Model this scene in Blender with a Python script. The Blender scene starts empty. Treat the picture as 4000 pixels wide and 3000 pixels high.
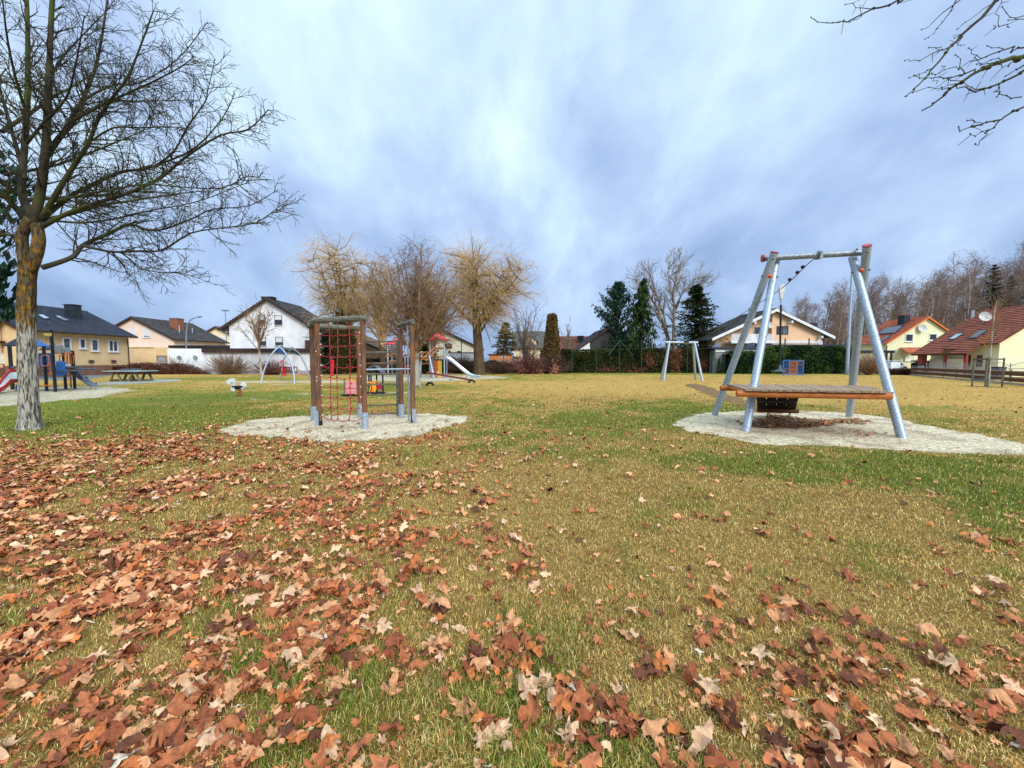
import bpy, math, random
import numpy as np
from mathutils import Vector, Matrix
PI = math.pi
random.seed(7); RNG = np.random.default_rng(7)
scene = bpy.context.scene
COL = scene.collection

# ---------------------------------------------------------------- camera
F = 1500.0; CAMZ = 1.5; TH = math.atan(90 / 1500.0)
cam_d = bpy.data.cameras.new('camera'); cam = bpy.data.objects.new('camera', cam_d); COL.objects.link(cam)
cam_d.sensor_width = 36; cam_d.lens = 36 * F / 4000; cam_d.clip_start = 0.05; cam_d.clip_end = 3000
cam.location = (0, 0, CAMZ); cam.rotation_euler = (PI / 2 - TH, 0, 0)
scene.camera = cam
CT, ST = math.cos(TH), math.sin(TH)
def ray(px, py):
    x = (px - 2000) / F; y = (1500 - py) / F
    return Vector((x, CT + y * ST, -ST + y * CT))
def G(px, py, z=0.0):                       # where the sight line meets the level z
    d = ray(px, py); t = (z - CAMZ) / d.z
    return Vector((d.x * t, d.y * t, z))
def P(px, py, Y):                           # where it meets the upright plane at distance Y
    d = ray(px, py); t = Y / d.y
    return Vector((d.x * t, Y, CAMZ + d.z * t))
def PXP(px, py, X):
    d = ray(px, py); t = X / d.x
    return Vector((X, d.y * t, CAMZ + d.z * t))
def onplane(px, py, p0, n):
    d = ray(px, py); o = Vector((0, 0, CAMZ))
    t = (Vector(p0) - o).dot(n) / d.dot(n)
    return o + d * t
def topix(x, y):                            # numpy: ground point -> photo position
    x = np.asarray(x, float); y = np.asarray(y, float)
    c = y * CT + CAMZ * ST; c = np.where(c < 0.05, 0.05, c)
    u = y * ST - CAMZ * CT
    return 2000 + F * x / c, 1500 - F * u / c

# ---------------------------------------------------------------- materials
def s(r, g, b):
    f = lambda c: (c / 255 / 12.92) if c / 255 <= 0.04045 else ((c / 255 + 0.055) / 1.055) ** 2.4
    return (f(r), f(g), f(b))
MATS = {}
def M(name, c1, c2=None, scale=5, rough=0.8, metal=0, bump=0.0, bscale=None, stretch=(1, 1, 1), lo=0.35, hi=0.65, spec=0.3, detail=6, dist=0.02, attr=None, c3=None, s3=0.7):
    if name in MATS: return MATS[name]
    m = bpy.data.materials.new(name); m.use_nodes = True
    nt = m.node_tree; N = nt.nodes; L = nt.links; N.clear()
    out = N.new('ShaderNodeOutputMaterial'); b = N.new('ShaderNodeBsdfPrincipled')
    L.new(b.outputs[0], out.inputs[0])
    b.inputs['Roughness'].default_value = rough; b.inputs['Metallic'].default_value = metal
    b.inputs['Specular IOR Level'].default_value = spec
    tc = N.new('ShaderNodeTexCoord'); mp = N.new('ShaderNodeMapping'); mp.inputs['Scale'].default_value = stretch
    L.new(tc.outputs['Object'], mp.inputs[0])
    nz = N.new('ShaderNodeTexNoise'); nz.inputs['Scale'].default_value = scale; nz.inputs['Detail'].default_value = detail
    L.new(mp.outputs[0], nz.inputs['Vector'])
    c2 = c2 or tuple(min(1, x * 1.25) for x in c1)
    cr = N.new('ShaderNodeValToRGB'); cr.color_ramp.elements[0].position = lo; cr.color_ramp.elements[1].position = hi
    cr.color_ramp.elements[0].color = (*c1, 1); cr.color_ramp.elements[1].color = (*c2, 1)
    L.new(nz.outputs['Fac'], cr.inputs[0]); col = cr.outputs[0]
    if attr:
        a = N.new('ShaderNodeAttribute'); a.attribute_name = attr
        mx = N.new('ShaderNodeMix'); mx.data_type = 'RGBA'; mx.blend_type = 'MULTIPLY'; mx.inputs[0].default_value = 1
        L.new(a.outputs['Color'], mx.inputs[6]); L.new(col, mx.inputs[7]); col = mx.outputs[2]
    if c3:
        nz3 = N.new('ShaderNodeTexNoise'); nz3.inputs['Scale'].default_value = s3; nz3.inputs['Detail'].default_value = 4
        L.new(tc.outputs['Object'], nz3.inputs['Vector'])
        cr3 = N.new('ShaderNodeValToRGB'); cr3.color_ramp.elements[0].position = 0.5; cr3.color_ramp.elements[1].position = 0.62
        L.new(nz3.outputs['Fac'], cr3.inputs[0])
        mx = N.new('ShaderNodeMix'); mx.data_type = 'RGBA'
        L.new(cr3.outputs[0], mx.inputs[0]); L.new(col, mx.inputs[6]); mx.inputs[7].default_value = (*c3, 1); col = mx.outputs[2]
    L.new(col, b.inputs['Base Color'])
    if bump:
        nb = N.new('ShaderNodeTexNoise'); nb.inputs['Scale'].default_value = bscale or scale * 3; nb.inputs['Detail'].default_value = 6
        L.new(mp.outputs[0], nb.inputs['Vector'])
        bp = N.new('ShaderNodeBump'); bp.inputs['Strength'].default_value = min(1, bump); bp.inputs['Distance'].default_value = dist
        L.new(nb.outputs['Fac'], bp.inputs['Height']); L.new(bp.outputs[0], b.inputs['Normal'])
    MATS[name] = m
    return m

galv = M('galvanised steel', s(136, 150, 164), s(182, 194, 208), 30, 0.5, 0.45, 0.04, 60, spec=0.5, c3=s(160, 174, 188), s3=4)
galvd = M('dull steel', s(110, 120, 130), s(150, 160, 168), 18, 0.5, 0.5)
wood_post = M('weathered brown post', s(78, 54, 40), s(128, 96, 76), 5, 0.85, 0, 0.4, 30, (6, 6, 0.6), 0.3, 0.7, c3=s(136, 88, 54), s3=1.6)
wood_beam = M('grey weathered log', s(70, 68, 60), s(128, 130, 116), 6, 0.9, 0, 0.5, 30, (0.7, 5, 5), 0.3, 0.7, c3=s(95, 80, 60), s3=2)
wood_orange = M('stained larch log', s(150, 82, 34), s(196, 116, 52), 5, 0.6, 0, 0.2, 30, (1, 6, 6), 0.3, 0.7)
wood_castle = M('weathered castle log', s(126, 76, 44), s(168, 108, 66), 5, 0.7, 0, 0.2, 30, (1, 6, 6), 0.3, 0.7)
wood_deck = M('grey deck board', s(120, 96, 76), s(164, 142, 118), 6, 0.85, 0, 0.3, 30, (6, 1, 4), 0.3, 0.7)
wood_dark = M('dark wet timber', s(30, 24, 20), s(52, 40, 32), 6, 0.7)
wood_brown = M('brown fence board', s(70, 42, 30), s(104, 66, 46), 4, 0.8, 0, 0.2, 20, (1, 6, 6))
wood_grey = M('grey fence timber', s(120, 112, 100), s(160, 152, 138), 4, 0.85, 0, 0.2, 20, (6, 6, 1))
rope_red = M('red rope', s(150, 28, 48), s(196, 56, 74), 40, 0.8, 0, 0.5, 160)
rope_old = M('faded rope', s(126, 58, 66), s(168, 88, 92), 40, 0.85, 0, 0.5, 160)
black = M('black rubber', s(22, 22, 24), s(40, 40, 42), 12, 0.6)
capred = M('red plastic cap', s(146, 44, 50), s(176, 66, 70), 12, 0.5)
orange = M('orange steel', s(214, 108, 30), s(240, 138, 50), 6, 0.45)
redp = M('red plastic', s(196, 28, 34), s(226, 50, 52), 4, 0.5)
redroof = M('red roof panel', s(200, 46, 56), s(228, 74, 80), 3, 0.5)
bluep = M('blue plastic', s(40, 104, 186), s(58, 130, 212), 3, 0.45)
blued = M('dark blue sheet', s(30, 62, 130), s(44, 82, 156), 3, 0.45)
bluest = M('blue steel', s(46, 92, 160), s(66, 116, 186), 8, 0.5)
navy = M('near black steel', s(26, 32, 40), s(44, 52, 60), 6, 0.5)
pinkp = M('faded pink panel', s(206, 128, 132), s(226, 152, 154), 2, 0.6)
yellowp = M('orange yellow plastic', s(226, 140, 30), s(244, 168, 52), 5, 0.5)
greenp = M('green plastic', s(70, 160, 60), s(96, 186, 84), 5, 0.5)
whitep = M('white plastic', s(214, 218, 218), s(236, 238, 238), 5, 0.5)
greyp = M('slate grey panel', s(82, 90, 104), s(104, 112, 126), 5, 0.6)
slidest = M('stainless slide', s(176, 186, 196), s(214, 222, 230), 8, 0.25, 0.7)
concrete = M('concrete', s(128, 126, 120), s(160, 158, 150), 9, 0.9, 0, 0.3)
concrete_m = M('mossy concrete', s(104, 100, 78), s(140, 134, 110), 7, 0.9, 0, 0.3)
white_wall = M('white render', s(214, 218, 224), s(232, 234, 238), 1.2, 0.9, 0, 0.1, 40)
white_wall2 = M('stained white render', s(196, 200, 206), s(226, 228, 230), 1.6, 0.9, 0, 0.1, 40, (1.5, 1.5, 0.5))
tan_wall = M('tan render', s(206, 178, 136), s(218, 192, 150), 1.2, 0.9, 0, 0.15, 40)
peach_wall = M('peach render', s(222, 188, 158), s(232, 200, 170), 1, 0.9, 0, 0.1, 40)
pink_wall = M('pinkish render', s(220, 196, 180), s(230, 208, 194), 1, 0.9, 0, 0.1, 40)
cream_wall = M('cream render', s(226, 208, 176), s(234, 218, 190), 1, 0.9, 0, 0.1, 40)
apricot_wall = M('apricot render', s(228, 186, 146), s(236, 198, 160), 1, 0.9, 0, 0.1, 40)
yellow_wall = M('pale yellow render', s(222, 220, 180), s(232, 230, 194), 1, 0.9, 0, 0.1, 40)
oldcream_wall = M('old cream render', s(206, 202, 180), s(220, 216, 196), 1, 0.9, 0, 0.1, 40)
brown_plinth = M('brown plinth', s(110, 80, 66), s(130, 98, 82), 2, 0.9)
roof_slate = M('dark slate tile', s(50, 54, 68), s(72, 78, 94), 2.5, 0.6, 0, 0.2, 20)
roof_dark = M('dark fibre roof', s(50, 46, 48), s(82, 78, 80), 2, 0.85, 0, 0.3, 12)
roof_brown = M('red brown tile', s(104, 52, 38), s(140, 76, 54), 2.2, 0.7, 0, 0.3, 14)
roof_orange = M('orange clay tile', s(140, 64, 44), s(176, 92, 62), 2.2, 0.7, 0, 0.3, 14)
roof_oldbrown = M('old brown tile', s(92, 72, 58), s(126, 102, 82), 2.2, 0.85, 0, 0.3, 14)
roof_grey = M('grey tile', s(78, 76, 76), s(100, 98, 96), 2.2, 0.85)
trim_white = M('white trim', s(206, 210, 212), s(226, 228, 230), 3, 0.6)
trim_dark = M('dark brown trim', s(46, 34, 32), s(66, 50, 46), 3, 0.7)
trim_navy = M('anthracite trim', s(36, 42, 52), s(50, 56, 66), 3, 0.6)
glass = M('window glass', s(38, 46, 56), s(90, 104, 118), 1.4, 0.08, 0, spec=0.8)
glass_dark = M('dark window glass', s(20, 24, 30), s(44, 50, 58), 1.4, 0.08, 0, spec=0.8)
glass_roof = M('roof glass', s(120, 136, 156), s(160, 176, 192), 1.4, 0.1, 0.3, spec=0.8)
solar = M('solar collector', s(46, 54, 70), s(70, 80, 98), 3, 0.15, 0.2, spec=0.8)
brick = M('brick', s(120, 74, 52), s(154, 98, 70), 9, 0.9, 0, 0.4)
brick_dark = M('dark brick', s(64, 44, 42), s(90, 64, 58), 9, 0.9, 0, 0.4)
terracotta = M('terracotta wall', s(196, 124, 82), s(210, 142, 98), 2, 0.9)
carpaint = M('white car paint', s(216, 220, 222), s(228, 230, 232), 2, 0.25, 0, spec=0.6)
stone_box = M('grey green cabinet', s(146, 150, 136), s(162, 166, 150), 4, 0.8)
asphalt = M('asphalt', s(88, 88, 90), s(112, 112, 112), 12, 0.9, 0, 0.3)

# ---------------------------------------------------------------- mesh building
ORIG = {}
def orig(o): return ORIG.get(o.name, Vector((0, 0, 0))) if o else Vector((0, 0, 0))
def tag(o, label=None, cat=None, group=None, kind=None):
    if label: o['label'] = label
    if cat: o['category'] = cat
    if group: o['group'] = group
    if kind: o['kind'] = kind
    return o
def empty(name, loc, label, cat, group=None):
    o = bpy.data.objects.new(name, None); COL.objects.link(o); o.location = loc
    o.empty_display_size = 0.2
    ORIG[o.name] = Vector(loc); return tag(o, label, cat, group)
def frame_of(d):
    d = Vector(d).normalized()
    a = Vector((0, 0, 1)) if abs(d.z) < 0.9 else Vector((1, 0, 0))
    x = d.cross(a).normalized(); return x, d.cross(x).normalized(), d
class MB:
    def __init__(self): self.v = []; self.f = []
    def add(self, vs, fs):
        n = len(self.v); self.v += [tuple(p) for p in vs]; self.f += [tuple(i + n for i in q) for q in fs]; return self
    def box(self, c, size, rz=0.0, ax=None):
        c = Vector(c); hx, hy, hz = size[0] / 2, size[1] / 2, size[2] / 2
        if ax is None:
            X = Vector((math.cos(rz), math.sin(rz), 0)); Y = Vector((-math.sin(rz), math.cos(rz), 0)); Z = Vector((0, 0, 1))
        else: X, Y, Z = ax
        vs = [c + X * (a * hx) + Y * (b * hy) + Z * (d * hz) for d in (-1, 1) for a, b in ((-1, -1), (1, -1), (1, 1), (-1, 1))]
        return self.add(vs, [(3, 2, 1, 0), (4, 5, 6, 7), (0, 1, 5, 4), (1, 2, 6, 5), (2, 3, 7, 6), (3, 0, 4, 7)])
    def bar(self, p, q, w, h):                # square bar between two points, h is the upright side
        p = Vector(p); q = Vector(q); d = (q - p); L = d.length
        if L < 1e-6: return self
        d.normalize(); up = Vector((0, 0, 1)) if abs(d.z) < 0.95 else Vector((0, 1, 0))
        y = up.cross(d).normalized(); z = d.cross(y)
        return self.box((p + q) / 2, (L, w, h), ax=(d, y, z))
    def tube(self, pts, r, n=8, caps=True):
        pts = np.array([tuple(p) for p in pts], float); m = len(pts)
        r = np.full(m, r, float) if np.isscalar(r) else np.asarray(r, float)
        t = np.gradient(pts, axis=0); t /= (np.linalg.norm(t, axis=1)[:, None] + 1e-9)
        ref = np.array((0, 0, 1.0)) if abs(t[0][2]) < 0.9 else np.array((1.0, 0, 0))
        x = np.cross(t, ref); nx = np.linalg.norm(x, axis=1); bad = nx < 1e-3
        if bad.any(): x[bad] = np.cross(t[bad], np.array((0.3, 1.0, 0.2)))
        x /= (np.linalg.norm(x, axis=1)[:, None] + 1e-9); y = np.cross(t, x)
        a = np.arange(n) * 2 * PI / n
        ring = pts[:, None, :] + r[:, None, None] * (np.cos(a)[None, :, None] * x[:, None, :] + np.sin(a)[None, :, None] * y[:, None, :])
        b = len(self.v); self.v += [tuple(p) for p in ring.reshape(-1, 3)]
        for i in range(m - 1):
            o = b + i * n
            for k in range(n):
                k2 = (k + 1) % n; self.f.append((o + k, o + n + k, o + n + k2, o + k2))
        if caps and n > 3:
            self.f.append(tuple(b + k for k in range(n))); self.f.append(tuple(b + (m - 1) * n + n - 1 - k for k in range(n)))
        return self
    def sphere(self, c, r, n=10, m=6, sc=(1, 1, 1)):
        c = Vector(c); vs = [c + Vector((0, 0, r * sc[2]))]
        for i in range(1, m):
            ph = PI * i / m
            for k in range(n):
                th = 2 * PI * k / n
                vs.append(c + Vector((r * sc[0] * math.sin(ph) * math.cos(th), r * sc[1] * math.sin(ph) * math.sin(th), r * sc[2] * math.cos(ph))))
        vs.append(c - Vector((0, 0, r * sc[2]))); fs = []
        for k in range(n): fs.append((0, 1 + k, 1 + (k + 1) % n))
        for i in range(m - 2):
            for k in range(n):
                a = 1 + i * n + k; b2 = 1 + i * n + (k + 1) % n; fs.append((a, a + n, b2 + n, b2))
        e = len(vs) - 1; o = 1 + (m - 2) * n
        for k in range(n): fs.append((e, o + (k + 1) % n, o + k))
        return self.add(vs, fs)
    def prism(self, poly, off):               # polygon (3D points) extruded by vector off
        n = len(poly); poly = [Vector(p) for p in poly]; off = Vector(off)
        vs = poly + [p + off for p in poly]
        fs = [tuple(range(n - 1, -1, -1)), tuple(range(n, 2 * n))] + [(i, (i + 1) % n, n + (i + 1) % n, n + i) for i in range(n)]
        return self.add(vs, fs)
    def ring(self, c, R, r, ax=(1, 0, 0), ay=(0, 0, 1), n=24, m=6, a0=0, a1=2 * PI):
        c = Vector(c); ax = Vector(ax).normalized(); ay = Vector(ay).normalized(); full = abs(a1 - a0 - 2 * PI) < 1e-6
        k = n + 1
        pts = [c + ax * (R * math.cos(a0 + (a1 - a0) * i / n)) + ay * (R * math.sin(a0 + (a1 - a0) * i / n)) for i in range(k)]
        return self.tube(pts, r, m, not full)
    def build(self, name, mat, parent=None, smooth=False, bevel=0.0):
        me = bpy.data.meshes.new(name); o0 = orig(parent)
        me.from_pydata([(x - o0.x, y - o0.y, z - o0.z) for x, y, z in self.v], [], self.f); me.materials.append(mat)
        if smooth: me.polygons.foreach_set('use_smooth', [True] * len(me.polygons))
        me.update()
        o = bpy.data.objects.new(name, me); COL.objects.link(o)
        if parent: o.parent = parent
        ORIG[o.name] = o0
        if smooth and len(self.f) < 4000:
            try:
                me.set_sharp_from_angle(angle=math.radians(40))
            except Exception: pass
        if bevel:
            b = o.modifiers.new('edge', 'BEVEL'); b.width = bevel; b.segments = 2; b.limit_method = 'ANGLE'
        return o
def np_mesh(name, verts, loops, starts, mat, parent=None, colors=None, smooth=False):
    me = bpy.data.meshes.new(name); o0 = orig(parent)
    verts = np.asarray(verts, np.float32) - np.array(tuple(o0), np.float32)
    me.vertices.add(len(verts)); me.vertices.foreach_set('co', verts.ravel())
    me.loops.add(len(loops)); me.loops.foreach_set('vertex_index', np.asarray(loops, np.int32))
    me.polygons.add(len(starts)); me.polygons.foreach_set('loop_start', np.asarray(starts, np.int32))
    if smooth: me.polygons.foreach_set('use_smooth', np.ones(len(starts), bool))
    me.update(calc_edges=True)
    if colors is not None:
        a = me.color_attributes.new('tint', 'FLOAT_COLOR', 'POINT')
        c = np.ones((len(verts), 4), np.float32); c[:, :3] = colors; a.data.foreach_set('color', c.ravel())
    me.materials.append(mat)
    o = bpy.data.objects.new(name, me); COL.objects.link(o)
    if parent: o.parent = parent
    ORIG[o.name] = o0
    return o
def sprays(name, pts, dirs, ln, wd, cols, mat, parent=None):
    """many small four-sided leaves: centre, long direction, length, width"""
    n = len(pts); d = dirs / (np.linalg.norm(dirs, axis=1)[:, None] + 1e-9)
    q = RNG.normal(size=(n, 3)); w = np.cross(d, q); w /= (np.linalg.norm(w, axis=1)[:, None] + 1e-9)
    ln = np.broadcast_to(ln, n)[:, None]; wd = np.broadcast_to(wd, n)[:, None]
    v = np.stack([pts - d * ln / 2, pts + w * wd / 2, pts + d * ln / 2, pts - w * wd / 2], 1).reshape(-1, 3)
    return np_mesh(name, v, np.arange(4 * n), np.arange(n) * 4, mat, parent, np.repeat(cols, 4, axis=0))
def children(o): return [c for c in COL.objects if c.parent == o]
def copy_tree(o, parent=None):
    c = o.copy(); COL.objects.link(c); c.parent = parent
    for ch in KIDS.get(o.name, []): copy_tree(ch, c)
    return c
KIDS = {}
def remember(o):
    def rec(q):
        KIDS[q.name] = [c for c in bpy.data.objects if c.parent == q]
        for c in KIDS[q.name]: rec(c)
    rec(o)

# ---------------------------------------------------------------- noise fields (world space)
def hash2(ix, iy, seed):
    h = (ix * 374761393 + iy * 668265263 + seed * 1442695041) & 0xFFFFFFFF
    h = ((h ^ (h >> 13)) * 1274126177) & 0xFFFFFFFF
    return ((h ^ (h >> 16)) & 0xFFFFFF) / float(0xFFFFFF)
def vnoise(x, y, seed=0):
    x = np.asarray(x, float); y = np.asarray(y, float)
    ix = np.floor(x).astype(np.int64); iy = np.floor(y).astype(np.int64); fx = x - ix; fy = y - iy
    fx = fx * fx * (3 - 2 * fx); fy = fy * fy * (3 - 2 * fy)
    a = hash2(ix, iy, seed); b = hash2(ix + 1, iy, seed); c = hash2(ix, iy + 1, seed); d = hash2(ix + 1, iy + 1, seed)
    return (a * (1 - fx) + b * fx) * (1 - fy) + (c * (1 - fx) + d * fx) * fy
def fbm(x, y, seed=0, oct=4):
    t = 0; a = 0.5; n = 0
    for i in range(oct):
        t = t + a * vnoise(x * 2 ** i, y * 2 ** i, seed + i * 17); n += a; a *= 0.5
    return t / n
def bump2(px, py, cx, cy, rx, ry): return np.exp(-(((px - cx) / rx) ** 2 + ((py - cy) / ry) ** 2))
def greenness(x, y):
    px, py = topix(x, y)
    g = 0.37 + 0.5 * (fbm(x * 0.55, y * 0.55, 3) - 0.5) + 0.95 * (fbm(x * 2.3, y * 2.3, 9) - 0.5) - 0.09 * np.clip((py - 1750) / 250, 0, 1)
    front = np.asarray(y) > 0.8
    w = 0
    for cx, cy, rx, ry, a in ((250, 1630, 900, 75, 0.75), (2350, 1650, 420, 55, 0.42), (2800, 1600, 300, 40, 0.35), (3650, 1850, 620, 95, 0.5), (2500, 1790, 700, 55, 0.22),
                              (3950, 2050, 300, 150, 0.3), (1250, 1545, 700, 25, 0.3), (900, 1480, 300, 8, 0.3), (2100, 1478, 250, 10, 0.35),
                              (2800, 1460, 1200, 4, 0.5), (1500, 1512, 300, 12, 0.4), (3400, 1600, 500, 18, 0.12),
                              (2050, 2000, 450, 230, -0.22), (2300, 1520, 450, 40, -0.3), (3500, 1530, 700, 45, -0.6), (800, 1462, 350, 8, -0.3), (1000, 1580, 500, 12, -0.2)):
        w = w + a * bump2(px, py, cx, cy, rx, ry)
    return np.clip(g + np.where(front, w, 0), 0, 1)
# ---------------------------------------------------------------- sky and light
world = bpy.data.worlds.new('World'); scene.world = world; world.use_nodes = True
wn = world.node_tree; wn.nodes.clear(); WN = wn.nodes; WL = wn.links
SUN_EL, SUN_AZ = math.radians(34), math.radians(152)       # behind the camera, to the right; azimuth clockwise from +Y
def wnode(t, **k):
    n = WN.new(t)
    for a, b in k.items(): setattr(n, a, b)
    return n
def wmath(op, a, b=None, c=None):
    n = wnode('ShaderNodeMath', operation=op)
    for i, v in enumerate((a, b, c)):
        if v is None: continue
        if isinstance(v, (int, float)): n.inputs[i].default_value = v
        else: WL.new(v, n.inputs[i])
    return n.outputs[0]
sky = wnode('ShaderNodeTexSky', sky_type='NISHITA'); sky.sun_disc = False
sky.sun_elevation = SUN_EL; sky.sun_rotation = SUN_AZ
wo = wnode('ShaderNodeOutputWorld'); bg1 = wnode('ShaderNodeBackground'); bg2 = wnode('ShaderNodeBackground'); mixs = wnode('ShaderNodeMixShader')
WL.new(sky.outputs[0], bg1.inputs[0]); bg1.inputs[1].default_value = 0.1
tc = wnode('ShaderNodeTexCoord'); sep = wnode('ShaderNodeSeparateXYZ'); WL.new(tc.outputs['Generated'], sep.inputs[0])
zz = wmath('MAXIMUM', sep.outputs[2], 0.0); den = wmath('ADD', zz, 0.75)
cx = wmath('DIVIDE', sep.outputs[0], den); cy = wmath('DIVIDE', sep.outputs[1], den)
cmb = wnode('ShaderNodeCombineXYZ'); WL.new(cx, cmb.inputs[0]); WL.new(cy, cmb.inputs[1])
mp1 = wnode('ShaderNodeMapping'); WL.new(cmb.outputs[0], mp1.inputs[0]); mp1.inputs['Rotation'].default_value = (0, 0, math.radians(38)); mp1.inputs['Scale'].default_value = (3.1, 2.3, 1); mp1.inputs['Location'].default_value = (4.3, 1.7, 0)
n1 = wnode('ShaderNodeTexNoise'); n1.inputs['Scale'].default_value = 1.1; n1.inputs['Detail'].default_value = 7; n1.inputs['Roughness'].default_value = 0.5; n1.inputs['Distortion'].default_value = 0.35
WL.new(mp1.outputs[0], n1.inputs['Vector'])
mp2 = wnode('ShaderNodeMapping'); WL.new(cmb.outputs[0], mp2.inputs[0]); mp2.inputs['Rotation'].default_value = (0, 0, math.radians(20)); mp2.inputs['Scale'].default_value = (6.0, 4.0, 1); mp2.inputs['Location'].default_value = (9.1, 3.2, 0)
n2 = wnode('ShaderNodeTexNoise'); n2.inputs['Scale'].default_value = 1.6; n2.inputs['Detail'].default_value = 8; n2.inputs['Roughness'].default_value = 0.55; n2.inputs['Distortion'].default_value = 0.2
WL.new(mp2.outputs[0], n2.inputs['Vector'])
# cloud brightness: broad masses + fine structure, thinner (brighter) high up and left of the middle
base = wmath('ADD', wmath('MULTIPLY', wmath('SUBTRACT', n1.outputs['Fac'], 0.5), 1.4), wmath('MULTIPLY', wmath('SUBTRACT', n2.outputs['Fac'], 0.5), 0.6))
elev = wmath('MULTIPLY', wmath('POWER', zz, 0.8), 0.72)
dirb = wnode('ShaderNodeVectorMath', operation='DOT_PRODUCT'); WL.new(tc.outputs['Generated'], dirb.inputs[0]); dirb.inputs[1].default_value = Vector((-0.16, 0.80, 0.60)).normalized()
glow = wmath('MULTIPLY', wmath('POWER', wmath('MAXIMUM', dirb.outputs['Value'], 0.0), 14.0), 0.13)
v = wmath('ADD', wmath('ADD', base, elev), wmath('ADD', glow, 0.24))
ramp = wnode('ShaderNodeValToRGB'); WL.new(v, ramp.inputs[0])
els = ramp.color_ramp.elements
els[0].position = 0.0; els[0].color = (*s(122, 148, 192), 1)
els[1].position = 1.0; els[1].color = (*s(226, 250, 255), 1)
for p_, c_ in ((0.22, s(146, 173, 213)), (0.42, s(166, 191, 230)), (0.62, s(186, 209, 242)), (0.80, s(204, 230, 253))):
    e = els.new(p_); e.color = (*c_, 1)
# overcast skies are brighter overhead than at eye level
zen = wmath('ADD', 1.0, wmath('MULTIPLY', wmath('MAXIMUM', wmath('SUBTRACT', zz, 0.66), 0.0), 6.0))
WL.new(ramp.outputs[0], bg2.inputs[0]); WL.new(zen, bg2.inputs[1])
mixs.inputs[0].default_value = 0.93
WL.new(bg1.outputs[0], mixs.inputs[1]); WL.new(bg2.outputs[0], mixs.inputs[2]); WL.new(mixs.outputs[0], wo.inputs[0])
sd = bpy.data.lights.new('sun', 'SUN'); sd.energy = 2.6; sd.angle = math.radians(26); sd.color = (1.0, 0.96, 0.91)
so = bpy.data.objects.new('sun', sd); COL.objects.link(so); so.location = (0, -10, 30)
sdir = Vector((math.sin(SUN_AZ) * math.cos(SUN_EL), math.cos(SUN_AZ) * math.cos(SUN_EL), math.sin(SUN_EL)))
so.rotation_euler = sdir.to_track_quat('Z', 'Y').to_euler()
scene.view_settings.view_transform = 'Standard'; scene.view_settings.look = 'None'
scene.view_settings.exposure = 0.25; scene.view_settings.gamma = 1
scene.render.engine = 'CYCLES'

# ---------------------------------------------------------------- ground sheets
def poly_noise(pix, amp=0.12, sub=10, seed=1):
    pts = [G(*p) for p in pix]; n = len(pts); out = []; sub = 28 if amp else sub
    for i in range(n):
        a, b, c, d = pts[i - 1], pts[i], pts[(i + 1) % n], pts[(i + 2) % n]
        for k in range(sub):
            t = k / sub
            q = 0.5 * ((2 * b) + (c - a) * t + (2 * a - 5 * b + 4 * c - d) * t * t + (-a + 3 * b - 3 * c + d) * t ** 3)
            dd = amp * (0.6 + q.y * 0.05)
            q = Vector((q.x + dd * 2 * (float(fbm(q.x * 2.2, q.y * 2.2, seed)) - 0.5) * 2, q.y + dd * 2 * (float(fbm(q.x * 2.2 + 40, q.y * 2.2, seed + 5)) - 0.5) * 2, 0)); q += Vector((float(vnoise(q.x * 11, q.y * 11, seed)) - .5, float(vnoise(q.x * 11 + 9, q.y * 11, seed)) - .5, 0)) * amp * (.9 + q.y * .03); out.append(q)
    return out
def inside(poly, x, y):
    x = np.asarray(x); y = np.asarray(y); r = np.zeros(x.shape, bool); n = len(poly)
    for i in range(n):
        x1, y1 = poly[i][0], poly[i][1]; x2, y2 = poly[(i + 1) % n][0], poly[(i + 1) % n][1]
        if y1 == y2: continue
        c = ((y1 > y) != (y2 > y)) & (x < (x2 - x1) * (y - y1) / (y2 - y1) + x1); r ^= c
    return r
gravel = M('pale gravel', s(158, 142, 114), s(208, 193, 166), 11, 0.95, 0, 1.0, 7, dist=0.10, lo=0.3, hi=0.6, detail=14, c3=s(160, 144, 120), s3=1.7)
gravel_far = M('pale sand', s(150, 138, 112), s(196, 186, 162), 5, 0.95, 0, 0.4, 60, c3=s(160, 146, 116), s3=0.9)
soil = M('bare soil', s(88, 66, 42), s(130, 100, 62), 9, 0.95, 0, 0.5, 60)
PATCH = {}
def sheet(name, pix, z, mat, amp=0.12, seed=1, key=None):
    pl = poly_noise(pix, amp, 10, seed); PATCH[key or name] = pl
    from mathutils.geometry import tessellate_polygon
    tris = tessellate_polygon([[Vector((p.x, p.y, 0)) for p in pl]])
    m = MB(); m.add([(p.x, p.y, z) for p in pl], tris); o = m.build(name, mat)
    me = o.data
    # faces must look up
    if me.polygons[0].normal.z < 0: me.flip_normals()
    return tag(o, kind='structure')
sheet('gravel_bed', [(845, 1690), (900, 1665), (1000, 1640), (1150, 1628), (1350, 1622), (1500, 1619), (1700, 1618), (1820, 1632), (1790, 1652), (1720, 1668), (1650, 1690), (1560, 1712), (1400, 1726), (1250, 1727), (1120, 1712), (980, 1702)], 0.004, gravel, 0.13, 3, 'g1')
sheet('gravel_bed', [(2640, 1650), (2700, 1622), (2800, 1609), (3000, 1606), (3200, 1607), (3350, 1618), (3500, 1638), (3650, 1668), (3850, 1702), (4000, 1735), (4170, 1772), (3960, 1774), (3700, 1768), (3400, 1754), (3150, 1740), (2960, 1733), (2820, 1706), (2700, 1688), (2655, 1668)], 0.004, gravel, 0.10, 8, 'g2')
sheet('sand_bed', [(-260, 1524), (-100, 1516), (100, 1514), (300, 1510), (450, 1513), (510, 1522), (430, 1545), (250, 1564), (100, 1577), (-260, 1600)], 0.004, gravel_far, 0.2, 5, 'g3')
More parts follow.
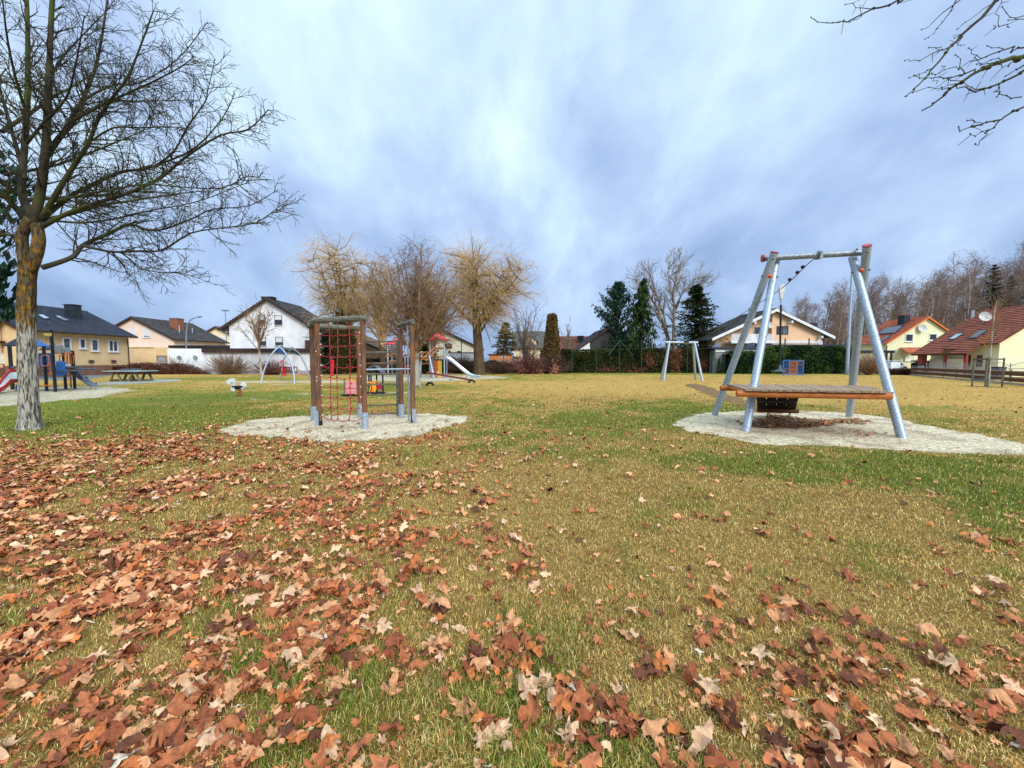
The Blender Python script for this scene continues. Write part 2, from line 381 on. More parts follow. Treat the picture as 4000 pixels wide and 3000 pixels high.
sheet('sand_bed', [(845, 1500), (880, 1493), (1000, 1489), (1200, 1488), (1450, 1489), (1452, 1500), (1300, 1503), (1100, 1503), (950, 1504)], 0.004, gravel_far, 0.2, 6, 'g4')
sheet('sand_bed', [(1430, 1470), (1600, 1465), (1750, 1464), (1900, 1468), (1985, 1475), (1900, 1481), (1700, 1490), (1560, 1489), (1430, 1487)], 0.004, gravel_far, 0.2, 7, 'g5')
sheet('sand_bed', [(1120, 1478), (1180, 1470), (1240, 1466), (1360, 1465), (1440, 1466), (1425, 1478), (1300, 1480), (1180, 1481)], 0.004, gravel_far, 0.2, 9, 'g6')
sheet('sand_bed', [(925, 1556), (980, 1549), (1080, 1544), (1160, 1540), (1215, 1541), (1200, 1549), (1100, 1556), (1000, 1561)], 0.004, gravel_far, 0.22, 11, 'g7')
sheet('sand_bed', [(1370, 1563), (1440, 1548), (1510, 1534), (1600, 1532), (1600, 1545), (1540, 1556), (1460, 1566)], 0.004, gravel_far, 0.22, 12, 'g8')
sheet('dirt_track', [(2675, 1503), (2725, 1500), (2790, 1518), (2860, 1545), (2930, 1566), (3010, 1592), (3060, 1612), (2960, 1614), (2900, 1592), (2830, 1566), (2760, 1540), (2710, 1520)], 0.008, soil, 0.1, 13, 'track')
sheet('soil_stain', [(2900, 1648), (2960, 1640), (3050, 1625), (3120, 1632), (3220, 1640), (3330, 1636), (3380, 1645), (3410, 1660), (3300, 1656), (3230, 1668), (3120, 1672), (3010, 1672), (2920, 1664)], 0.008, M('damp soil on gravel', s(70, 52, 36), s(120, 98, 72), 10, 0.95, 0, 0.5, 60, lo=0.3, hi=0.6), 0.16, 14, 'stain')
sheet('concrete_pad', [(330, 1503), (420, 1493), (560, 1484), (690, 1482), (700, 1488), (580, 1496), (440, 1503)], 0.004, concrete, 0.0, 15, 'pad')
sheet('asphalt_path', [(150, 1462), (290, 1466), (420, 1462), (424, 1469), (330, 1481), (150, 1484)], 0.004, asphalt, 0.0, 16, 'path')

def lawn_color(x, y):
    g = greenness(x, y)[..., None]
    straw = np.array(s(200, 164, 92)); straw2 = np.array(s(164, 130, 68)); gr = np.array(s(118, 126, 48))
    k = fbm(x * 4, y * 4, 31)[..., None]
    a = straw * k + straw2 * (1 - k)
    t = np.clip((g - 0.34) / 0.36, 0, 1); t = t * t * (3 - 2 * t)
    return a * (1 - t) + gr * t
us = np.sinh(np.linspace(-1, 1, 321) * 6.2) / math.sinh(6.2) * 420
vs_ = 1.2 + np.sinh(np.linspace(-0.62, 1, 361) * 6.4) / math.sinh(6.4) * 560
X, Y = np.meshgrid(us, vs_); nx, ny = len(us), len(vs_)
gv = np.stack([X.ravel(), Y.ravel(), np.zeros(nx * ny)], 1)
i = np.arange(nx * ny).reshape(ny, nx)
q = np.stack([i[:-1, :-1], i[:-1, 1:], i[1:, 1:], i[1:, :-1]], -1).reshape(-1)
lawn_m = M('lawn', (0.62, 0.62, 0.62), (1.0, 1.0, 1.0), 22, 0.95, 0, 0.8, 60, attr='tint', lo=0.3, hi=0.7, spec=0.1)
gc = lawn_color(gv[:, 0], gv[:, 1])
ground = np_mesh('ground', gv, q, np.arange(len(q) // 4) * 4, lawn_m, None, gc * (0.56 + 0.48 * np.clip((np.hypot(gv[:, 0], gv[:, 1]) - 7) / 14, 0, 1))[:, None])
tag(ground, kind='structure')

# ---------------------------------------------------------------- grass blades
def polar_points(n, r0, r1, power, half=1.02):
    """points with density ~ r^-power inside the camera's fan"""
    e = 2 - power; u = RNG.random(n)
    r = (r0 ** e + u * (r1 ** e - r0 ** e)) ** (1 / e) if abs(e) > 1e-6 else r0 * (r1 / r0) ** u
    a = (RNG.random(n) * 2 - 1) * half
    return r * np.sin(a), r * np.cos(a)
def grass_mesh(name, n, r0, r1, power, hmin, hmax, wmul):
    x, y = polar_points(n, r0, r1, power)
    ok = np.ones(n, bool)
    qx = x + .42 * (fbm(x * 5, y * 5, 61) - .5) + RNG.normal(0, .035, n); qy = y + .5 * (fbm(x * 5 + 30, y * 5, 62) - .5) + RNG.normal(0, .04, n)
    for key in ('g1', 'g2', 'g3', 'g4', 'g5', 'g6', 'pad', 'path'):
        ok &= ~(inside(PATCH[key], qx, qy) & ~(inside(PATCH['stain'], x, y) & (key == 'g2')) & (RNG.random(n) > (0.012 if key in ('g1', 'g2') else 0.05)))
    for key in ('g7', 'g8'):
        ok &= ~(inside(PATCH[key], x, y) & (RNG.random(n) > 0.25))
    ok &= ~(inside(PATCH['track'], qx, qy) & (RNG.random(n) > 0.5))
    ok &= ~(inside(PATCH['stain'], x, y) & (RNG.random(n) > 0.12 + .5 * (topix(x, y)[0] > 3150)))
    x, y = x[ok], y[ok]; n = len(x); r = np.hypot(x, y)
    g = np.clip((greenness(x, y) - 0.30) / 0.42, 0, 1)
    tuft = fbm(x * 7, y * 7, 77)
    h = (hmin + (hmax - hmin) * RNG.random(n) ** 1.6) * (0.6 + 0.8 * tuft) * (0.75 + 0.35 * g)
    w = np.maximum(0.0026, r * 0.00085 * wmul) * (0.7 + 0.7 * RNG.random(n))
    yaw = RNG.random(n) * 2 * PI; lean = (0.35 + 1.15 * RNG.random(n)) * (1.25 - 0.4 * g)
    dx, dy = np.cos(yaw), np.sin(yaw); sx, sy = -dy, dx
    fl = RNG.random(n) < 0.25                                    # matted blades
    lean = np.where(fl, lean + 0.7, lean)
    m_h = 0.55
    v = np.zeros((n, 5, 3))
    a1 = lean * 0.45; a2 = lean
    mx = x + dx * h * m_h * np.sin(a1); my = y + dy * h * m_h * np.sin(a1); mz = h * m_h * np.cos(a1)
    tx = mx + dx * h * 0.5 * np.sin(a2); ty = my + dy * h * 0.5 * np.sin(a2); tz = np.maximum(mz + h * 0.5 * np.cos(a2), 0.004)
    v[:, 0] = np.stack([x - sx * w / 2, y - sy * w / 2, 0 * x - 0.002], 1); v[:, 1] = np.stack([x + sx * w / 2, y + sy * w / 2, 0 * x - 0.002], 1)
    v[:, 2] = np.stack([mx + sx * w * .4, my + sy * w * .4, mz], 1); v[:, 3] = np.stack([mx - sx * w * .4, my - sy * w * .4, mz], 1)
    v[:, 4] = np.stack([tx, ty, tz], 1)
    b = np.arange(n)[:, None] * 5
    loops = (b + np.array([[0, 1, 2, 3, 3, 2, 4]])).reshape(-1)
    starts = (np.arange(n)[:, None] * 7 + np.array([[0, 4]])).reshape(-1)
    straw = np.array([s(238, 202, 126), s(218, 174, 100), s(190, 146, 78), s(146, 108, 56), s(246, 222, 158), s(112, 82, 44)])
    grn = np.array([s(112, 130, 42), s(132, 146, 54), s(152, 156, 66), s(88, 108, 36), s(172, 168, 84)])
    isg = RNG.random(n) < np.clip(0.10 + 0.72 * g, 0, 1)
    c = np.where(isg[:, None], grn[RNG.integers(0, 5, n)], straw[RNG.integers(0, 6, n)])
    fz = np.clip((r - 8) / 16, 0, 1); c = c * (1 - .55 * fz[:, None]) + lawn_color(x, y) * 1.16 * .55 * fz[:, None]; c = c * ((0.6 + .3 * fz) + (0.7 - .5 * fz) * RNG.random(n))[:, None] * (0.78 + 0.44 * fbm(x * 9, y * 9, 5))[:, None]
    return np_mesh(name, v.reshape(-1, 3), loops, starts, blade_m, None, np.repeat(c, 5, axis=0))
def attr_mat(name, rough=0.7, trans=0.0, spec=0.2, noise=None, bump=0):
    m = bpy.data.materials.new(name); m.use_nodes = True; nt = m.node_tree; b = nt.nodes['Principled BSDF']
    a = nt.nodes.new('ShaderNodeAttribute'); a.attribute_name = 'tint'; col = a.outputs['Color']
    if noise:
        t = nt.nodes.new('ShaderNodeTexCoord'); z = nt.nodes.new('ShaderNodeTexNoise'); z.inputs['Scale'].default_value = noise; z.inputs['Detail'].default_value = 5
        nt.links.new(t.outputs['Object'], z.inputs['Vector'])
        r = nt.nodes.new('ShaderNodeMapRange'); r.inputs[1].default_value = 0.3; r.inputs[2].default_value = 0.7; r.inputs[3].default_value = 0.7; r.inputs[4].default_value = 1.25
        nt.links.new(z.outputs['Fac'], r.inputs[0])
        x = nt.nodes.new('ShaderNodeVectorMath'); x.operation = 'SCALE'; nt.links.new(col, x.inputs[0]); nt.links.new(r.outputs[0], x.inputs['Scale']); col = x.outputs[0]
        if bump:
            bp = nt.nodes.new('ShaderNodeBump'); bp.inputs['Strength'].default_value = bump; bp.inputs['Distance'].default_value = 0.01
            nt.links.new(z.outputs['Fac'], bp.inputs['Height']); nt.links.new(bp.outputs[0], b.inputs['Normal'])
    nt.links.new(col, b.inputs['Base Color']); b.inputs['Roughness'].default_value = rough; b.inputs['Specular IOR Level'].default_value = spec
    if trans:
        tr = nt.nodes.new('ShaderNodeBsdfTranslucent'); nt.links.new(col, tr.inputs[0]); mx = nt.nodes.new('ShaderNodeMixShader'); mx.inputs[0].default_value = trans
        o = nt.nodes['Material Output']; nt.links.new(b.outputs[0], mx.inputs[1]); nt.links.new(tr.outputs[0], mx.inputs[2]); nt.links.new(mx.outputs[0], o.inputs[0])
    return m
blade_m = attr_mat('grass blade', 0.6, 0.3)
tag(grass_mesh('grass', 680000, 1.15, 17, 1.55, 0.018, 0.054, 1.0), 'short winter grass, straw coloured with green patches, covering the lawn', 'grass', kind='stuff')
tag(grass_mesh('grass_tufts', 170000, 13, 52, 1.2, 0.02, 0.05, 1.0), 'far lawn grass in straw yellow and green bands up to the hedges', 'grass', kind='stuff')

# ---------------------------------------------------------------- loose stones on the gravel
def pebbles():
    X_, Y_ = [], []
    for key in ('g1', 'g2'):
        pl = PATCH[key]; x0, x1 = min(p.x for p in pl) - .3, max(p.x for p in pl) + .3; y0, y1 = min(p.y for p in pl) - .3, max(p.y for p in pl) + .3
        n = int((x1 - x0) * (y1 - y0) * 520); x = x0 + RNG.random(n) * (x1 - x0); y = y0 + RNG.random(n) * (y1 - y0)
        k = inside(pl, x + RNG.normal(0, .10, n), y + RNG.normal(0, .10, n)) & (RNG.random(n) < .25 + 1.2 * (fbm(x * 2.5, y * 2.5, 15) - .25)); X_.append(x[k]); Y_.append(y[k])
    x, y = np.concatenate(X_), np.concatenate(Y_); n = len(x); r = .006 + .011 * RNG.random(n) ** 2
    o = np.array([(1, 0, 0), (0, 1, 0), (-1, 0, 0), (0, -1, 0), (0, 0, .8)], float)
    a = RNG.random(n) * 6.28; ca, sa = np.cos(a), np.sin(a); V = np.zeros((n, 5, 3)); jj = .7 + .6 * RNG.random((n, 5))
    for i in range(5): V[:, i, 0] = x + r * jj[:, i] * (o[i, 0] * ca - o[i, 1] * sa); V[:, i, 1] = y + r * jj[:, i] * (o[i, 0] * sa + o[i, 1] * ca); V[:, i, 2] = .003 + r * o[i, 2] * jj[:, i]
    f = np.array([0, 1, 4, 1, 2, 4, 2, 3, 4, 3, 0, 4]); loops = (np.arange(n)[:, None] * 5 + f[None]).reshape(-1)
    c = np.array([s(204, 190, 164), s(182, 166, 140), s(150, 132, 104), s(216, 204, 182), s(112, 90, 64)])[RNG.integers(0, 5, n)]
    tag(np_mesh('gravel_stones', V.reshape(-1, 3), loops, np.arange(4 * n) * 3, attr_mat('loose stone', .9), None, np.repeat(c, 5, axis=0)), 'loose pale stones scattered over and round the gravel beds', 'gravel', kind='stuff')
pebbles()

# ---------------------------------------------------------------- fallen leaves
def leaf_template(kind, seed):
    r = random.Random(seed)
    if kind == 'maple':
        key = [(-90, .10), (-70, .42), (-58, .40), (-40, .62), (-30, .46), (-14, .72), (-4, .90), (4, .78), (14, .66), (22, .46), (30, .40), (42, .62), (50, .80), (56, .84), (62, .62), (72, .52), (80, .78), (90, 1.0)]
        key = [(a, q + max(0, .62 - q) * .55 if a > -65 else q) for a, q in key]; half = [(90 - a, q) for a, q in key][::-1]
        out = []
        for a, q in half: out.append((a, q))
        ang = [(90 - a, q) for a, q in half] + [(90 + a, q) for a, q in half[::-1] if a not in (0, 180)]
    elif kind == 'oak':
        half = [(0, 1.0), (9, .92), (15, .70), (24, .72), (33, .50), (45, .60), (58, .40), (75, .50), (95, .34), (118, .42), (145, .40), (168, .62), (180, .75)]
        ang = [(90 - a, q) for a, q in half] + [(90 + a, q) for a, q in half[::-1] if a not in (0, 180)]
    else:
        half = [(0, 1.0), (6, .62), (14, .34), (40, .17), (90, .12), (140, .17), (166, .34), (174, .62), (180, 1.0)]
        ang = [(90 - a, q) for a, q in half] + [(90 + a, q) for a, q in half[::-1] if a not in (0, 180)]
    n = len(ang); vs = [(0, 0)]; 
    jit = [q * (0.72 + 0.4 * r.random()) for a, q in ang]
    for k in (0.35, 0.7, 1.0):
        for (a, q), j in zip(ang, jit):
            vs.append((k * j * math.cos(math.radians(a)), k * j * math.sin(math.radians(a))))
    fs = []
    for i in range(n):
        i2 = (i + 1) % n; fs.append((0, 1 + i, 1 + i2))
        for m in range(2):
            o = 1 + m * n; fs.append((o + i, o + n + i, o + n + i2, o + i2))
    c1, c2, c3, c4 = r.uniform(-.4, .9), r.uniform(-.6, .6), r.uniform(0, 6.3), r.uniform(0.1, .38)
    V = []
    for x, y in vs:
        rr = math.hypot(x, y)
        z = c1 * 0.5 * x * x + c2 * 0.4 * y * abs(y) + c4 * rr * math.sin(3 * math.atan2(y, x) + c3) + 0.09 * math.sin(9 * x + c3) * rr + 0.08 * math.cos(11 * y + c3) + 0.25 * c2 * x * y
        V.append((x * (1 - 0.25 * abs(c1) * abs(x)), y, z))
    V = np.array(V)
    if kind == 'maple' and seed % 2 == 0:                      # folded along the midrib and rolled up at one end
        fa = r.uniform(.25, .85); sg = np.sign(V[:, 0]); V = np.stack([V[:, 0] * math.cos(fa), V[:, 1], V[:, 2] * .6 + np.abs(V[:, 0]) * math.sin(fa)], 1)
        k = r.uniform(.5, 1.2); th = V[:, 1] * k; V = np.stack([V[:, 0] + .12 * np.sin(V[:, 1] * 5), np.sin(th) / k, V[:, 2] + (1 - np.cos(th)) / k], 1)
        if seed % 4 == 0: V[:, 2] *= -1
    V[:, 2] -= V[:, 2].min()
    # petiole
    p = len(V); yb = V[1 + 2 * n + [round(a) for a, q in ang].index(min([round(a) for a, q in ang], key=lambda a: abs(((a - 270) % 360))))][1] if False else -0.1
    V = np.vstack([V, [(0.012, -.08, .03), (-.012, -.08, .03), (0.05, -0.95, 0.10), (0.03, -0.95, .10)]]) if kind == 'maple' else V
    if kind == 'maple': fs.append((p, p + 1, p + 3, p + 2))
    return V * 0.5, fs
TEMPL = [leaf_template('maple', k) for k in range(9)] + [leaf_template('oak', 40 + k) for k in range(4)] + [leaf_template('willow', 60 + k) for k in range(2)]
def coarse(T):
    V, fs = T; n = sum(1 for f in fs if len(f) == 3); keep = [0] + list(range(1 + 2 * n, 1 + 3 * n, 2)); m = len(keep) - 1
    return V[keep], [(0, 1 + i, 1 + (i + 1) % m) for i in range(m)]
LOWT = [coarse(T) for T in TEMPL]
TW = np.array([.8, 1.5, .8, 1.0, 1.5, .8, 1.5, .8, 1.5] + [0.6] * 4 + [0.3] * 2); TW /= TW.sum()
def leaf_density(x, y):
    """leaves per square metre; they lie thickest to the left, under the big tree, and round the viewer"""
    px, py = topix(x, y); r = np.hypot(x, y)
    cl = fbm(x * 1.3, y * 1.3, 51); c2 = fbm(x * 4.5, y * 4.5, 53)
    lim = 1745 - 0.075 * px + 60 * (fbm(x * .8, y * .8, 71) - .5)          # back edge of the thick carpet
    side = 1 / (1 + np.exp((px - (1050 + 0.4 * (py - 1700))) / 330.0))
    left = 950 * side * (1 / (1 + np.exp(-(py - lim) / 14.0)))
    mid = 150 * np.exp(-((px - 1500) / 420.0) ** 2) * (1 / (1 + np.exp(-(py - 1690) / 15.0)))
    front = 680 / (1 + np.exp(-(py - (2520 + 0.02 * (px - 2000))) / 110.0))
    right = 150 * np.exp(-((px - 3950) / 380.0) ** 2) / (1 + np.exp(-(py - 2250) / 150.0))
    maple = 11 * np.exp(-(((px - 1950) / 330) ** 2 + ((py - 1545) / 28) ** 2)) + 6 * np.exp(-(((px - 1500) / 350) ** 2 + ((py - 1560) / 25) ** 2)) + 5 * np.exp(-(((px - 2050) / 500) ** 2 + ((py - 1466) / 9) ** 2))
    few = 5 + 8 * (py > 1720) + 46 * (py > 1900) * np.clip((py - 1900) / 500, 0, 1)
    d = left + mid + front + right + maple + few
    d = d * np.clip(0.3 + 2.6 * (cl - 0.33), 0.2, 1.6) * np.clip(0.1 + 3.2 * (c2 - 0.32), 0.08, 2.0)
    for key, k in (('g1', 0.08), ('g2', 0.08), ('g3', 0.05), ('g4', 0.05), ('g5', 0.1), ('stain', 3.0)):
        d = np.where(inside(PATCH[key], x, y), d * k, d)
    pile = 300 * np.exp(-(((px - 3370) / 45) ** 2 + ((py - 1700) / 8) ** 2)) + 60 * np.exp(-(((px - 2750) / 30) ** 2 + ((py - 1697) / 5) ** 2)) + 60 * np.exp(-(((px - 1320) / 60) ** 2 + ((py - 1690) / 6) ** 2)) + 70 * np.exp(-(((px - 1180) / 80) ** 2 + ((py - 1705) / 7) ** 2))
    return np.where(inside(PATCH['stain'], x, y), 160 + 300 * (px > 3200), d) + pile
def leaf_points():
    xs, ys = [], []
    for r0, r1, cap in ((1.1, 3, 1700), (3, 6, 1500), (6, 12, 1100), (12, 34, 130)):
        area = 1.02 * (r1 ** 2 - r0 ** 2); n = int(area * cap)
        a = (RNG.random(n) * 2 - 1) * 1.02; r = np.sqrt(r0 ** 2 + RNG.random(n) * (r1 ** 2 - r0 ** 2))
        x, y = r * np.sin(a), r * np.cos(a); k = RNG.random(n) * cap < leaf_density(x, y)
        xs.append(x[k]); ys.append(y[k])
    return np.concatenate(xs), np.concatenate(ys)
lx, ly = leaf_points(); NL = len(lx)
LC = np.array([s(170, 102, 66), s(144, 80, 52), s(200, 144, 102), s(206, 166, 132), s(104, 62, 44), s(190, 112, 62), s(200, 184, 164)])
LCW = np.array([.27, .21, .26, .09, .105, .063, .002])
lt = RNG.choice(len(TEMPL), NL, p=TW); lc = RNG.choice(len(LC), NL, p=LCW); lc = np.where((lt >= 13) & (RNG.random(NL) < .5), 6, lc)
lyaw = RNG.random(NL) * 2 * PI; lsz = (0.030 + 0.066 * RNG.random(NL) ** 2.2) * np.where(lt >= 13, 0.8, 1.0)
small = RNG.random(NL) < 0.5; lsz = np.where(small, lsz * 0.5, lsz)
ltx = RNG.normal(0, 0.2, NL); lty = RNG.normal(0, 0.2, NL); lz = 0.000 + 0.026 * RNG.random(NL)
lbright = 0.8 + 0.4 * RNG.random(NL)
pxs, pys = topix(lx, ly); vis = (pxs > 20) & (pxs < 3980) & (pys < 2985)
seen = np.where(vis, lsz * np.where(lt >= 13, .4, 1) / np.hypot(lx, ly), 0); order = np.argsort(-seen); own = set(order[:300].tolist())
def leaf_mats():
    out = []
    for i, c in enumerate(LC):
        m = bpy.data.materials.new('dry leaf %d' % i); m.use_nodes = True; nt = m.node_tree; b = nt.nodes['Principled BSDF']
        t = nt.nodes.new('ShaderNodeTexCoord'); z = nt.nodes.new('ShaderNodeTexNoise'); z.inputs['Scale'].default_value = 7; z.inputs['Detail'].default_value = 7
        nt.links.new(t.outputs['Object'], z.inputs['Vector'])
        r = nt.nodes.new('ShaderNodeValToRGB'); r.color_ramp.elements[0].position = .3; r.color_ramp.elements[1].position = .7
        r.color_ramp.elements[0].color = (*(c * 0.62), 1); r.color_ramp.elements[1].color = (*np.minimum(1, c * 1.14), 1)
        nt.links.new(z.outputs['Fac'], r.inputs[0]); nt.links.new(r.outputs[0], b.inputs['Base Color'])
        b.inputs['Roughness'].default_value = .75; b.inputs['Specular IOR Level'].default_value = .2
        bp = nt.nodes.new('ShaderNodeBump'); bp.inputs['Strength'].default_value = .6; bp.inputs['Distance'].default_value = .03
        nt.links.new(z.outputs['Fac'], bp.inputs['Height']); nt.links.new(bp.outputs[0], b.inputs['Normal'])
        out.append(m)
    return out
LM = leaf_mats(); LEAFME = {}
LW = ['rust brown', 'dark russet', 'light brown', 'pale tan', 'dark brown', 'orange brown', 'whitish']
def leaf_me(t, c):
    if (t, c) not in LEAFME:
        V, fs = TEMPL[t]; me = bpy.data.meshes.new('leaf'); me.from_pydata([tuple(p) for p in V], [], fs); me.materials.append(LM[c])
        me.polygons.foreach_set('use_smooth', [True] * len(me.polygons)); me.update(); LEAFME[(t, c)] = me
    return LEAFME[(t, c)]
kindn = lambda t: ('maple', 'lobed maple') if t < 9 else (('oak', 'wavy-edged oak') if t < 13 else ('willow', 'narrow willow'))
for j in sorted(own):
    k, kl = kindn(lt[j])
    o = bpy.data.objects.new('dry_leaf', leaf_me(int(lt[j]), int(lc[j]))); COL.objects.link(o)
    o.location = (lx[j], ly[j], lz[j]); o.rotation_euler = (ltx[j], lty[j], lyaw[j]); o.scale = (lsz[j] * 2,) * 3
    tag(o, '%s dry %s leaf lying in the grass among the nearest fallen leaves' % (LW[lc[j]], kl), 'leaf', '%s %s leaves fallen in the foreground grass' % (LW[lc[j]], k))
rest = np.array([j for j in range(NL) if j not in own])
AV, AL, AS, AC = [], [], [], []; voff = 0; loff = 0
for t in range(2 * len(TEMPL)):
    far = t >= len(TEMPL); tt = t % len(TEMPL); idx = rest[(lt[rest] == tt) & ((np.hypot(lx, ly)[rest] > 4.5) == far)]
    if not len(idx): continue
    V, fs = (LOWT if far else TEMPL)[tt]; nV = len(V); m = len(idx)
    ca, sa = np.cos(lyaw[idx]), np.sin(lyaw[idx]); cx_, sx_ = np.cos(ltx[idx]), np.sin(ltx[idx]); cy_, sy_ = np.cos(lty[idx]), np.sin(lty[idx])
    R = np.zeros((m, 3, 3))
    Rz = np.zeros((m, 3, 3)); Rz[:, 0, 0] = ca; Rz[:, 0, 1] = -sa; Rz[:, 1, 0] = sa; Rz[:, 1, 1] = ca; Rz[:, 2, 2] = 1
    Rx = np.zeros((m, 3, 3)); Rx[:, 0, 0] = 1; Rx[:, 1, 1] = cx_; Rx[:, 1, 2] = -sx_; Rx[:, 2, 1] = sx_; Rx[:, 2, 2] = cx_
    Ry = np.zeros((m, 3, 3)); Ry[:, 1, 1] = 1; Ry[:, 0, 0] = cy_; Ry[:, 0, 2] = sy_; Ry[:, 2, 0] = -sy_; Ry[:, 2, 2] = cy_
    R = Rz @ Ry @ Rx
    W = np.einsum('mij,vj->mvi', R, V) * (lsz[idx] * 2)[:, None, None] + np.stack([lx[idx], ly[idx], lz[idx]], 1)[:, None, :]
    AV.append(W.reshape(-1, 3))
    lp = np.concatenate([np.array(f) for f in fs]); ln = np.array([len(f) for f in fs]); st = np.concatenate([[0], np.cumsum(ln)[:-1]])
    AL.append((voff + np.arange(m)[:, None] * nV + lp[None]).reshape(-1)); AS.append((loff + np.arange(m)[:, None] * len(lp) + st[None]).reshape(-1))
    AC.append(np.repeat(LC[lc[idx]] * lbright[idx][:, None], nV, axis=0)); voff += m * nV; loff += m * len(lp)
leafmass_m = attr_mat('fallen leaf', 0.75, 0.0, 0.2, 22, 0.5)
tag(np_mesh('fallen_leaves', np.concatenate(AV), np.concatenate(AL), np.concatenate(AS), leafmass_m, None, np.concatenate(AC), True), 'carpet of brown maple and oak leaves strewn over the lawn', 'leaves', kind='stuff')
print('LEAVES', NL)
# ---------------------------------------------------------------- bare trees
def perp(d, rnd):
    a = Vector((rnd.gauss(0, 1), rnd.gauss(0, 1), rnd.gauss(0, 1))); a = a - d * a.dot(d)
    return a.normalized() if a.length > 1e-4 else Vector((1, 0, 0))
def stem_path(p, d, L, r0, r1, n, wob, trop, rnd, wind=None):
    pts = [p.copy()]; d = d.normalized(); st = L / n
    for i in range(n):
        d = (d + perp(d, rnd) * wob * rnd.random() + Vector((0, 0, 1)) * trop + (wind or Vector())).normalized()
        p = p + d * st; pts.append(p.copy())
    return pts, [r0 + (r1 - r0) * (i / n) for i in range(n + 1)]
def sprout(mb, pts, rad, level, cfg, rnd):
    """children along one limb, recursively"""
    if level >= len(cfg['n']): return
    L = sum((pts[i + 1] - pts[i]).length for i in range(len(pts) - 1)); n = cfg['n'][level]
    if cfg.get('per_m'): n = max(2, int(cfg['per_m'][level] * L))
    t0 = cfg['t0'][level]
    for k in range(n):
        t = t0 + (1 - t0) * ((k + rnd.random()) / n) ; x = t * (len(pts) - 1); i = min(int(x), len(pts) - 2); f = x - i
        p = pts[i].lerp(pts[i + 1], f); d = (pts[i + 1] - pts[i]).normalized(); r = rad[i] * (1 - f) + rad[i + 1] * f
        an = math.radians(cfg['ang'][level] * (0.7 + 0.6 * rnd.random()))
        q = perp(d, rnd)
        if cfg.get('flat'): q = Vector((q.x, q.y, q.z * cfg['flat'])).normalized(); q = (q - d * q.dot(d)).normalized()
        nd = (d * math.cos(an) + q * math.sin(an)).normalized()
        ll = (L * cfg['lr'][level] if 'len' not in cfg else cfg['len'][level]) * (1 - cfg.get('tp', 0.45) * t) * (0.55 + 0.75 * rnd.random())
        rr = max(min(r * cfg.get('rr', 0.55), cfg['rmax'][level]), cfg['rmin'][level]); re = max(rr * 0.35, cfg['rend'])
        cp, cr = stem_path(p, nd, ll, rr, re, cfg['seg'][level], cfg['wob'][level], cfg['trop'][level], rnd, cfg.get('wind'))
        mb.tube(cp, cr, cfg['sides'][level], False)
        sprout(mb, cp, cr, level + 1, cfg, rnd)
bark_white = M('whitewashed and lichened bark', s(140, 134, 122), s(184, 180, 168), 6, 0.95, 0, 1.0, 16, (3, 3, .5), 0.3, 0.7, c3=s(112, 104, 84), s3=1.4)
def maple_bark():
    m = bpy.data.materials.new('maple bark'); m.use_nodes = True; nt = m.node_tree; N = nt.nodes; L = nt.links; b = N['Principled BSDF']
    tc = N.new('ShaderNodeTexCoord'); mp = N.new('ShaderNodeMapping'); mp.inputs['Scale'].default_value = (1, 1, 0.16); L.new(tc.outputs['Object'], mp.inputs[0])
    v = N.new('ShaderNodeTexNoise'); v.inputs['Scale'].default_value = 32; v.inputs['Detail'].default_value = 5; v.inputs['Distortion'].default_value = 0.6; L.new(mp.outputs[0], v.inputs['Vector'])
    cr = N.new('ShaderNodeValToRGB'); e = cr.color_ramp.elements; e[0].position = .38; e[0].color = (*s(62, 58, 52), 1); e[1].position = .56; e[1].color = (*s(172, 168, 156), 1); L.new(v.outputs['Fac'], cr.inputs[0])
    cr2 = N.new('ShaderNodeValToRGB'); e = cr2.color_ramp.elements; e[0].position = .35; e[0].color = (*s(48, 40, 32), 1); e[1].position = .62; e[1].color = (*s(104, 92, 66), 1); L.new(v.outputs['Fac'], cr2.inputs[0])
    z = N.new('ShaderNodeTexNoise'); z.inputs['Scale'].default_value = 7; z.inputs['Detail'].default_value = 6; L.new(tc.outputs['Object'], z.inputs['Vector'])
    lr = N.new('ShaderNodeValToRGB'); lr.color_ramp.elements[0].position = .50; lr.color_ramp.elements[1].position = .66; L.new(z.outputs['Fac'], lr.inputs[0])
    lich = N.new('ShaderNodeMix'); lich.data_type = 'RGBA'; L.new(lr.outputs[0], lich.inputs[0]); L.new(cr2.outputs[0], lich.inputs[6])
    cr4 = N.new('ShaderNodeValToRGB'); e = cr4.color_ramp.elements; e[0].position = .3; e[0].color = (*s(84, 60, 24), 1); e[1].position = .66; e[1].color = (*s(156, 118, 50), 1); L.new(v.outputs['Fac'], cr4.inputs[0]); L.new(cr4.outputs[0], lich.inputs[7])
    sp = N.new('ShaderNodeSeparateXYZ'); L.new(tc.outputs['Object'], sp.inputs[0])
    ad = N.new('ShaderNodeMath'); ad.operation = 'MULTIPLY_ADD'; L.new(z.outputs['Fac'], ad.inputs[0]); ad.inputs[1].default_value = 1.6; L.new(sp.outputs[2], ad.inputs[2])
    mr = N.new('ShaderNodeMapRange'); mr.inputs[1].default_value = 2.85; mr.inputs[2].default_value = 3.35; L.new(ad.outputs[0], mr.inputs[0])
    mx = N.new('ShaderNodeMix'); mx.data_type = 'RGBA'; L.new(mr.outputs[0], mx.inputs[0]); L.new(cr.outputs[0], mx.inputs[6]); L.new(lich.outputs[2], mx.inputs[7])
    # above the fork the lichen thins out
    L.new(mx.outputs[2], b.inputs['Base Color']); b.inputs['Roughness'].default_value = .95; b.inputs['Specular IOR Level'].default_value = .1
    bp = N.new('ShaderNodeBump'); bp.inputs['Strength'].default_value = 1; bp.inputs['Distance'].default_value = .03; L.new(v.outputs['Fac'], bp.inputs['Height']); L.new(bp.outputs[0], b.inputs['Normal'])
    return m
bark_maple = maple_bark()
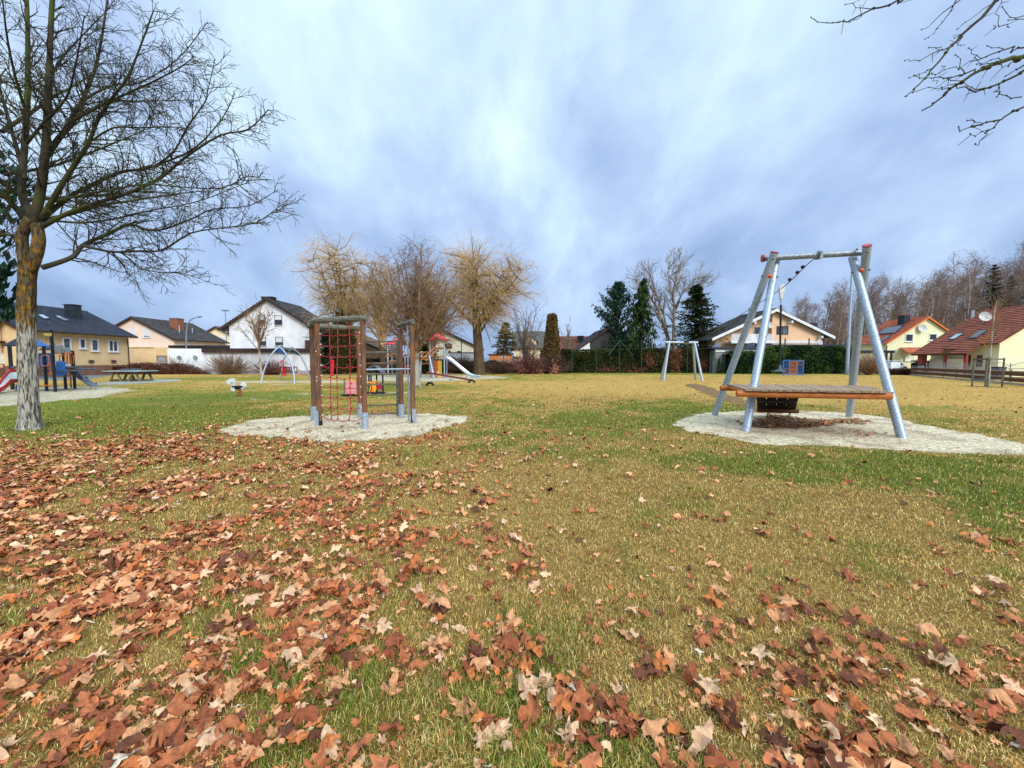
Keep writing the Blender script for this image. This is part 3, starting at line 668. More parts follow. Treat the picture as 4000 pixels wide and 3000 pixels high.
twig_dark = M('dark maple twig', s(40, 38, 30), s(70, 64, 48), 3, 0.9, c3=s(70, 78, 34), s3=1.2)
twig_brown = M('brown twig', s(104, 80, 58), s(148, 118, 88), 2, 0.9)
twig_gold = M('golden willow twig', s(168, 134, 88), s(210, 178, 128), 1.5, 0.8)
twig_olive = M('olive branch', s(84, 72, 44), s(122, 106, 66), 2, 0.9)
twig_birch = M('purple brown birch twig', s(104, 86, 80), s(150, 128, 118), .6, 0.9)
bark_birch = M('white birch bark', s(150, 146, 138), s(196, 192, 184), 4, 0.9, 0, 0.2, 20, (1, 1, 4), 0.3, 0.6, c3=s(84, 78, 70), s3=2.2)
bark_brown = M('brown bark', s(66, 52, 38), s(100, 82, 60), 6, 0.95, 0, 0.6, 20, (1, 1, .3))
bark_grey = M('grey bark', s(112, 100, 84), s(148, 134, 114), 6, 0.95, 0, 0.5, 20, (1, 1, .3))

def big_maple():
    base = G(118, 1678); base.z = 0
    t = empty('maple_tree', base, 'big bare maple with pale trunk and orange lichen in front of the blue play tower', 'tree')
    Y0 = base.y
    mb = MB()
    # trunk with ridged bark, slightly leaning
    rnd = random.Random(3)
    ctr = [P(118, 1690, Y0), P(111, 1500, Y0), P(106, 1350, Y0), P(102, 1200, Y0), P(106, 1080, Y0), P(112, 1020, Y0)]
    ctr[0].z = -0.05
    nr, nc = 110, 72; rows = []
    for i in range(nr + 1):
        f = i / nr * (len(ctr) - 1); a = min(int(f), len(ctr) - 2); p = ctr[a].lerp(ctr[a + 1], f - a)
        z = p.z; r = 0.142 + 0.05 * math.exp(-max(z, 0) * 5) - 0.004 * z + (0.045 * max(0, (z - 3.2)) if z > 3.2 else 0)
        for k in range(nc):
            an = 2 * PI * k / nc; u = an * 3.2 + 0.9 * math.sin(z * 2.1 + k * 0.05) * 0.5
            rid = float(fbm(an * 5.1 + 0.35 * math.sin(z * 3), z * 1.5, 91, 3)) - 0.5
            flare = 0.05 * math.exp(-max(z, 0) * 4) * max(0, math.sin(an * 5 + 1))
            rr = r + rid * 0.055 + flare
            rows.append((p.x + rr * math.cos(an), p.y + rr * math.sin(an), z))
    fs = [(i * nc + k, i * nc + (k + 1) % nc, (i + 1) * nc + (k + 1) % nc, (i + 1) * nc + k) for i in range(nr) for k in range(nc)]
    mb.add(rows, fs)
    fork = P(110, 1035, Y0)
    def traced(px, r0, r1, depth, n=7, arch=0):
        pts = []; m = len(px)
        for i, (x, y) in enumerate(px):
            f = i / (m - 1); pts.append(P(x, y, Y0 + depth * f ** 1.1))
        # smooth by Catmull
        out = []; 
        for i in range(m - 1):
            a, b, c, d = pts[max(i - 1, 0)], pts[i], pts[i + 1], pts[min(i + 2, m - 1)]
            for k in range(3):
                u = k / 3; out.append(0.5 * ((2 * b) + (c - a) * u + (2 * a - 5 * b + 4 * c - d) * u * u + (-a + 3 * b - 3 * c + d) * u ** 3))
        out.append(pts[-1]); M_ = len(out)
        rad = [r0 + (r1 - r0) * (i / (M_ - 1)) ** 0.8 for i in range(M_)]
        return out, rad
    stems = []
    for px, r0, r1, dp in (([(102, 1060), (90, 980), (86, 925), (98, 890), (118, 853)], .10, .088, -0.05), ([(116, 1060), (142, 990), (152, 935), (145, 890), (133, 855)], .11, .095, 0.05)):
        st = traced(px, r0, r1, dp); stems.append(st); mb.tube(st[0], st[1], 16, True)
    mb.build('trunk', bark_maple, t, True)
    cb = MB(); rn = random.Random(11)
    limbs = [
        ([(123, 850), (90, 770), (87, 700), (100, 520), (108, 361), (108, 108), (98, -150), (95, -330)], .085, .022, .35),
        ([(133, 860), (160, 740), (178, 578), (186, 420), (192, 289), (202, 36), (222, -220), (235, -380)], .09, .022, -.45),
        ([(181, 610), (230, 540), (289, 470), (335, 360), (376, 253), (405, 100), (440, -150)], .06, .014, .7),
        ([(165, 850), (230, 740), (300, 630), (345, 560), (385, 463), (440, 380), (500, 300), (560, 150), (600, 40)], .055, .009, -1.3),
        ([(170, 850), (250, 785), (325, 738), (470, 673), (550, 662), (636, 636), (760, 579), (868, 463), (918, 362)], .052, .008, .9),
        ([(165, 885), (250, 840), (347, 803), (506, 752), (629, 694), (723, 615), (861, 528), (969, 506), (1049, 427)], .05, .008, -1.0),
        ([(165, 1045), (230, 1025), (289, 1000), (325, 957), (420, 915), (506, 877), (580, 899), (651, 892), (760, 850), (832, 817), (976, 803), (1085, 740)], .058, .007, 1.4),
        ([(325, 960), (390, 975), (448, 984), (560, 980), (636, 976), (745, 911), (868, 890), (1000, 870), (1099, 800)], .032, .006, -1.6),
        ([(470, 984), (510, 1015), (550, 1049), (622, 1063), (723, 1070), (846, 1114)], .018, .005, .6),
        ([(110, 865), (50, 800), (0, 745), (-90, 670), (-200, 560)], .07, .015, -.9),
        ([(90, 930), (30, 918), (-40, 915), (-150, 925)], .035, .01, .8),
        ([(250, 510), (318, 400), (448, 330), (542, 325), (694, 231), (810, 87)], .032, .007, 1.6),
        ([(270, 480), (380, 420), (521, 354), (600, 318), (700, 265), (760, 220)], .03, .007, -.9),
        ([(300, 450), (434, 398), (540, 395), (636, 394), (760, 390)], .026, .006, .5),
        ([(345, 560), (440, 500), (542, 499), (640, 495), (723, 499)], .02, .006, -.8),
        ([(600, 655), (680, 590), (730, 499), (800, 400), (810, 362), (840, 230)], .022, .006, -.5),
        ([(200, 790), (330, 760), (420, 745), (560, 720), (700, 730), (860, 735), (960, 690)], .026, .006, -1.9),
        ([(190, 860), (330, 870), (470, 850), (600, 820), (760, 790), (900, 740), (1020, 690)], .026, .006, 1.9),
        ([(100, 700), (60, 560), (20, 420), (-30, 250), (-80, 60)], .045, .012, .6),
        ([(105, 560), (170, 480), (260, 380), (300, 230), (330, 60)], .03, .008, -1.2),
        ([(185, 330), (240, 230), (330, 130), (430, 30)], .026, .008, 1.0),
        ([(95, 420), (60, 300), (30, 160), (10, 0)], .03, .01, -1.0),
    ]
    cfg = dict(n=[1, 1, 1], per_m=[9.0, 9.5, 9], t0=[0.14, 0.1, 0.1], ang=[48, 44, 42], len=[.86, 0.4, 0.2], tp=0.62, rr=0.5, rmax=[.017, .008, .0055], rmin=[.008, .0055, .0038], rend=.003,
               seg=[6, 4, 3], wob=[.24, .28, .35], trop=[0.02, 0.01, -0.07], sides=[4, 3, 3], flat=0.8)
    for px, r0, r1, dp in limbs:
        st = traced(px, r0, r1, dp); cb.tube(st[0], st[1], 8, False)
        sprout(cb, st[0], st[1], 0, cfg, rn)
    # limbs growing away from and towards the viewer
    cfg2 = dict(cfg); cfg2['n'] = [1, 1, 1]
    for k in range(9):
        zz_ = 4.1 + 3.2 * rn.random(); p = Vector((base.x + rn.uniform(-.2, .25), Y0, zz_)); az = rn.choice([PI / 2, -PI / 2]) + rn.uniform(-.8, .8)
        d = Vector((math.cos(az), math.sin(az), rn.uniform(.25, 1.1)))
        st = stem_path(p, d, rn.uniform(2.6, 4.0), rn.uniform(.03, .05), .008, 10, .16, .02, rn); cb.tube(st[0], st[1], 7, False); sprout(cb, st[0], st[1], 0, cfg2, rn)
    cb.build('crown', twig_dark, t, True)
    print('maple faces', len(cb.f))
    return t
big_maple()

def overhang_tree():
    base = Vector((8.2, 0.6, 0))
    t = empty('overhanging_tree', base, 'bare tree beyond the right edge whose thin twigs hang into the top right sky', 'tree')
    mb = MB(); mb.tube([base, base + Vector((-.1, .1, 2)), base + Vector((0, .1, 4.4)), base + Vector((.1, 0, 7))], [.24, .18, .14, .06], 16); mb.build('trunk', bark_maple, t, True)
    cb = MB(); rn = random.Random(5)
    K = lambda x, y: (3100 + x * .4069, y * .4069)
    L = [([(155, 187), (320, 222), (440, 205), (545, 178), (760, 95), (910, 50), (1040, -10), (1300, -160)], .011, 4.3), ([(530, 8), (600, 65), (740, 85), (770, 95)], .005, 4.3), ([(545, 207), (620, 185), (655, 150)], .004, 4.3),
         ([(1205, 303), (1310, 250), (1430, 120), (1600, 0), (1800, -150)], .008, 4.6), ([(1250, 385), (1330, 335), (1440, 210), (1560, 10), (1640, -140)], .007, 4.6),
         ([(1095, 912), (1150, 870), (1200, 810), (1310, 710), (1400, 590), (1490, 455), (1585, 385), (1680, 285), (1800, 170), (1940, 0), (2100, -180)], .018, 4.2), ([(1085, 567), (1120, 583), (1240, 555), (1420, 477), (1495, 452)], .006, 4.2), ([(1330, 440), (1400, 460), (1420, 477)], .003, 4.2),
         ([(1085, 760), (1165, 738), (1270, 675), (1340, 650)], .005, 4.2), ([(1140, 728), (1310, 755), (1400, 738), (1520, 735), (1650, 705), (1730, 705)], .007, 3.9), ([(1550, 520), (1555, 600), (1640, 670), (1650, 705)], .005, 3.9),
         ([(1270, 1032), (1325, 1020), (1430, 930), (1510, 845), (1615, 790), (1730, 705), (1870, 640), (1990, 575), (2210, 525), (2500, 480)], .022, 3.9), ([(1165, 870), (1330, 880), (1450, 845), (1510, 845)], .005, 3.9),
         ([(1395, 655), (1440, 670), (1500, 650), (1600, 645), (1730, 575), (1860, 545), (2010, 485), (2110, 475), (2215, 445), (2450, 380)], .008, 4.1), ([(1690, 450), (1720, 500), (1810, 545), (1860, 545)], .004, 4.1), ([(1880, 430), (1975, 455), (2010, 485)], .005, 4.1),
         ([(1490, 765), (1540, 820), (1620, 860), (1780, 868), (1830, 845), (1960, 810), (2100, 745), (2210, 675), (2450, 560)], .012, 3.7), ([(1540, 755), (1670, 830), (1790, 832), (1830, 845)], .005, 3.7), ([(1965, 815), (1965, 855), (2050, 912), (2190, 930)], .005, 3.7), ([(1965, 855), (1930, 890), (1950, 930)], .003, 3.7),
         ([(1565, 1230), (1620, 1248), (1700, 1215), (1820, 1200), (1975, 1155), (2080, 1085), (2210, 1030), (2450, 900)], .01, 3.6), ([(1710, 1135), (1750, 1165), (1820, 1200)], .004, 3.6), ([(1725, 1398), (1765, 1395), (1830, 1300), (1890, 1230), (1975, 1155)], .006, 3.6), ([(1660, 1295), (1740, 1297), (1830, 1250), (1880, 1240)], .004, 3.6),
         ([(1540, 305), (1620, 240), (1700, 180), (1800, 110), (1890, 45)], .004, 4.2), ([(1565, 350), (1650, 310)], .003, 4.2), ([(1585, 385), (1585, 430), (1605, 440)], .003, 4.2), ([(1310, 710), (1325, 790), (1370, 805)], .003, 4.2),
         ([(2020, 45), (2115, 145), (2210, 162), (2400, 200)], .006, 3.9), ([(2070, 188), (2210, 195), (2400, 220)], .005, 3.9), ([(2000, -20), (1950, 120), (1955, 225), (2005, 270), (2070, 263)], .005, 4.0), ([(1955, 225), (1928, 275)], .003, 4.0),
         ([(2070, 705), (2150, 660), (2215, 625), (2350, 570)], .005, 3.7), ([(1700, 575), (1830, 600), (1930, 580), (1990, 575)], .004, 3.9), ([(1750, 620), (1790, 632), (1900, 605), (1960, 590)], .004, 3.9), ([(1940, 620), (1990, 655), (2080, 620), (2160, 560)], .005, 3.9)]
    for pts, r, Y in L:
        Q = [P(*K(x, y), Y) for x, y in pts]; n = len(Q)
        # radius grows towards the tree
        rev = (pts[-1][0] >= pts[0][0])
        rad = [max(.0028, r * (0.22 + 0.78 * (i / (n - 1) if rev else 1 - i / (n - 1)))) for i in range(n)]
        out = []; ro = []
        for i in range(n - 1):
            for k in range(2):
                u = k / 2; a = Q[i].lerp(Q[i + 1], u); a += Vector((rn.gauss(0, .004), rn.gauss(0, .02), rn.gauss(0, .004))); out.append(a); ro.append(rad[i] * (1 - u) + rad[i + 1] * u)
        out.append(Q[-1]); ro.append(rad[-1]); cb.tube(out, ro, 6, False)
        tip = out[0] if rev else out[-1]; cb.sphere(tip, .007, 6, 4)
        for i in range(1, len(out) - 1):
            if rn.random() < .55: cb.sphere(out[i] + Vector((0, 0, rn.uniform(-.006, .006))), ro[i] * 1.5 + .0015, 6, 4)
            if rn.random() < .2:
                e = out[i] + Vector((rn.uniform(-.08, .08), rn.uniform(-.1, .1), rn.uniform(-.08, .05))); cb.tube([out[i], e], [.003, .002], 4, False)
    # limbs joining the trunk, outside the picture
    hub = base + Vector((0, .1, 4.4))
    for e in (P(*K(1300, -160), 4.3), P(*K(1800, -150), 4.6), P(*K(2100, -180), 4.2), P(*K(2500, 480), 3.9), P(*K(2450, 380), 4.1), P(*K(2450, 560), 3.7), P(*K(2450, 900), 3.6), P(*K(2400, 200), 3.9), P(*K(1640, -140), 4.6)):
        m_ = hub.lerp(e, .5) + Vector((.2, .1, .3)); cb.tube([hub + (e - hub) * .02, m_, e], [.05, .03, .012], 8, False)
    cb.build('crown', twig_dark, t, True)
overhang_tree()

def bare_tree(name, label, cat, base, H, R, fork, r0, bark, twig, cfg, seed, nl=9, up=0.9, group=None, dense_up=0):
    """trunk that divides at 'fork' into nl ascending limbs filling a crown of radius R"""
    rn = random.Random(seed); base = Vector(base)
    t = empty(name, base, label, cat, group)
    mb = MB(); pts, rad = stem_path(base + Vector((0, 0, -.05)), Vector((rn.uniform(-.03, .03), 0, 1)), fork, r0, r0 * .72, 8, .05, .05, rn)
    rad[0] *= 1.35; mb.tube(pts, rad, 12); mb.build('trunk', bark, t, True)
    cb = MB()
    for k in range(nl):
        az = 2 * PI * (k + rn.random() * .6) / nl; f = (k % 3) / 2.0; tilt = (0.25 + 0.75 * rn.random()) if k else 0.05
        end = Vector((math.cos(az) * R * tilt * .8, math.sin(az) * R * tilt * .8, (H - fork) * (1 - 0.45 * tilt ** 1.5)))
        st = pts[-1] if k < nl * .6 else pts[-3]; d = Vector((end.x * .8, end.y * .8, end.z * up)).normalized()
        lp, lr = stem_path(st, d, end.length * .92, r0 * rn.uniform(.34, .55), .02, 9, .16, .01 + .03 * (1 - tilt), rn); cb.tube(lp, lr, 7, False); sprout(cb, lp, lr, 0, cfg, rn)
    cb.build('crown', twig, t, True); return t

# maple with whitewashed trunk behind the climbing frame
b = G(1631, 1515)
cfgm = dict(n=[1, 1, 1], per_m=[4.2, 4.4, 4.6], t0=[.1, .1, .1], ang=[55, 50, 45], len=[1.7, .85, .4], tp=.35, rr=.5, rmax=[.03, .012, .009], rmin=[.014, .009, .007], rend=.006, seg=[5, 4, 2], wob=[.3, .35, .3], trop=[.0, -.01, -.03], sides=[3, 3, 3])
bare_tree('maple_tree', 'bare maple with whitewashed lower trunk standing right behind the wooden climbing frame', 'tree', b, 8.3, 4.4, 2.5, .19, bark_white, twig_brown, cfgm, 21, 15, .7)

def willow(base, H, R, r0, seed, label, ivy=False, ntop=11):
    rn = random.Random(seed); t = empty('willow_tree', base, label, 'tree')
    mb = MB(); pts, rad = stem_path(Vector(base), Vector((0, 0, 1)), H * .42, r0, r0 * .7, 8, .05, .03, rn); rad[0] *= 1.2; mb.tube(pts, rad, 12); mb.build('trunk', bark_brown, t, True)
    cb = MB(); sb = MB(); tips = []
    for k in range(ntop):
        az = 2 * PI * (k + rn.random() * .7) / ntop; tilt = .1 + .9 * rn.random()
        d = Vector((math.cos(az) * tilt, math.sin(az) * tilt, 1.15 - .5 * tilt))
        L = H * .58 * rn.uniform(.75, 1.02) if tilt < .6 else R * rn.uniform(1.0, 1.3)
        lp, lr = stem_path(pts[-1 - (k % 3)], d, L, r0 * rn.uniform(.25, .42), .03, 9, .18, .03, rn); cb.tube(lp, lr, 6, False)
        for j in range(2, 10):
            for m in range(3):
                q = lp[j]; dd = perp((lp[j] - lp[j - 1]).normalized(), rn); dd = (dd + Vector((0, 0, .35))).normalized()
                cp, cr = stem_path(q, dd, rn.uniform(1.2, 3.2), .05, .02, 6, .35, .02, rn); cb.tube(cp, cr, 4, False); tips += cp[1:] + [lp[j]]
    cb.build('crown', twig_olive, t, True)
    for p in tips:
        for m in range(2 if rn.random() < .8 else 1):
            rr = math.hypot(p.x - base[0], p.y - base[1]); out = Vector((p.x - base[0], p.y - base[1], 0)).normalized() if rr > .1 else Vector((1, 0, 0))
            up_ = max(0, p.z / H - .45) * 2; d = (out * rn.uniform(.3, 1.0) + perp(Vector((0, 0, 1)), rn) * .7 + Vector((0, 0, rn.uniform(.1, 1.0) + up_))).normalized()
            L = rn.uniform(.9, 3.4)
            sp, sr = stem_path(p, d, L, .0135, .007, 7, .2, -.28, rn)
            sp = [q if q.z > .4 else Vector((q.x, q.y, .4)) for q in sp]; sb.tube(sp, sr, 3, False)
    sb.build('hanging_twigs', twig_gold, t, True)
    if ivy:
        n = 5200; z = RNG.random(n) * H * .44 + .2; a = RNG.random(n) * 2 * PI; rr = (r0 + .25 + .75 * np.sin(np.clip(z / (H * .44), 0, 1) * PI) ** .8) * (.5 + .5 * RNG.random(n)) * (0.7 + .6 * fbm(z * .8, a, 5))
        p = np.stack([base[0] + np.cos(a) * rr, base[1] + np.sin(a) * rr, z], 1)
        c = np.array([s(60, 62, 26), s(84, 78, 34), s(104, 84, 40), s(40, 52, 22)])[RNG.integers(0, 4, n)]
        o = sprays('ivy', p, RNG.normal(size=(n, 3)), .22, .16, c, leaf_far, t); o['label'] = 'green ivy climbing the trunk'
    return t
leaf_far = attr_mat('far foliage', 0.8, 0.15, 0.1)
willow(tuple(G(1344, 1462)), 15.2, 6.2, .42, 31, 'golden weeping willow wrapped in ivy, nearest the white gabled house', True, 12)
willow(tuple(G(1873, 1463)), 13.8, 6.0, .62, 33, 'golden weeping willow with thick trunk just right of the metal slide', False, 13)
cfgp = dict(n=[1, 1], per_m=[2.2, 2.2], t0=[.15, .1], ang=[35, 35], len=[2.8, 1.4], tp=.4, rr=.5, rmax=[.06, .03], rmin=[.025, .018], rend=.012, seg=[5, 3], wob=[.25, .3], trop=[.02, .0], sides=[3, 3])
bare_tree('pollard_tree', 'dark pollarded tree with fan of straight branches between the two willows', 'tree', G(1690, 1461), 11.8, 6.0, 3.6, .5, bark_brown, twig_brown, cfgp, 41, 22, .75)
bare_tree('willow_tree', 'dense tawny willow at the back between the ivy-clad willow and the dark pollard', 'tree', G(1500, 1459), 12.0, 5.0, 4, .35, bark_brown, twig_gold, dict(cfgp, per_m=[2.2, 2.4]), 43, 11, .95)
# big bare tree beyond the dark hedge
cfga = dict(n=[1, 1, 1], per_m=[1.7, 2.2, 2.4], t0=[.22, .12, .1], ang=[34, 38, 40], len=[4.0, 1.9, .9], tp=.5, rr=.55, rmax=[.09, .045, .03], rmin=[.04, .026, .02], rend=.016, seg=[7, 4, 3], wob=[.22, .3, .3], trop=[.04, .03, .03], sides=[4, 3, 3])
def forked():
    Y = 62; base = P(2632, 1450, Y); base.z = 0
    t = empty('bare_tree', base, 'tall grey bare tree with twin leaning stems rising between the two groups of conifers', 'tree'); rn = random.Random(8); cb = MB(); mb = MB()
    K = lambda x, y: (2050 + x * .3617, 1000 + y * .3617)
    for pts, r in (([(1560, 1240), (1540, 880), (1480, 680), (1430, 560), (1350, 430), (1240, 330), (1180, 240)], .3), ([(1600, 1240), (1605, 880), (1615, 560), (1600, 380), (1640, 200), (1690, 60)], .3), ([(1560, 900), (1500, 640), (1420, 420), (1370, 260), (1340, 140)], .18), ([(1612, 620), (1690, 420), (1780, 300), (1900, 200)], .15), ([(1620, 560), (1700, 400), (1840, 340), (1990, 330)], .1), ([(1600, 480), (1560, 300), (1540, 150), (1600, 90)], .1)):
        q = [P(*K(x, y), Y + rn.uniform(-1, 1)) for x, y in pts]; n = len(q); rad = [r * (1 - .85 * i / (n - 1)) for i in range(n)]
        (mb if r > .25 else cb).tube(q, rad, 8); sprout(cb, q, rad, 0, cfga, rn)
    mb.build('trunk', bark_grey, t, True); cb.build('crown', bark_grey, t, True)
forked()
# small pruned tree before the white house
cfgs = dict(n=[1, 1], per_m=[3, 3], t0=[.2, .1], ang=[40, 40], len=[1.6, .8], tp=.4, rr=.5, rmax=[.03, .02], rmin=[.018, .014], rend=.011, seg=[6, 3], wob=[.3, .3], trop=[.03, .02], sides=[3, 3])
bare_tree('young_tree', 'slim bare tree with pale trunk in front of the white gabled house', 'tree', G(1022, 1466), 7.8, 3.0, 3.4, .13, bark_white, twig_brown, cfgs, 51, 11, .85)
cfgb = dict(n=[1, 1], per_m=[1.9, 2.0], t0=[.1, .1], ang=[35, 35], len=[1.8, .9], tp=.4, rr=.5, rmax=[.03, .02], rmin=[.02, .016], rend=.012, seg=[5, 3], wob=[.3, .3], trop=[.05, .03], sides=[3, 3])
bare_tree('bare_tree', 'loose upright bare tree with several stems left of the clipped brown thuja', 'tree', G(2055, 1460), 8.6, 3.6, .8, .2, bark_grey, M('grey brown twig', s(96, 84, 76), s(130, 116, 104), 1, .9), cfgb, 53, 15, 1.1)
bare_tree('bare_tree', 'thin pale bare tree showing just right behind the clipped brown thuja', 'tree', G(2205, 1456), 6.6, 3.0, .8, .12, bark_grey, MATS['grey brown twig'], cfgb, 54, 9, 1.0)

# shrubs: many stems fanning from the ground
def shrub(base, R, H, n, mat, label, seed, cat='shrub', rs=.014, group=None, dome=.7, twigs=3):
    rn = random.Random(seed); t = MB(); base = Vector(base)
    for k in range(n):
        az = rn.random() * 2 * PI; tl = rn.random() ** .7; d = Vector((math.cos(az) * R * tl, math.sin(az) * R * tl, H * (1 - .55 * tl * tl)))
        L = d.length * rn.uniform(.75, 1.05); st, sr = stem_path(base + Vector((math.cos(az) * .25 * R * rn.random(), math.sin(az) * .25 * R * rn.random(), 0)), d, L, rs * 1.4, rs * .7, 5, .25, -.04, rn)
        t.tube(st, sr, 3, False)
        for m in range(twigs):
            j = rn.randint(2, 5); cp, cr = stem_path(st[j], (st[j] - st[j - 1]).normalized() + perp(Vector((0, 0, 1)), rn) * .7, L * .3 * rn.random() + .15, rs * .8, rs * .55, 3, .3, -.02, rn); t.tube(cp, cr, 3, False)
    o = bpy.data.objects.new('x', None); bpy.data.objects.remove(o)
    root = MB(); root.v = t.v; root.f = t.f
    ob = root.build('bare_shrub', mat, None, True)
    # put the origin at the foot
    me = ob.data; me.transform(Matrix.Translation(-base)); ob.location = base
    return tag(ob, label, cat, group)
twig_sh = M('shrub twig', s(110, 86, 66), s(148, 120, 94), 1, .9); twig_red = M('reddish shrub twig', s(98, 62, 60), s(132, 88, 84), 1, .9); twig_dk = M('dark shrub twig', s(70, 52, 44), s(100, 76, 62), 1, .9)
shrub(G(893, 1462), 2.4, 2.3, 260, twig_sh, 'large round leafless shrub before the white wall, left of the slim tree', 61, rs=.016)
shrub(G(1062, 1464), 1.9, 1.5, 260, twig_red, 'reddish leafless shrub at the white wall behind the blue swing frame', 62, rs=.016)
shrub(P(700, 1459, 44) * 1, 2.0, 2.0, 70, twig_sh, 'thin bare bush in front of the two round windows', 63, rs=.014)
shrub(P(3392, 1464, 41), 1.15, 2.1, 340, M('dry shrub twig', s(132, 100, 78), s(166, 132, 106), 1, .9), 'dense dry brown shrub beside the grey cabinet', 64, rs=.014)
shrub(P(2150, 1460, 46), 2.3, 2.5, 340, twig_dk, 'tangled brown thicket between the thuja and the bare tree', 65, rs=.018)
shrub(P(2060, 1462, 45), 2.4, 2.4, 380, twig_red, 'low reddish thicket right of the thick willow behind the fence', 66, rs=.018)
shrub(P(1950, 1461, 45), 2.2, 1.6, 260, twig_dk, 'low dark thicket at the foot of the fence right of the thick willow', 67, rs=.018)
shrub(P(1800, 1459, 47), 3.0, 2.0, 420, twig_dk, 'dark brambles behind the metal slide', 68, rs=.018)
shrub(P(1560, 1459, 47), 3.6, 2.0, 420, twig_dk, 'dark brambles behind the climbing frame ladder', 69, rs=.018)
shrub(P(675, 1405, 60) * 1, .9, 1.5, 60, M('tawny twig', s(150, 110, 76), s(180, 140, 104), 1, .9), 'small tawny bush against the pinkish house', 70, rs=.02)
for px, r_ in ((2042, .8), (2100, .9), (2165, .6)):
    c = P(px, 1452, 44.4); n = 260; c.z = .1
    p = np.array(tuple(c)) + RNG.normal(size=(n, 3)) * np.array((r_ * .45, .4, .5)); p[:, 2] = np.abs(p[:, 2]) * 1.3
    o = sprays('beech_bush', p, RNG.normal(size=(n, 3)), .17, .13, np.array([s(170, 118, 92), s(140, 90, 70), s(190, 140, 112)])[RNG.integers(0, 3, n)], leaf_far)
    tag(o, 'small bush with dry copper leaves, %s of the fence thicket' % {2042: 'leftmost', 2100: 'middle', 2165: 'rightmost'}[px], 'bush', 'copper leaved bushes')

# ---------------------------------------------------------------- hedges
def hedge(name, label, x0, x1, y0, y1, h, cols, n, leaf, top_amp=.25, core=None, patch=None, cat='hedge', top=None):
    """clipped hedge: a dark twiggy core under a coat of small leaf sprays"""
    t = empty(name, ((x0 + x1) / 2, (y0 + y1) / 2, 0), label, cat)
    m = MB(); nx = max(8, int((x1 - x0) / .5)); cm = core or M('hedge core', s(22, 26, 14), s(36, 38, 20), 3, .95)
    xs = np.linspace(x0, x1, nx + 1); tp = lambda x: (top(x) if top else h) + top_amp * (float(fbm(x * .9, 1.0, 11)) - .5) * 2
    vs = []
    for x in xs:
        z = tp(x) - .18; vs += [(x, y0 + .15, 0), (x, y0 + .15, z), (x, y1 - .15, z), (x, y1 - .15, 0)]
    fs = []
    for i in range(nx):
        for k in range(3): fs.append((i * 4 + k, i * 4 + k + 1, i * 4 + 5 + k, i * 4 + 4 + k))
    m.add(vs, fs); m.build('core', cm, t)
    face = RNG.random(n); x = x0 + RNG.random(n) * (x1 - x0); hh = np.array([tp(a) for a in x]) if n < 60000 else h
    z = RNG.random(n) ** .9 * hh; y = y0 + .3 * (fbm(x * 1.6, z * 1.6, 23) - .5) + RNG.normal(0, .06, n)
    tt = face > .8; y = np.where(tt, y0 + RNG.random(n) * (y1 - y0), y); z = np.where(tt, hh + RNG.normal(0, .07, n), z)
    p = np.stack([x, y, np.clip(z, .05, None)], 1); d = RNG.normal(size=(n, 3)) + np.array((0, -.2, .6))
    k = np.clip((fbm(x * 1.1, z * 1.4, 29) - .3) * 2.2, 0, .999) * len(cols)
    c = np.array(cols)[np.clip(k.astype(int) + RNG.integers(-1, 2, n), 0, len(cols) - 1)] * (.7 + .6 * RNG.random(n))[:, None]
    if patch is not None: c = patch(x, z, c)
    sprays('foliage', p, d, leaf, leaf * .55, c, leaf_far, t)
    return t
xa = P(2112, 1456, 48).x; xb = P(2800, 1456, 48).x
def brownpatch(x, z, c):
    px = 2000 + x * 1500 / 48
    m = np.zeros(len(x))
    for a, h_, w, hh in ((2185, .45, 25, .6), (2540, 1.5, 20, .8), (2640, 2.2, 24, 1.4), (2752, 1.2, 22, 1.0), (2640, .5, 18, .8), (2370, .35, 40, .4), (2480, .4, 40, .4)):
        m += np.exp(-(((px - a) / w) ** 2 + ((z - h_) / hh) ** 2))
    m = np.clip(m * 1.3 + .5 * (fbm(x * 2, z * 2, 3) - .5), 0, 1); k = RNG.random(len(x)) < m
    br = np.array([s(130, 86, 64), s(104, 68, 50), s(150, 104, 80)])[RNG.integers(0, 3, len(x))]
    return np.where(k[:, None], br, c)
hedge('thuja_hedge', 'long dark green clipped hedge behind the small steel frame', xa, xb, 48.0, 49.4, 2.95, [s(28, 36, 18), s(40, 52, 22), s(56, 70, 32), s(72, 70, 38)], 24000, .17, .14, patch=brownpatch, top=lambda x: 2.75 + .35 * (x - xa) / (xb - xa))
xa2 = P(2850, 1456, 45).x; xb2 = P(3332, 1456, 45).x
hedge('laurel_hedge', 'glossy mid green hedge below the apricot house behind the big steel frame', xa2, xb2, 45.0, 46.2, 3.05, [s(30, 48, 28), s(44, 66, 36), s(62, 86, 44), s(84, 106, 52)], 26000, .2, .12, top=lambda x: 2.55 if x < P(2990, 1400, 45).x else 3.1)
xa3 = P(360, 1456, 43).x; xb3 = P(790, 1456, 43).x
twh = [s(84, 56, 46), s(104, 72, 58), s(124, 88, 72), s(70, 46, 38)]
hedge('brown_hedge', 'low brown leafless hedge left of the white wall with round windows', xa3, xb3, 43.0, 45.0, 1.1, twh, 12000, .14, .1, core=M('brown core', s(52, 36, 30), s(70, 48, 40), 3, .95), top=lambda x: min(1.15, .25 + 1.0 * min(1, (xb3 - x) / 3.2)) * (1 if x > xa3 + 4 else .75))
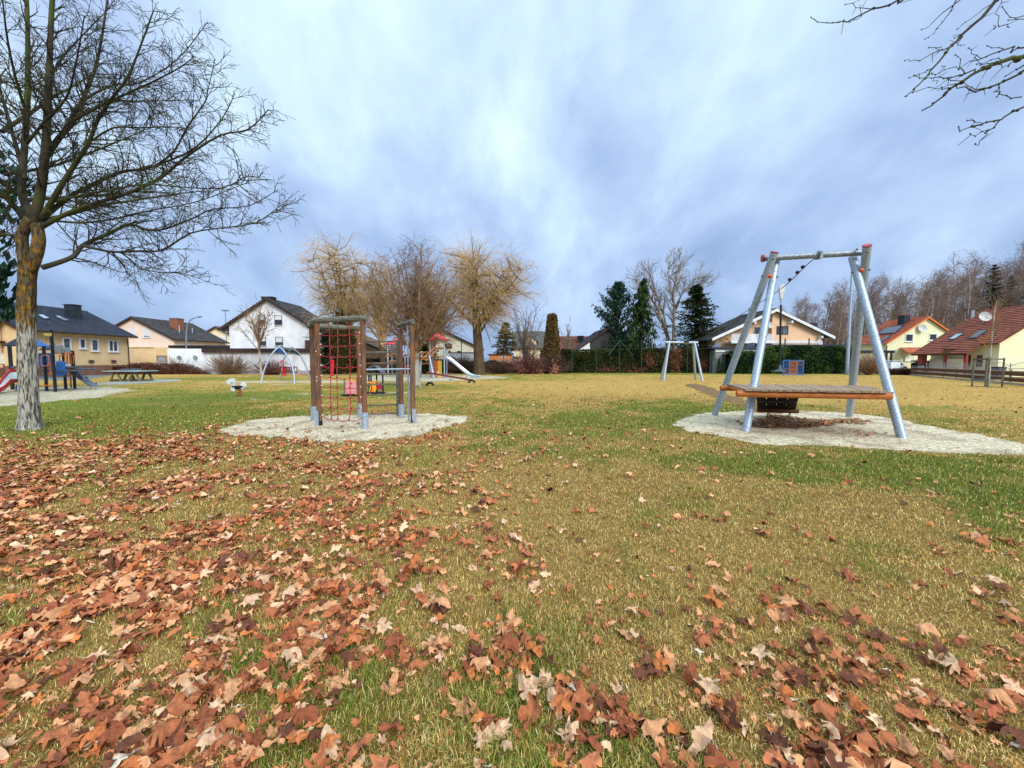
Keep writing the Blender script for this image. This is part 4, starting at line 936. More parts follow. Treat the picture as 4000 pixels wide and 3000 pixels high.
# back undergrowth behind the castle
xa4 = P(1290, 1456, 49).x; xb4 = P(2120, 1456, 49).x
hedge('bramble_hedge', 'dark brown bramble hedge along the back fence behind the red-roofed play towers', xa4, xb4, 49.0, 50.5, 1.5, [s(58, 44, 36), s(78, 60, 48), s(98, 76, 60), s(48, 44, 26)], 20000, .2, .3, core=M('bramble core', s(44, 34, 28), s(60, 46, 38), 3, .95), top=lambda x: 1.7 if x < P(1750, 1400, 49).x else 1.25)

# brown clipped thuja column
def cone_bush(name, base, H, r_bot, r_top, cols, n, leaf, label, cat='shrub'):
    b = Vector(base); t = empty(name, b, label, cat); m = MB(); m.tube([b, b + Vector((0, 0, H * .95))], [r_bot * .85, r_top * .7], 12); m.build('core', M('hedge core', s(22, 26, 14)), t)
    z = RNG.random(n) * H; a = RNG.random(n) * 2 * PI; f = z / H; r = (r_bot * (1 - f ** 1.6) + r_top * f ** 1.6) * (.9 + .3 * fbm(a * 1.5, z * 1.2, 7)) + RNG.normal(0, .05, n)
    tp = RNG.random(n) < .06; r = np.where(tp, RNG.random(n) * r_top, r); z = np.where(tp, H + RNG.normal(0, .06, n), z)
    p = np.stack([b.x + np.cos(a) * r, b.y + np.sin(a) * r, z], 1)
    c = np.array(cols)[RNG.integers(0, len(cols), n)] * (.7 + .6 * RNG.random(n))[:, None]
    sprays('foliage', p, RNG.normal(size=(n, 3)) + np.array((0, 0, 1.2)), leaf, leaf * .5, c, leaf_far, t)
cone_bush('thuja_bush', P(2155, 1455, 47.0).xy.to_3d(), 7.1, 1.05, .45, [s(92, 72, 38), s(112, 88, 48), s(70, 62, 30), s(130, 100, 60)], 7000, .22, 'tall brownish clipped thuja column at the left end of the dark hedge')

# conifers
def conifer(base, H, R, label, seed, cols, style='spruce', bark=None, lean=0.0, top_pow=1.0, zmin=.06, dens=1.0, name='spruce_tree'):
    b = Vector(base); rn = random.Random(seed); t = empty(name, b, label, 'tree')
    br = MB(); br.tube([b, b + Vector((lean * .3, 0, H * .5)), b + Vector((lean, 0, H))], [H * .017, H * .011, .02], 8)
    P_, D_, Lg, Wd, C_ = [], [], [], [], []
    nl = int(H * (4.0 if style == 'spruce' else 2.6) * dens)
    for i in range(nl):
        f = zmin + (1 - zmin) * (i + rn.random() * .8) / nl; z = f * H; Rz = R * (1 - f) ** top_pow * (.75 + .5 * rn.random()) + .15
        if style == 'pine': Rz = R * (min(1, (1.02 - f) * 2.1) ** .75) * (.55 + .6 * rn.random()) * (min(1, f * 4 + .3))
        for k in range(rn.randint(4, 6)):
            az = rn.random() * 2 * PI; L = Rz * rn.uniform(.7, 1.15); d0 = Vector((math.cos(az), math.sin(az), .25 if style != 'droop' else .1)); o = b + Vector((lean * f * f, 0, z))
            pts, rad = stem_path(o, d0, L, .04, .015, 6, .12, {'spruce': -.05, 'pine': .1, 'droop': -.16}[style], rn); br.tube(pts, rad, 3, False)
            for j in range(1, 7):
                q = pts[j]; dd = (pts[j] - pts[j - 1]).normalized(); m = int({'spruce': 5, 'pine': 5, 'droop': 6}[style] * dens)
                for _ in range(m):
                    a = q.lerp(pts[j - 1], rn.random()) + Vector((rn.gauss(0, .10), rn.gauss(0, .10), rn.gauss(0, .07))) * (1 + L * .18)
                    if style == 'pine': dv = dd * .5 + Vector((rn.gauss(0, .5), rn.gauss(0, .5), .9)); a = q + Vector((rn.gauss(0, .16), rn.gauss(0, .16), rn.gauss(.05, .12))); l_, w_ = .42, .17
                    elif style == 'droop': dv = Vector((rn.gauss(0, .25), rn.gauss(0, .25), -1)); l_, w_ = .6, .14
                    else: dv = dd + Vector((rn.gauss(0, .5), rn.gauss(0, .5), rn.gauss(-.1, .3))); l_, w_ = .42, .14
                    P_.append(tuple(a)); D_.append(tuple(dv)); Lg.append(l_ * rn.uniform(.7, 1.3)); Wd.append(w_); C_.append(rn.choice(cols))
    br.build('trunk', bark or bark_brown, t, True)
    n = len(P_); c = np.array(C_) * (.65 + .7 * RNG.random(n))[:, None]
    sprays('crown', np.array(P_), np.array(D_), np.array(Lg), np.array(Wd), c, leaf_far, t); return t
gp = [s(28, 54, 42), s(40, 70, 54), s(58, 88, 68), s(22, 42, 30)]; gs = [s(36, 56, 28), s(52, 74, 36), s(68, 88, 44), s(28, 44, 22)]; gd = [s(30, 46, 26), s(44, 60, 32), s(64, 70, 36), s(24, 38, 24)]
conifer(P(2412, 1450, 58).xy.to_3d(), 12.9, 4.5, 'bushy blue-green pine behind the dark hedge, left in the conifer pair', 71, gp, 'pine', dens=1.35, name='pine_tree')
conifer(P(2494, 1450, 55).xy.to_3d(), 12.9, 4.2, 'narrow drooping spruce with a leaning top beside the bushy pine', 72, gs, 'droop', lean=.55, top_pow=.8, dens=1.1)
conifer(P(2712, 1450, 54).xy.to_3d(), 12.0, 5.4, 'broad dark spruce behind the small steel frame', 73, gd, 'spruce', top_pow=.75, dens=1.35)
conifer(P(1975, 1450, 66).xy.to_3d(), 8.0, 2.8, 'olive brown conifer between the thick willow and the grey-roofed house', 74, [s(76, 70, 36), s(94, 84, 46), s(60, 58, 30)], 'spruce', top_pow=.6)
conifer(P(1668, 1455, 45).xy.to_3d(), 3.6, 1.6, 'small dark evergreen beneath the pollarded tree', 75, gd, 'spruce', top_pow=.4, zmin=.02)
conifer(P(1278, 1462, 43).xy.to_3d(), 4.4, 1.3, 'small dark green spruce at the right end of the white wall', 76, gd, 'spruce', top_pow=.5, zmin=.02)
conifer((-20.6, 14.2, 0), 11.5, 2.75, 'dark pine reaching in at the left edge behind the big maple', 77, gp, 'pine', dens=1.2, name='pine_tree', zmin=.22)

# ---------------------------------------------------------------- the wood behind the houses
def wood_tree(kind, seed):
    rn = random.Random(seed); H = 21; b = Vector((0, 0, 0)); t = empty({'birch': 'birch_tree', 'dark': 'bare_tree', 'fir': 'fir_tree'}[kind], b, 'x', 'tree')
    wind = Vector((.035, 0, 0)); mb = MB(); cb = MB()
    stems = [(Vector((0, 0, 0)), Vector((rn.uniform(-.06, .06), 0, 1)), H * .93, .19)]
    if kind == 'birch' and rn.random() < .5: stems.append((Vector((.3, 0, 0)), Vector((rn.uniform(.1, .2), 0, 1)), H * .8, .13))
    cfg = dict(n=[1, 1, 1], per_m=[1.35, 1.5, 2.6], t0=[.3, .1, .05], ang=[40, 38, 40], len=[4.4, 2.0, 1.1], tp=.55, rr=.5, rmax=[.07, .04, .028], rmin=[.04, .03, .022], rend=.017, seg=[6, 4, 3], wob=[.18, .25, .3], trop=[.05, -.02, -.07], sides=[3, 3, 3], wind=wind)
    if kind == 'dark': cfg.update(per_m=[1.7, 1.7, 2.4], ang=[48, 42, 40], len=[4.6, 2.2, 1.1], t0=[.14, .1, .05], trop=[.05, .02, .0])
    for o, d, L, r in stems:
        pts, rad = stem_path(o, d, L, r, .035, 12, .06, .03, rn, wind * .4); mb.tube(pts, rad, 7, False); sprout(cb, pts, rad, 0, cfg, rn)
    cv = np.array(cb.v); cv = cv[cv[:, 2] > 6.5]; k = RNG.integers(0, len(cv), 2400); pp = cv[k] + RNG.normal(0, .5, (2400, 3))
    tw = sprays('fine_twigs', pp, RNG.normal(size=(2400, 3)) * np.array((.6, .6, .8)) + np.array((.5, 0, -.1)), .9, .03, np.array([s(132, 108, 102), s(112, 92, 84), s(152, 128, 118), s(120, 104, 86)])[RNG.integers(0, 4, 2400)], leaf_far, t)
    mb.build('trunk', bark_birch if kind == 'birch' else bark_brown, t, True); cb.build('crown', twig_birch if kind == 'birch' else M('dark wood twig', s(84, 70, 58), s(118, 100, 82), .5, .9), t, True)
    remember(t); return t
PROTO = [wood_tree('birch', 81), wood_tree('birch', 82), wood_tree('birch', 83), wood_tree('birch', 84), wood_tree('dark', 85), wood_tree('dark', 86)]
rn = random.Random(99); used = set(); WOOD = []
def toppix(px):                              # height of the tree tops along the picture
    xs = [(3000, 1175), (3100, 1160), (3250, 1130), (3400, 1095), (3480, 1085), (3600, 1070), (3700, 1030), (3820, 1000), (3900, 1030), (3960, 950), (4100, 940), (4500, 900)]
    for (a, b_), (c, d) in zip(xs, xs[1:]):
        if a <= px <= c: return b_ + (d - b_) * (px - a) / (c - a)
    return xs[-1][1] if px > 4000 else xs[0][1]
def put(proto, px, Y, top, label, group):
    z = P(px, top, Y).z; o = proto if proto.name not in used else copy_tree(proto); used.add(proto.name)
    p = P(px, 1420, Y); o.location = (p.x, Y, 0); k = z / 20.5; o.scale = (k * rn.uniform(.85, 1.05), k * .95, k); o.rotation_euler = (0, 0, rn.choice([0, .5, -.5, .9]))
    o['label'] = label; o['group'] = group; WOOD.append(o)
front = [(3105, 3, 1165), (3200, 5, 1140), (3268, 0, 1165), (3290, 1, 1110), (3395, 4, 1130), (3442, 2, 1150), (3472, 1, 1080), (3560, 0, 1095), (3610, 2, 1060), (3655, 3, 1110), (3697, 0, 1005), (3765, 1, 1030), (3830, 3, 1060), (3900, 2, 1040), (3968, 5, 940)]
for px, k, top in front:
    put(PROTO[k], px, rn.uniform(78, 84), top, ('slender white-stemmed bare birch in the front row of the wood behind the houses' if k < 4 else 'dark bare broadleaf tree in the front row of the wood behind the houses'), 'front row of birches in the wood' if k < 4 else 'front row of dark trees in the wood')
px = 3040.0
while px < 4250:
    k = rn.choice([4, 5, 4, 5, 0, 2]); put(PROTO[k], px + rn.uniform(-8, 8), rn.uniform(92, 112), toppix(px) + rn.uniform(-22, 60), ('white-stemmed bare birch deeper in the wood behind the houses' if k < 4 else 'dark bare broadleaf tree deeper in the wood behind the houses'), 'birches deeper in the wood' if k < 4 else 'dark trees deeper in the wood'); px += rn.uniform(26, 50)
px = 3050.0
while px < 4300:
    put(PROTO[rn.choice([4, 5])], px, rn.uniform(118, 134), toppix(px) + rn.uniform(20, 70), 'dark bare broadleaf tree at the very back of the wood', 'dark trees at the back of the wood'); px += 44
for j, (px, Y, top, rr) in enumerate(((3858, 84, 1035, 2.4), (3925, 96, 1080, 3.0), (3790, 104, 1120, 3.0), (4010, 90, 1060, 3))):
    conifer(P(px, 1420, Y).xy.to_3d(), P(px, top, Y).z, rr, ['narrow dark fir among the birches above the brown-roofed house', 'wide dark fir right behind the narrow one in the wood', 'dark fir half hidden by birches left of the narrow fir', 'dark fir at the right edge of the wood'][j], 110 + j, gd, 'spruce', top_pow=.6, dens=.6, name='fir_tree')
# undergrowth of the wood: one mass nobody could count
n = 60000; x = 60 + RNG.random(n) * 130; x = np.where(RNG.random(n) < .3, 38 + RNG.random(n) * 50, x); y = 92 + RNG.random(n) * 42; x = x * y / 92 * .86
hh = 3 + 7.5 * fbm(x * .12, y * .12, 4) * (x / 90).clip(.55, 1.25); z = RNG.random(n) ** 1.3 * hh
tag(sprays('undergrowth', np.stack([x, y, z], 1), RNG.normal(size=(n, 3)) * np.array((.5, .5, 1.3)), 1.0, .14, np.array([s(92, 76, 62), s(112, 94, 76), s(76, 66, 50), s(96, 90, 60)])[RNG.integers(0, 4, n)], leaf_far), 'dense brown undergrowth filling the wood behind the houses', 'undergrowth', kind='stuff')
# ================================================================ play equipment
def log_post(name, x, y, z1, r, parent, mat, z0=0.0, n=14, lean=(0, 0)):
    m = MB(); k = 7; pts = [(x + lean[0] * i / k, y + lean[1] * i / k, z0 + (z1 - z0) * i / k) for i in range(k + 1)]
    m.tube(pts, [r * (1 + .03 * math.sin(i * 2.1 + x * 9)) for i in range(k + 1)], n); return m.build(name, mat, parent, True)
def climbing_frame():
    t = empty('climbing_frame', (-3.8, 9.4, 0), 'weathered wooden climbing frame with red rope net standing in pale gravel', 'climbing frame')
    def bp(px, py): return G(px, py)
    F1, F2, BL, BM, R1, R2, L1 = bp(1250, 1662), bp(1426, 1674), bp(1228, 1643), bp(1408, 1627), bp(1614, 1652), bp(1569, 1632), bp(1556, 1624)
    ztop = 2.43
    for p, zt in ((F1, ztop - .06), (F2, ztop - .02), (BL, ztop - .1), (BM, ztop - .12), (R1, ztop - .03), (R2, ztop - .1)):
        post = log_post('post', p.x, p.y, zt, .058, t, wood_post, 0.12)
        f = MB(); d = Vector((0, -1, 0))
        # galvanised bracket: U-shaped sheet round the foot, with bolts
        side = {id(F1): -1, id(R1): 1}.get(id(p), 0)
        if side: cx_, cy_ = p.x + side * .035, p.y - .03; f.box((cx_, cy_ - .035, .17), (.075, .012, .36)); f.box((p.x + side * .074, cy_, .17), (.01, .08, .36)); bolt = [(cx_, cy_ - .045, .1), (cx_, cy_ - .045, .26)]
        else:
            pts = [(p.x + .075 * math.cos(a), p.y + .075 * math.sin(a)) for a in np.linspace(PI * 1.02, PI * 1.98, 9)]
            for a, b in zip(pts, pts[1:]): f.box(((a[0] + b[0]) / 2, (a[1] + b[1]) / 2, .18), (math.hypot(b[0] - a[0], b[1] - a[1]) + .003, .008, .37), math.atan2(b[1] - a[1], b[0] - a[0]))
            bolt = [(p.x, p.y - .08, .1), (p.x, p.y - .08, .26)]
        br = f.build('post_shoe', galv, t)
        g = MB()
        for b_ in bolt: g.sphere(b_, .013, 8, 5)
        g.build('bolt', galvd, br)
        c = MB(); c.tube([(p.x, p.y, 0.0), (p.x, p.y, .12)], .058, 12); c.build('post_foot', black, post)
    def beam(a, b, z, r, e0=.12, e1=.12, name='top_beam', dz=0):
        a = Vector((a.x, a.y, z)); b = Vector((b.x, b.y, z + dz)); d = (b - a).normalized(); m = MB(); a = a - d * e0; b = b + d * e1
        pts = [a.lerp(b, i / 8) for i in range(9)]; m.tube(pts, [r * (1 + .05 * math.sin(i * 1.7)) for i in range(9)], 16); o = m.build(name, wood_beam, t, True); return o
    beam(F1, F2, ztop, .066, .1, .12); beam(BL, BM, ztop - .06, .062, .1, .02); beam(F1, BL, ztop - .04, .064, -.07, .12); beam(R1, R2, ztop, .062, .1, .14)
    # rope net
    a, b = Vector((F1.x + .063, F1.y, 0)), Vector((F2.x - .063, F2.y, 0)); m = MB(); kn = MB(); ends = []; old = MB()
    rows = [2.10, 1.86, 1.62, 1.38, 1.14, .91, .68, .45, .22]; cols = [.24, .45, .74]; sh = [[.24, .45, .74], [.245, .445, .745], [.25, .435, .74], [.25, .41, .735], [.245, .405, .73], [.235, .4, .725], [.225, .40, .73], [.23, .40, .735], [.235, .40, .68]]
    at = lambda u, z: a.lerp(b, u) + Vector((0, 0, z))
    for ri, z in enumerate(rows):
        kp = [at(sh[ri][k], z - .012 * (1 if ri < 8 else 4)) for k in range(3)]; nodes = [at(0, z + .02)] + kp + [at(1, z + .02)]
        for i in range(4):
            p, q = nodes[i], nodes[i + 1]; seg = [p.lerp(q, u) + Vector((0, -.004 * math.sin(PI * u), -(.028 if ri < 8 else .05) * math.sin(PI * u))) for u in np.linspace(0, 1, 7)]; m.tube(seg, .009, 6)
        for k in kp: kn.sphere(k, .021, 8, 6, (1, .8, .9))
        for e in (nodes[0], nodes[-1]): ends.append(e)
        nodes_prev = kp
    for k in range(3):
        prev = at(cols[k], ztop - .06)
        for ri, z in enumerate(rows):
            q = at(sh[ri][k], z - .012 * (1 if ri < 8 else 4)); (old if ri < 5 and k == 1 else m).tube([prev, prev.lerp(q, .5) + Vector((.004, 0, 0)), q], .0095, 6); prev = q
    net = m.build('rope_net', rope_red, t, True); old.build('faded_rope', rope_old, net, True); kn.build('rope_clamp', black, net, True); 
    for e in ends: q = MB(); q.tube([e + Vector((-.02, 0, 0)), e + Vector((.02, 0, 0))], .013, 8); q.build('rope_end', whitep, net, True)
    # rung ladder between back post and square post
    mm = MB(); mm.box((L1.x, L1.y, 1.03), (.07, .09, 2.06)); mm.build('ladder_post', wood_beam, t, False, .006)
    for k, z in enumerate((2.02, 1.73, 1.43, 1.14, .86, .58, .30, .06 + .0)):
        r = MB(); p, q = Vector((BM.x + .04, BM.y, z)), Vector((L1.x - .02, L1.y, z + .01)); pts = [p.lerp(q, u / 4) + Vector((0, 0, .004 * math.sin(u * 2 + k))) for u in range(5)]; r.tube(pts, .022, 10); r.build('rung', wood_beam, t, True)
    # steel chin-up bar and sliding pole
    r = MB(); r.tube([(F2.x + .03, F2.y, 1.31), (R1.x - .02, R1.y, 1.31)], .018, 12); r.build('steel_bar', galv, t, True)
    p = R1.lerp(R2, .28); r = MB(); r.tube([(p.x - .02, p.y, 0), (p.x - .02, p.y, ztop - .05)], .021, 12); r.build('sliding_pole', galv, t, True)
    # white plugs in the left post
    r = MB()
    for z in (1.72, 1.13, 1.05): r.sphere((F1.x - .01, F1.y - .064, z), .014, 8, 5)
    r.build('bolt_cover', whitep, t)
climbing_frame()

def zipline():
    t = empty('zip_line_start', (6.9, 8.9, 0), 'tall galvanised steel A-frame with plank platform where the cable ride starts', 'cable ride')
    LA0, LB0, RA0, RB0 = G(2791, 1622), G(2914, 1684), G(3317, 1628), G(3523, 1710)
    LA1 = P(3024, 988, 8.86); LB1 = P(3033, 1012, 9.22); RA1 = P(3387, 962, 8.42); RB1 = P(3330, 1005, 8.86)
    for a, b, capd in ((LA0, LA1, True), (LB0, LB1, False), (RA0, RA1, True), (RB0, RB1, False)):
        d = (b - a).normalized(); m = MB(); m.tube([a - d * .1, a.lerp(b, .5), b], .079, 24); leg = m.build('leg', galv, t, True)
        w = MB()
        for u in (.22, .52): q = a.lerp(b, u); w.tube([q - d * .006, q + d * .006], .0805, 24)
        w.build('weld_seam', galvd, leg, True)
        if capd: c = MB(); c.tube([b, b + d * .028], .081, 24); c.build('end_cap', capred, leg, True)
    c0, c1 = P(2985, 1009, 9.12), P(3392, 985, 8.62); d = (c1 - c0).normalized(); m = MB(); m.tube([c0, c1], .068, 24); tb = m.build('top_beam', galvd, t, True)
    c = MB(); c.tube([c0 - d * .05, c0], .083, 24); c.build('end_cap', capred, tb, True)
    # orange spacer discs and bolts where the legs cross
    for (px, py, Y) in ((3008, 1079, 8.75), (3365, 1056, 8.4)):
        m = MB(); m.sphere(P(px, py, Y), .046, 12, 8, (1, 1, 1)); m.build('spacer', M('orange cap', s(206, 84, 40), s(226, 104, 56), 8, .5), t, True)
    m = MB()
    for px, py, Y in ((2977, 1079, 8.9), (3036, 1082, 8.9), (3329, 1064, 8.45), (3396, 1054, 8.5), (3020, 1012, 8.77), (3390, 986, 8.33), (3347, 974, 8.6), (3043, 995, 9.05), (2945, 1525, 7.86), (3485, 1536, 7.3)):
        m.sphere(P(px, py, Y), .022, 8, 6)
    m.build('bolt', M('rusty bolt', s(84, 66, 56), s(120, 90, 70), 20, .6, .3), t, True)
    # deck
    zc = .93; A, B, C, D = G(2912, 1520, zc), G(3470, 1528, zc), G(3400, 1507, zc), G(2838, 1499, zc)
    deck = empty('platform', (0, 0, 0), None, None); deck.parent = t; deck.location = Vector((0, 0, 0)) - t.location; ORIG[deck.name] = Vector((0, 0, 0))
    dl = MB(); n = 17
    for i in range(n):
        u0, u1 = (i + .04) / n, (i + .96) / n; q = [A.lerp(B, u0), A.lerp(B, u1), D.lerp(C, u1), D.lerp(C, u0)]; q = [Vector((p.x, p.y, zc - .04 + .003 * math.sin(i * 2.3))) for p in q]; dl.prism(q, (0, 0, .04))
    dl.build('deck_boards', wood_deck, deck)
    for nm, a, b, e0, e1 in (('front_log', A, B, .14, .1), ('back_log', D, C, .16, .1)):
        d = (b - a).normalized(); sh = (D - A).normalized() * (.10 if nm == 'front_log' else -.12)
        m = MB(); p, q = a - d * e0 + sh, b + d * e1 + sh; p.z = q.z = zc - .105; m.tube([p.lerp(q, k / 6) for k in range(7)], .065, 18); m.build(nm, wood_orange, deck, True)
    m = MB(); m.bar(A + Vector((0, .1, -.06)), D + Vector((0, -.1, -.06)), .05, .05)
    for u in (.02, .35, .68, .98):
        p, q = A.lerp(B, u), D.lerp(C, u); m.bar(Vector((p.x, p.y + .12, zc - .065)), Vector((q.x, q.y - .1, zc - .065)), .05, .045)
    m.build('deck_joists', wood_orange, deck)
    # access ramp going down behind
    T0, T1 = D.lerp(C, .22), D.lerp(C, .56); T0 = Vector((T0.x, T0.y + .05, zc - .06)); T1 = Vector((T1.x, T1.y + .05, zc - .06))
    nrm = Vector((-(T1 - T0).y, (T1 - T0).x, 0)).normalized(); L = 1.25; B0 = P(2958, 1598, 10.45); B1 = P(3108, 1603, 10.2); 
    m = MB(); rows_ = 3
    for i in range(4):
        u0, u1 = i / 4 + .012, (i + 1) / 4 - .012
        for v0, v1 in ((0, .3), (.34, .62), (.66, 1.0)):
            q = [T0.lerp(T1, u0).lerp(B0.lerp(B1, u0), v0), T0.lerp(T1, u1).lerp(B0.lerp(B1, u1), v0), T0.lerp(T1, u1).lerp(B0.lerp(B1, u1), v1), T0.lerp(T1, u0).lerp(B0.lerp(B1, u0), v1)]
            m.prism(q, (0, .02, .04))
        if i < 3:
            u = (i + 1) / 4
            for v0, v1 in ((0, .12), (.28, .36), (.58, .7), (.85, 1)):
                q = [T0.lerp(T1, u - .013).lerp(B0.lerp(B1, u - .013), v0), T0.lerp(T1, u + .013).lerp(B0.lerp(B1, u + .013), v0), T0.lerp(T1, u + .013).lerp(B0.lerp(B1, u + .013), v1), T0.lerp(T1, u - .013).lerp(B0.lerp(B1, u - .013), v1)]
                m.prism(q, (0, .015, .03))
    m.build('access_ramp', wood_dark, t)
    m = MB(); e = (B1 - B0).normalized(); m.tube([B0 - e * .02 + Vector((0, -.03, -.02)), B1 + e * .04 + Vector((0, -.03, -.02))], .06, 12); m.build('ramp_log', M('dark log', s(74, 46, 26), s(104, 66, 38), 6, .8), t, True)
    m = MB()
    for u in (.28, .85): p = B0.lerp(B1, u); m.tube([(p.x, p.y, 0), (p.x, p.y, p.z)], .022, 8)
    m.build('ramp_foot', galv, t, True)
    # clamp on the beam
    cl = c0.lerp(c1, .54); m = MB(); ax = (Vector((.55, .75, .35)).normalized(),) ; X_ = ax[0]; Yv = Vector((0, 0, 1)).cross(X_).normalized(); m.box(cl + Vector((0, -.02, .06)), (.22, .05, .05), ax=(X_, Yv, X_.cross(Yv))); m.box(cl + Vector((.0, .0, .0)), (.07, .17, .17)); m.build('cable_clamp', galvd, t, False, .005)
    # far frame
    f = empty('zip_line_end', (12.8, 29, 0), 'small galvanised steel A-frame on the far lawn where the cable ride ends', 'cable ride')
    a0, a1 = G(2592, 1489), Vector((11.75, 30.3, 0)); b0, b1 = G(2744, 1489.5), G(2717, 1484)
    tl, tr = P(2614, 1338, 29), P(2713, 1339, 29)
    for p, q in ((a0, tl), (a1, tl + Vector((.08, .1, 0))), (b0, tr), (b1, tr + Vector((-.06, .1, 0)))):
        m = MB(); m.tube([Vector(p), q], .085, 14); m.build('leg', galv, f, True)
    m = MB(); m.tube([tl + Vector((-.28, 0, .02)), tr + Vector((.25, 0, .02))], .08, 14); m.build('top_beam', galv, f, True)
    m = MB(); m.box(tl.lerp(tr, .66) + Vector((0, -.05, .05)), (.35, .12, .1)); m.build('cable_clamp', black, f)
    # cable
    e0 = cl + Vector((0, .05, -.02)); e1 = tl.lerp(tr, .6)
    pts = [e0, P(3151, 1035, 9.75), P(3051.7, 1128, 11.08), P(2930, 1206, 13.7), P(2816, 1280, 17.7), P(2740, 1320, 22.6), e1]
    cab = MB(); out = []
    for i in range(6):
        a, b, c, d = pts[max(i - 1, 0)], pts[i], pts[i + 1], pts[min(i + 2, 6)]
        for k in range(5): u = k / 5; out.append(0.5 * ((2 * b) + (c - a) * u + (2 * a - 5 * b + 4 * c - d) * u * u + (-a + 3 * b - 3 * c + d) * u ** 3))
    out.append(e1); cab.tube(out, .011, 6); co = cab.build('steel_cable', M('dark steel cable', s(70, 76, 84), s(100, 106, 112), 20, .5, .4), None, True)
    tag(co, 'thin steel cable strung from the tall A-frame to the small far one', 'cable')
    m = MB()
    for px, py in ((3136, 1043), (3115, 1064), (3085, 1092)):
        best = min(out, key=lambda q: abs(2000 + 1500 * q.x / q.y - px)); yy = e0.y + (11.08 - e0.y) * (px - 3201) / (3051.7 - 3201); m.sphere(P(px, py, yy), .048, 10, 8)
    so_ = m.build('stop_buffer', black, co, True)
    # trolley with pole and disc seat
    T = P(3051.7, 1128, 11.08); tr_ = empty('zip_line_trolley', T, 'cable trolley with chain, black hanging pole and round disc seat', 'cable ride seat')
    m = MB(); m.prism([T + Vector((-.075, -.03, .02)), T + Vector((-.02, -.03, -.30)), T + Vector((.03, -.03, -.31)), T + Vector((.09, -.03, -.02)), T + Vector((.08, -.03, .12)), T + Vector((-.02, -.03, .12))], (0, .06, 0)); m.build('carriage', M('pale steel carriage', s(176, 180, 176), s(208, 210, 204), 8, .5, .2), tr_, False, .008)
    m = MB(); zc_ = T.z - .31; k = 0
    while zc_ > 3.13:
        m.ring((T.x, T.y, zc_), .018, .006, ax=(1, 0, 0) if k % 2 else (0, 1, 0), ay=(0, 0, 1), n=8, m=4); zc_ -= .032; k += 1
    m.build('chain', galv, tr_, True)
    pb = P(3046, 1438, 11.08); pt_ = P(3050.5, 1190, 11.08); m = MB(); m.tube([pt_, pb], .027, 10); m.build('hanging_pole', black, tr_, True)
    m = MB(); m.tube([pb + Vector((0, 0, .1)), pb + Vector((0, 0, .02)), pb + Vector((0, 0, -.04)), pb + Vector((0, 0, -.08)), pb + Vector((0, 0, -.10)), pb + Vector((0, 0, -.12))], [.03, .045, .06, .16, .17, .14], 18); m.build('disc_seat', M('grey rubber seat', s(60, 66, 74), s(84, 90, 98), 8, .6), tr_, True)
zipline()

def spring_rider():
    b = G(935, 1551); t = empty('spring_rider', b, 'white dog-shaped spring rocker on an orange coil spring in the lawn', 'spring rider'); y = b.y
    K = lambda x, yy: P(650 + x * .30134, 1150 + yy * .30134, y)
    m = MB(); pts = []; zt = K(940, 1225).z
    for i in range(0, 109): a = i / 108; an = a * 2 * PI * 4.5; pts.append((b.x + .085 * math.cos(an), b.y + .085 * math.sin(an), .02 + a * (zt - .03)))
    m.tube(pts, .014, 6); m.build('spring', M('orange spring', s(150, 70, 40), s(180, 92, 56), 6, .6), t, True)
    body = [(780, 1125), (800, 1105), (845, 1090), (875, 1095), (880, 1130), (890, 1165), (895, 1200), (900, 1250), (840, 1250), (850, 1200), (845, 1165), (825, 1172), (795, 1160)]
    m = MB(); m.prism([K(*p) + Vector((0, -.05, 0)) for p in body], (0, .028, 0)); m.prism([K(*p) + Vector((0, .06, 0)) for p in body], (0, .028, 0)); m.build('dog_head', whitep, t, False, .004)
    tail = [(965, 1170), (985, 1140), (1005, 1132), (1008, 1150), (1022, 1185), (1020, 1205), (995, 1232), (970, 1225), (985, 1195)]
    m = MB(); m.prism([K(*p) + Vector((0, -.05, 0)) for p in tail], (0, .028, 0)); m.prism([K(*p) + Vector((0, .06, 0)) for p in tail], (0, .028, 0)); m.build('dog_tail', whitep, t, False, .004)
    c = K(935, 1192); m = MB(); m.box(c, (.45, .2, .045)); m.box(c + Vector((0, 0, -.06)), (.3, .1, .09)); m.build('seat', black, t, False, .01)
    m = MB(); m.tube([K(868, 1145) + Vector((0, -.16, 0)), K(868, 1145) + Vector((0, .18, 0))], .014, 8); m.build('handlebar', black, t, True)
spring_rider()

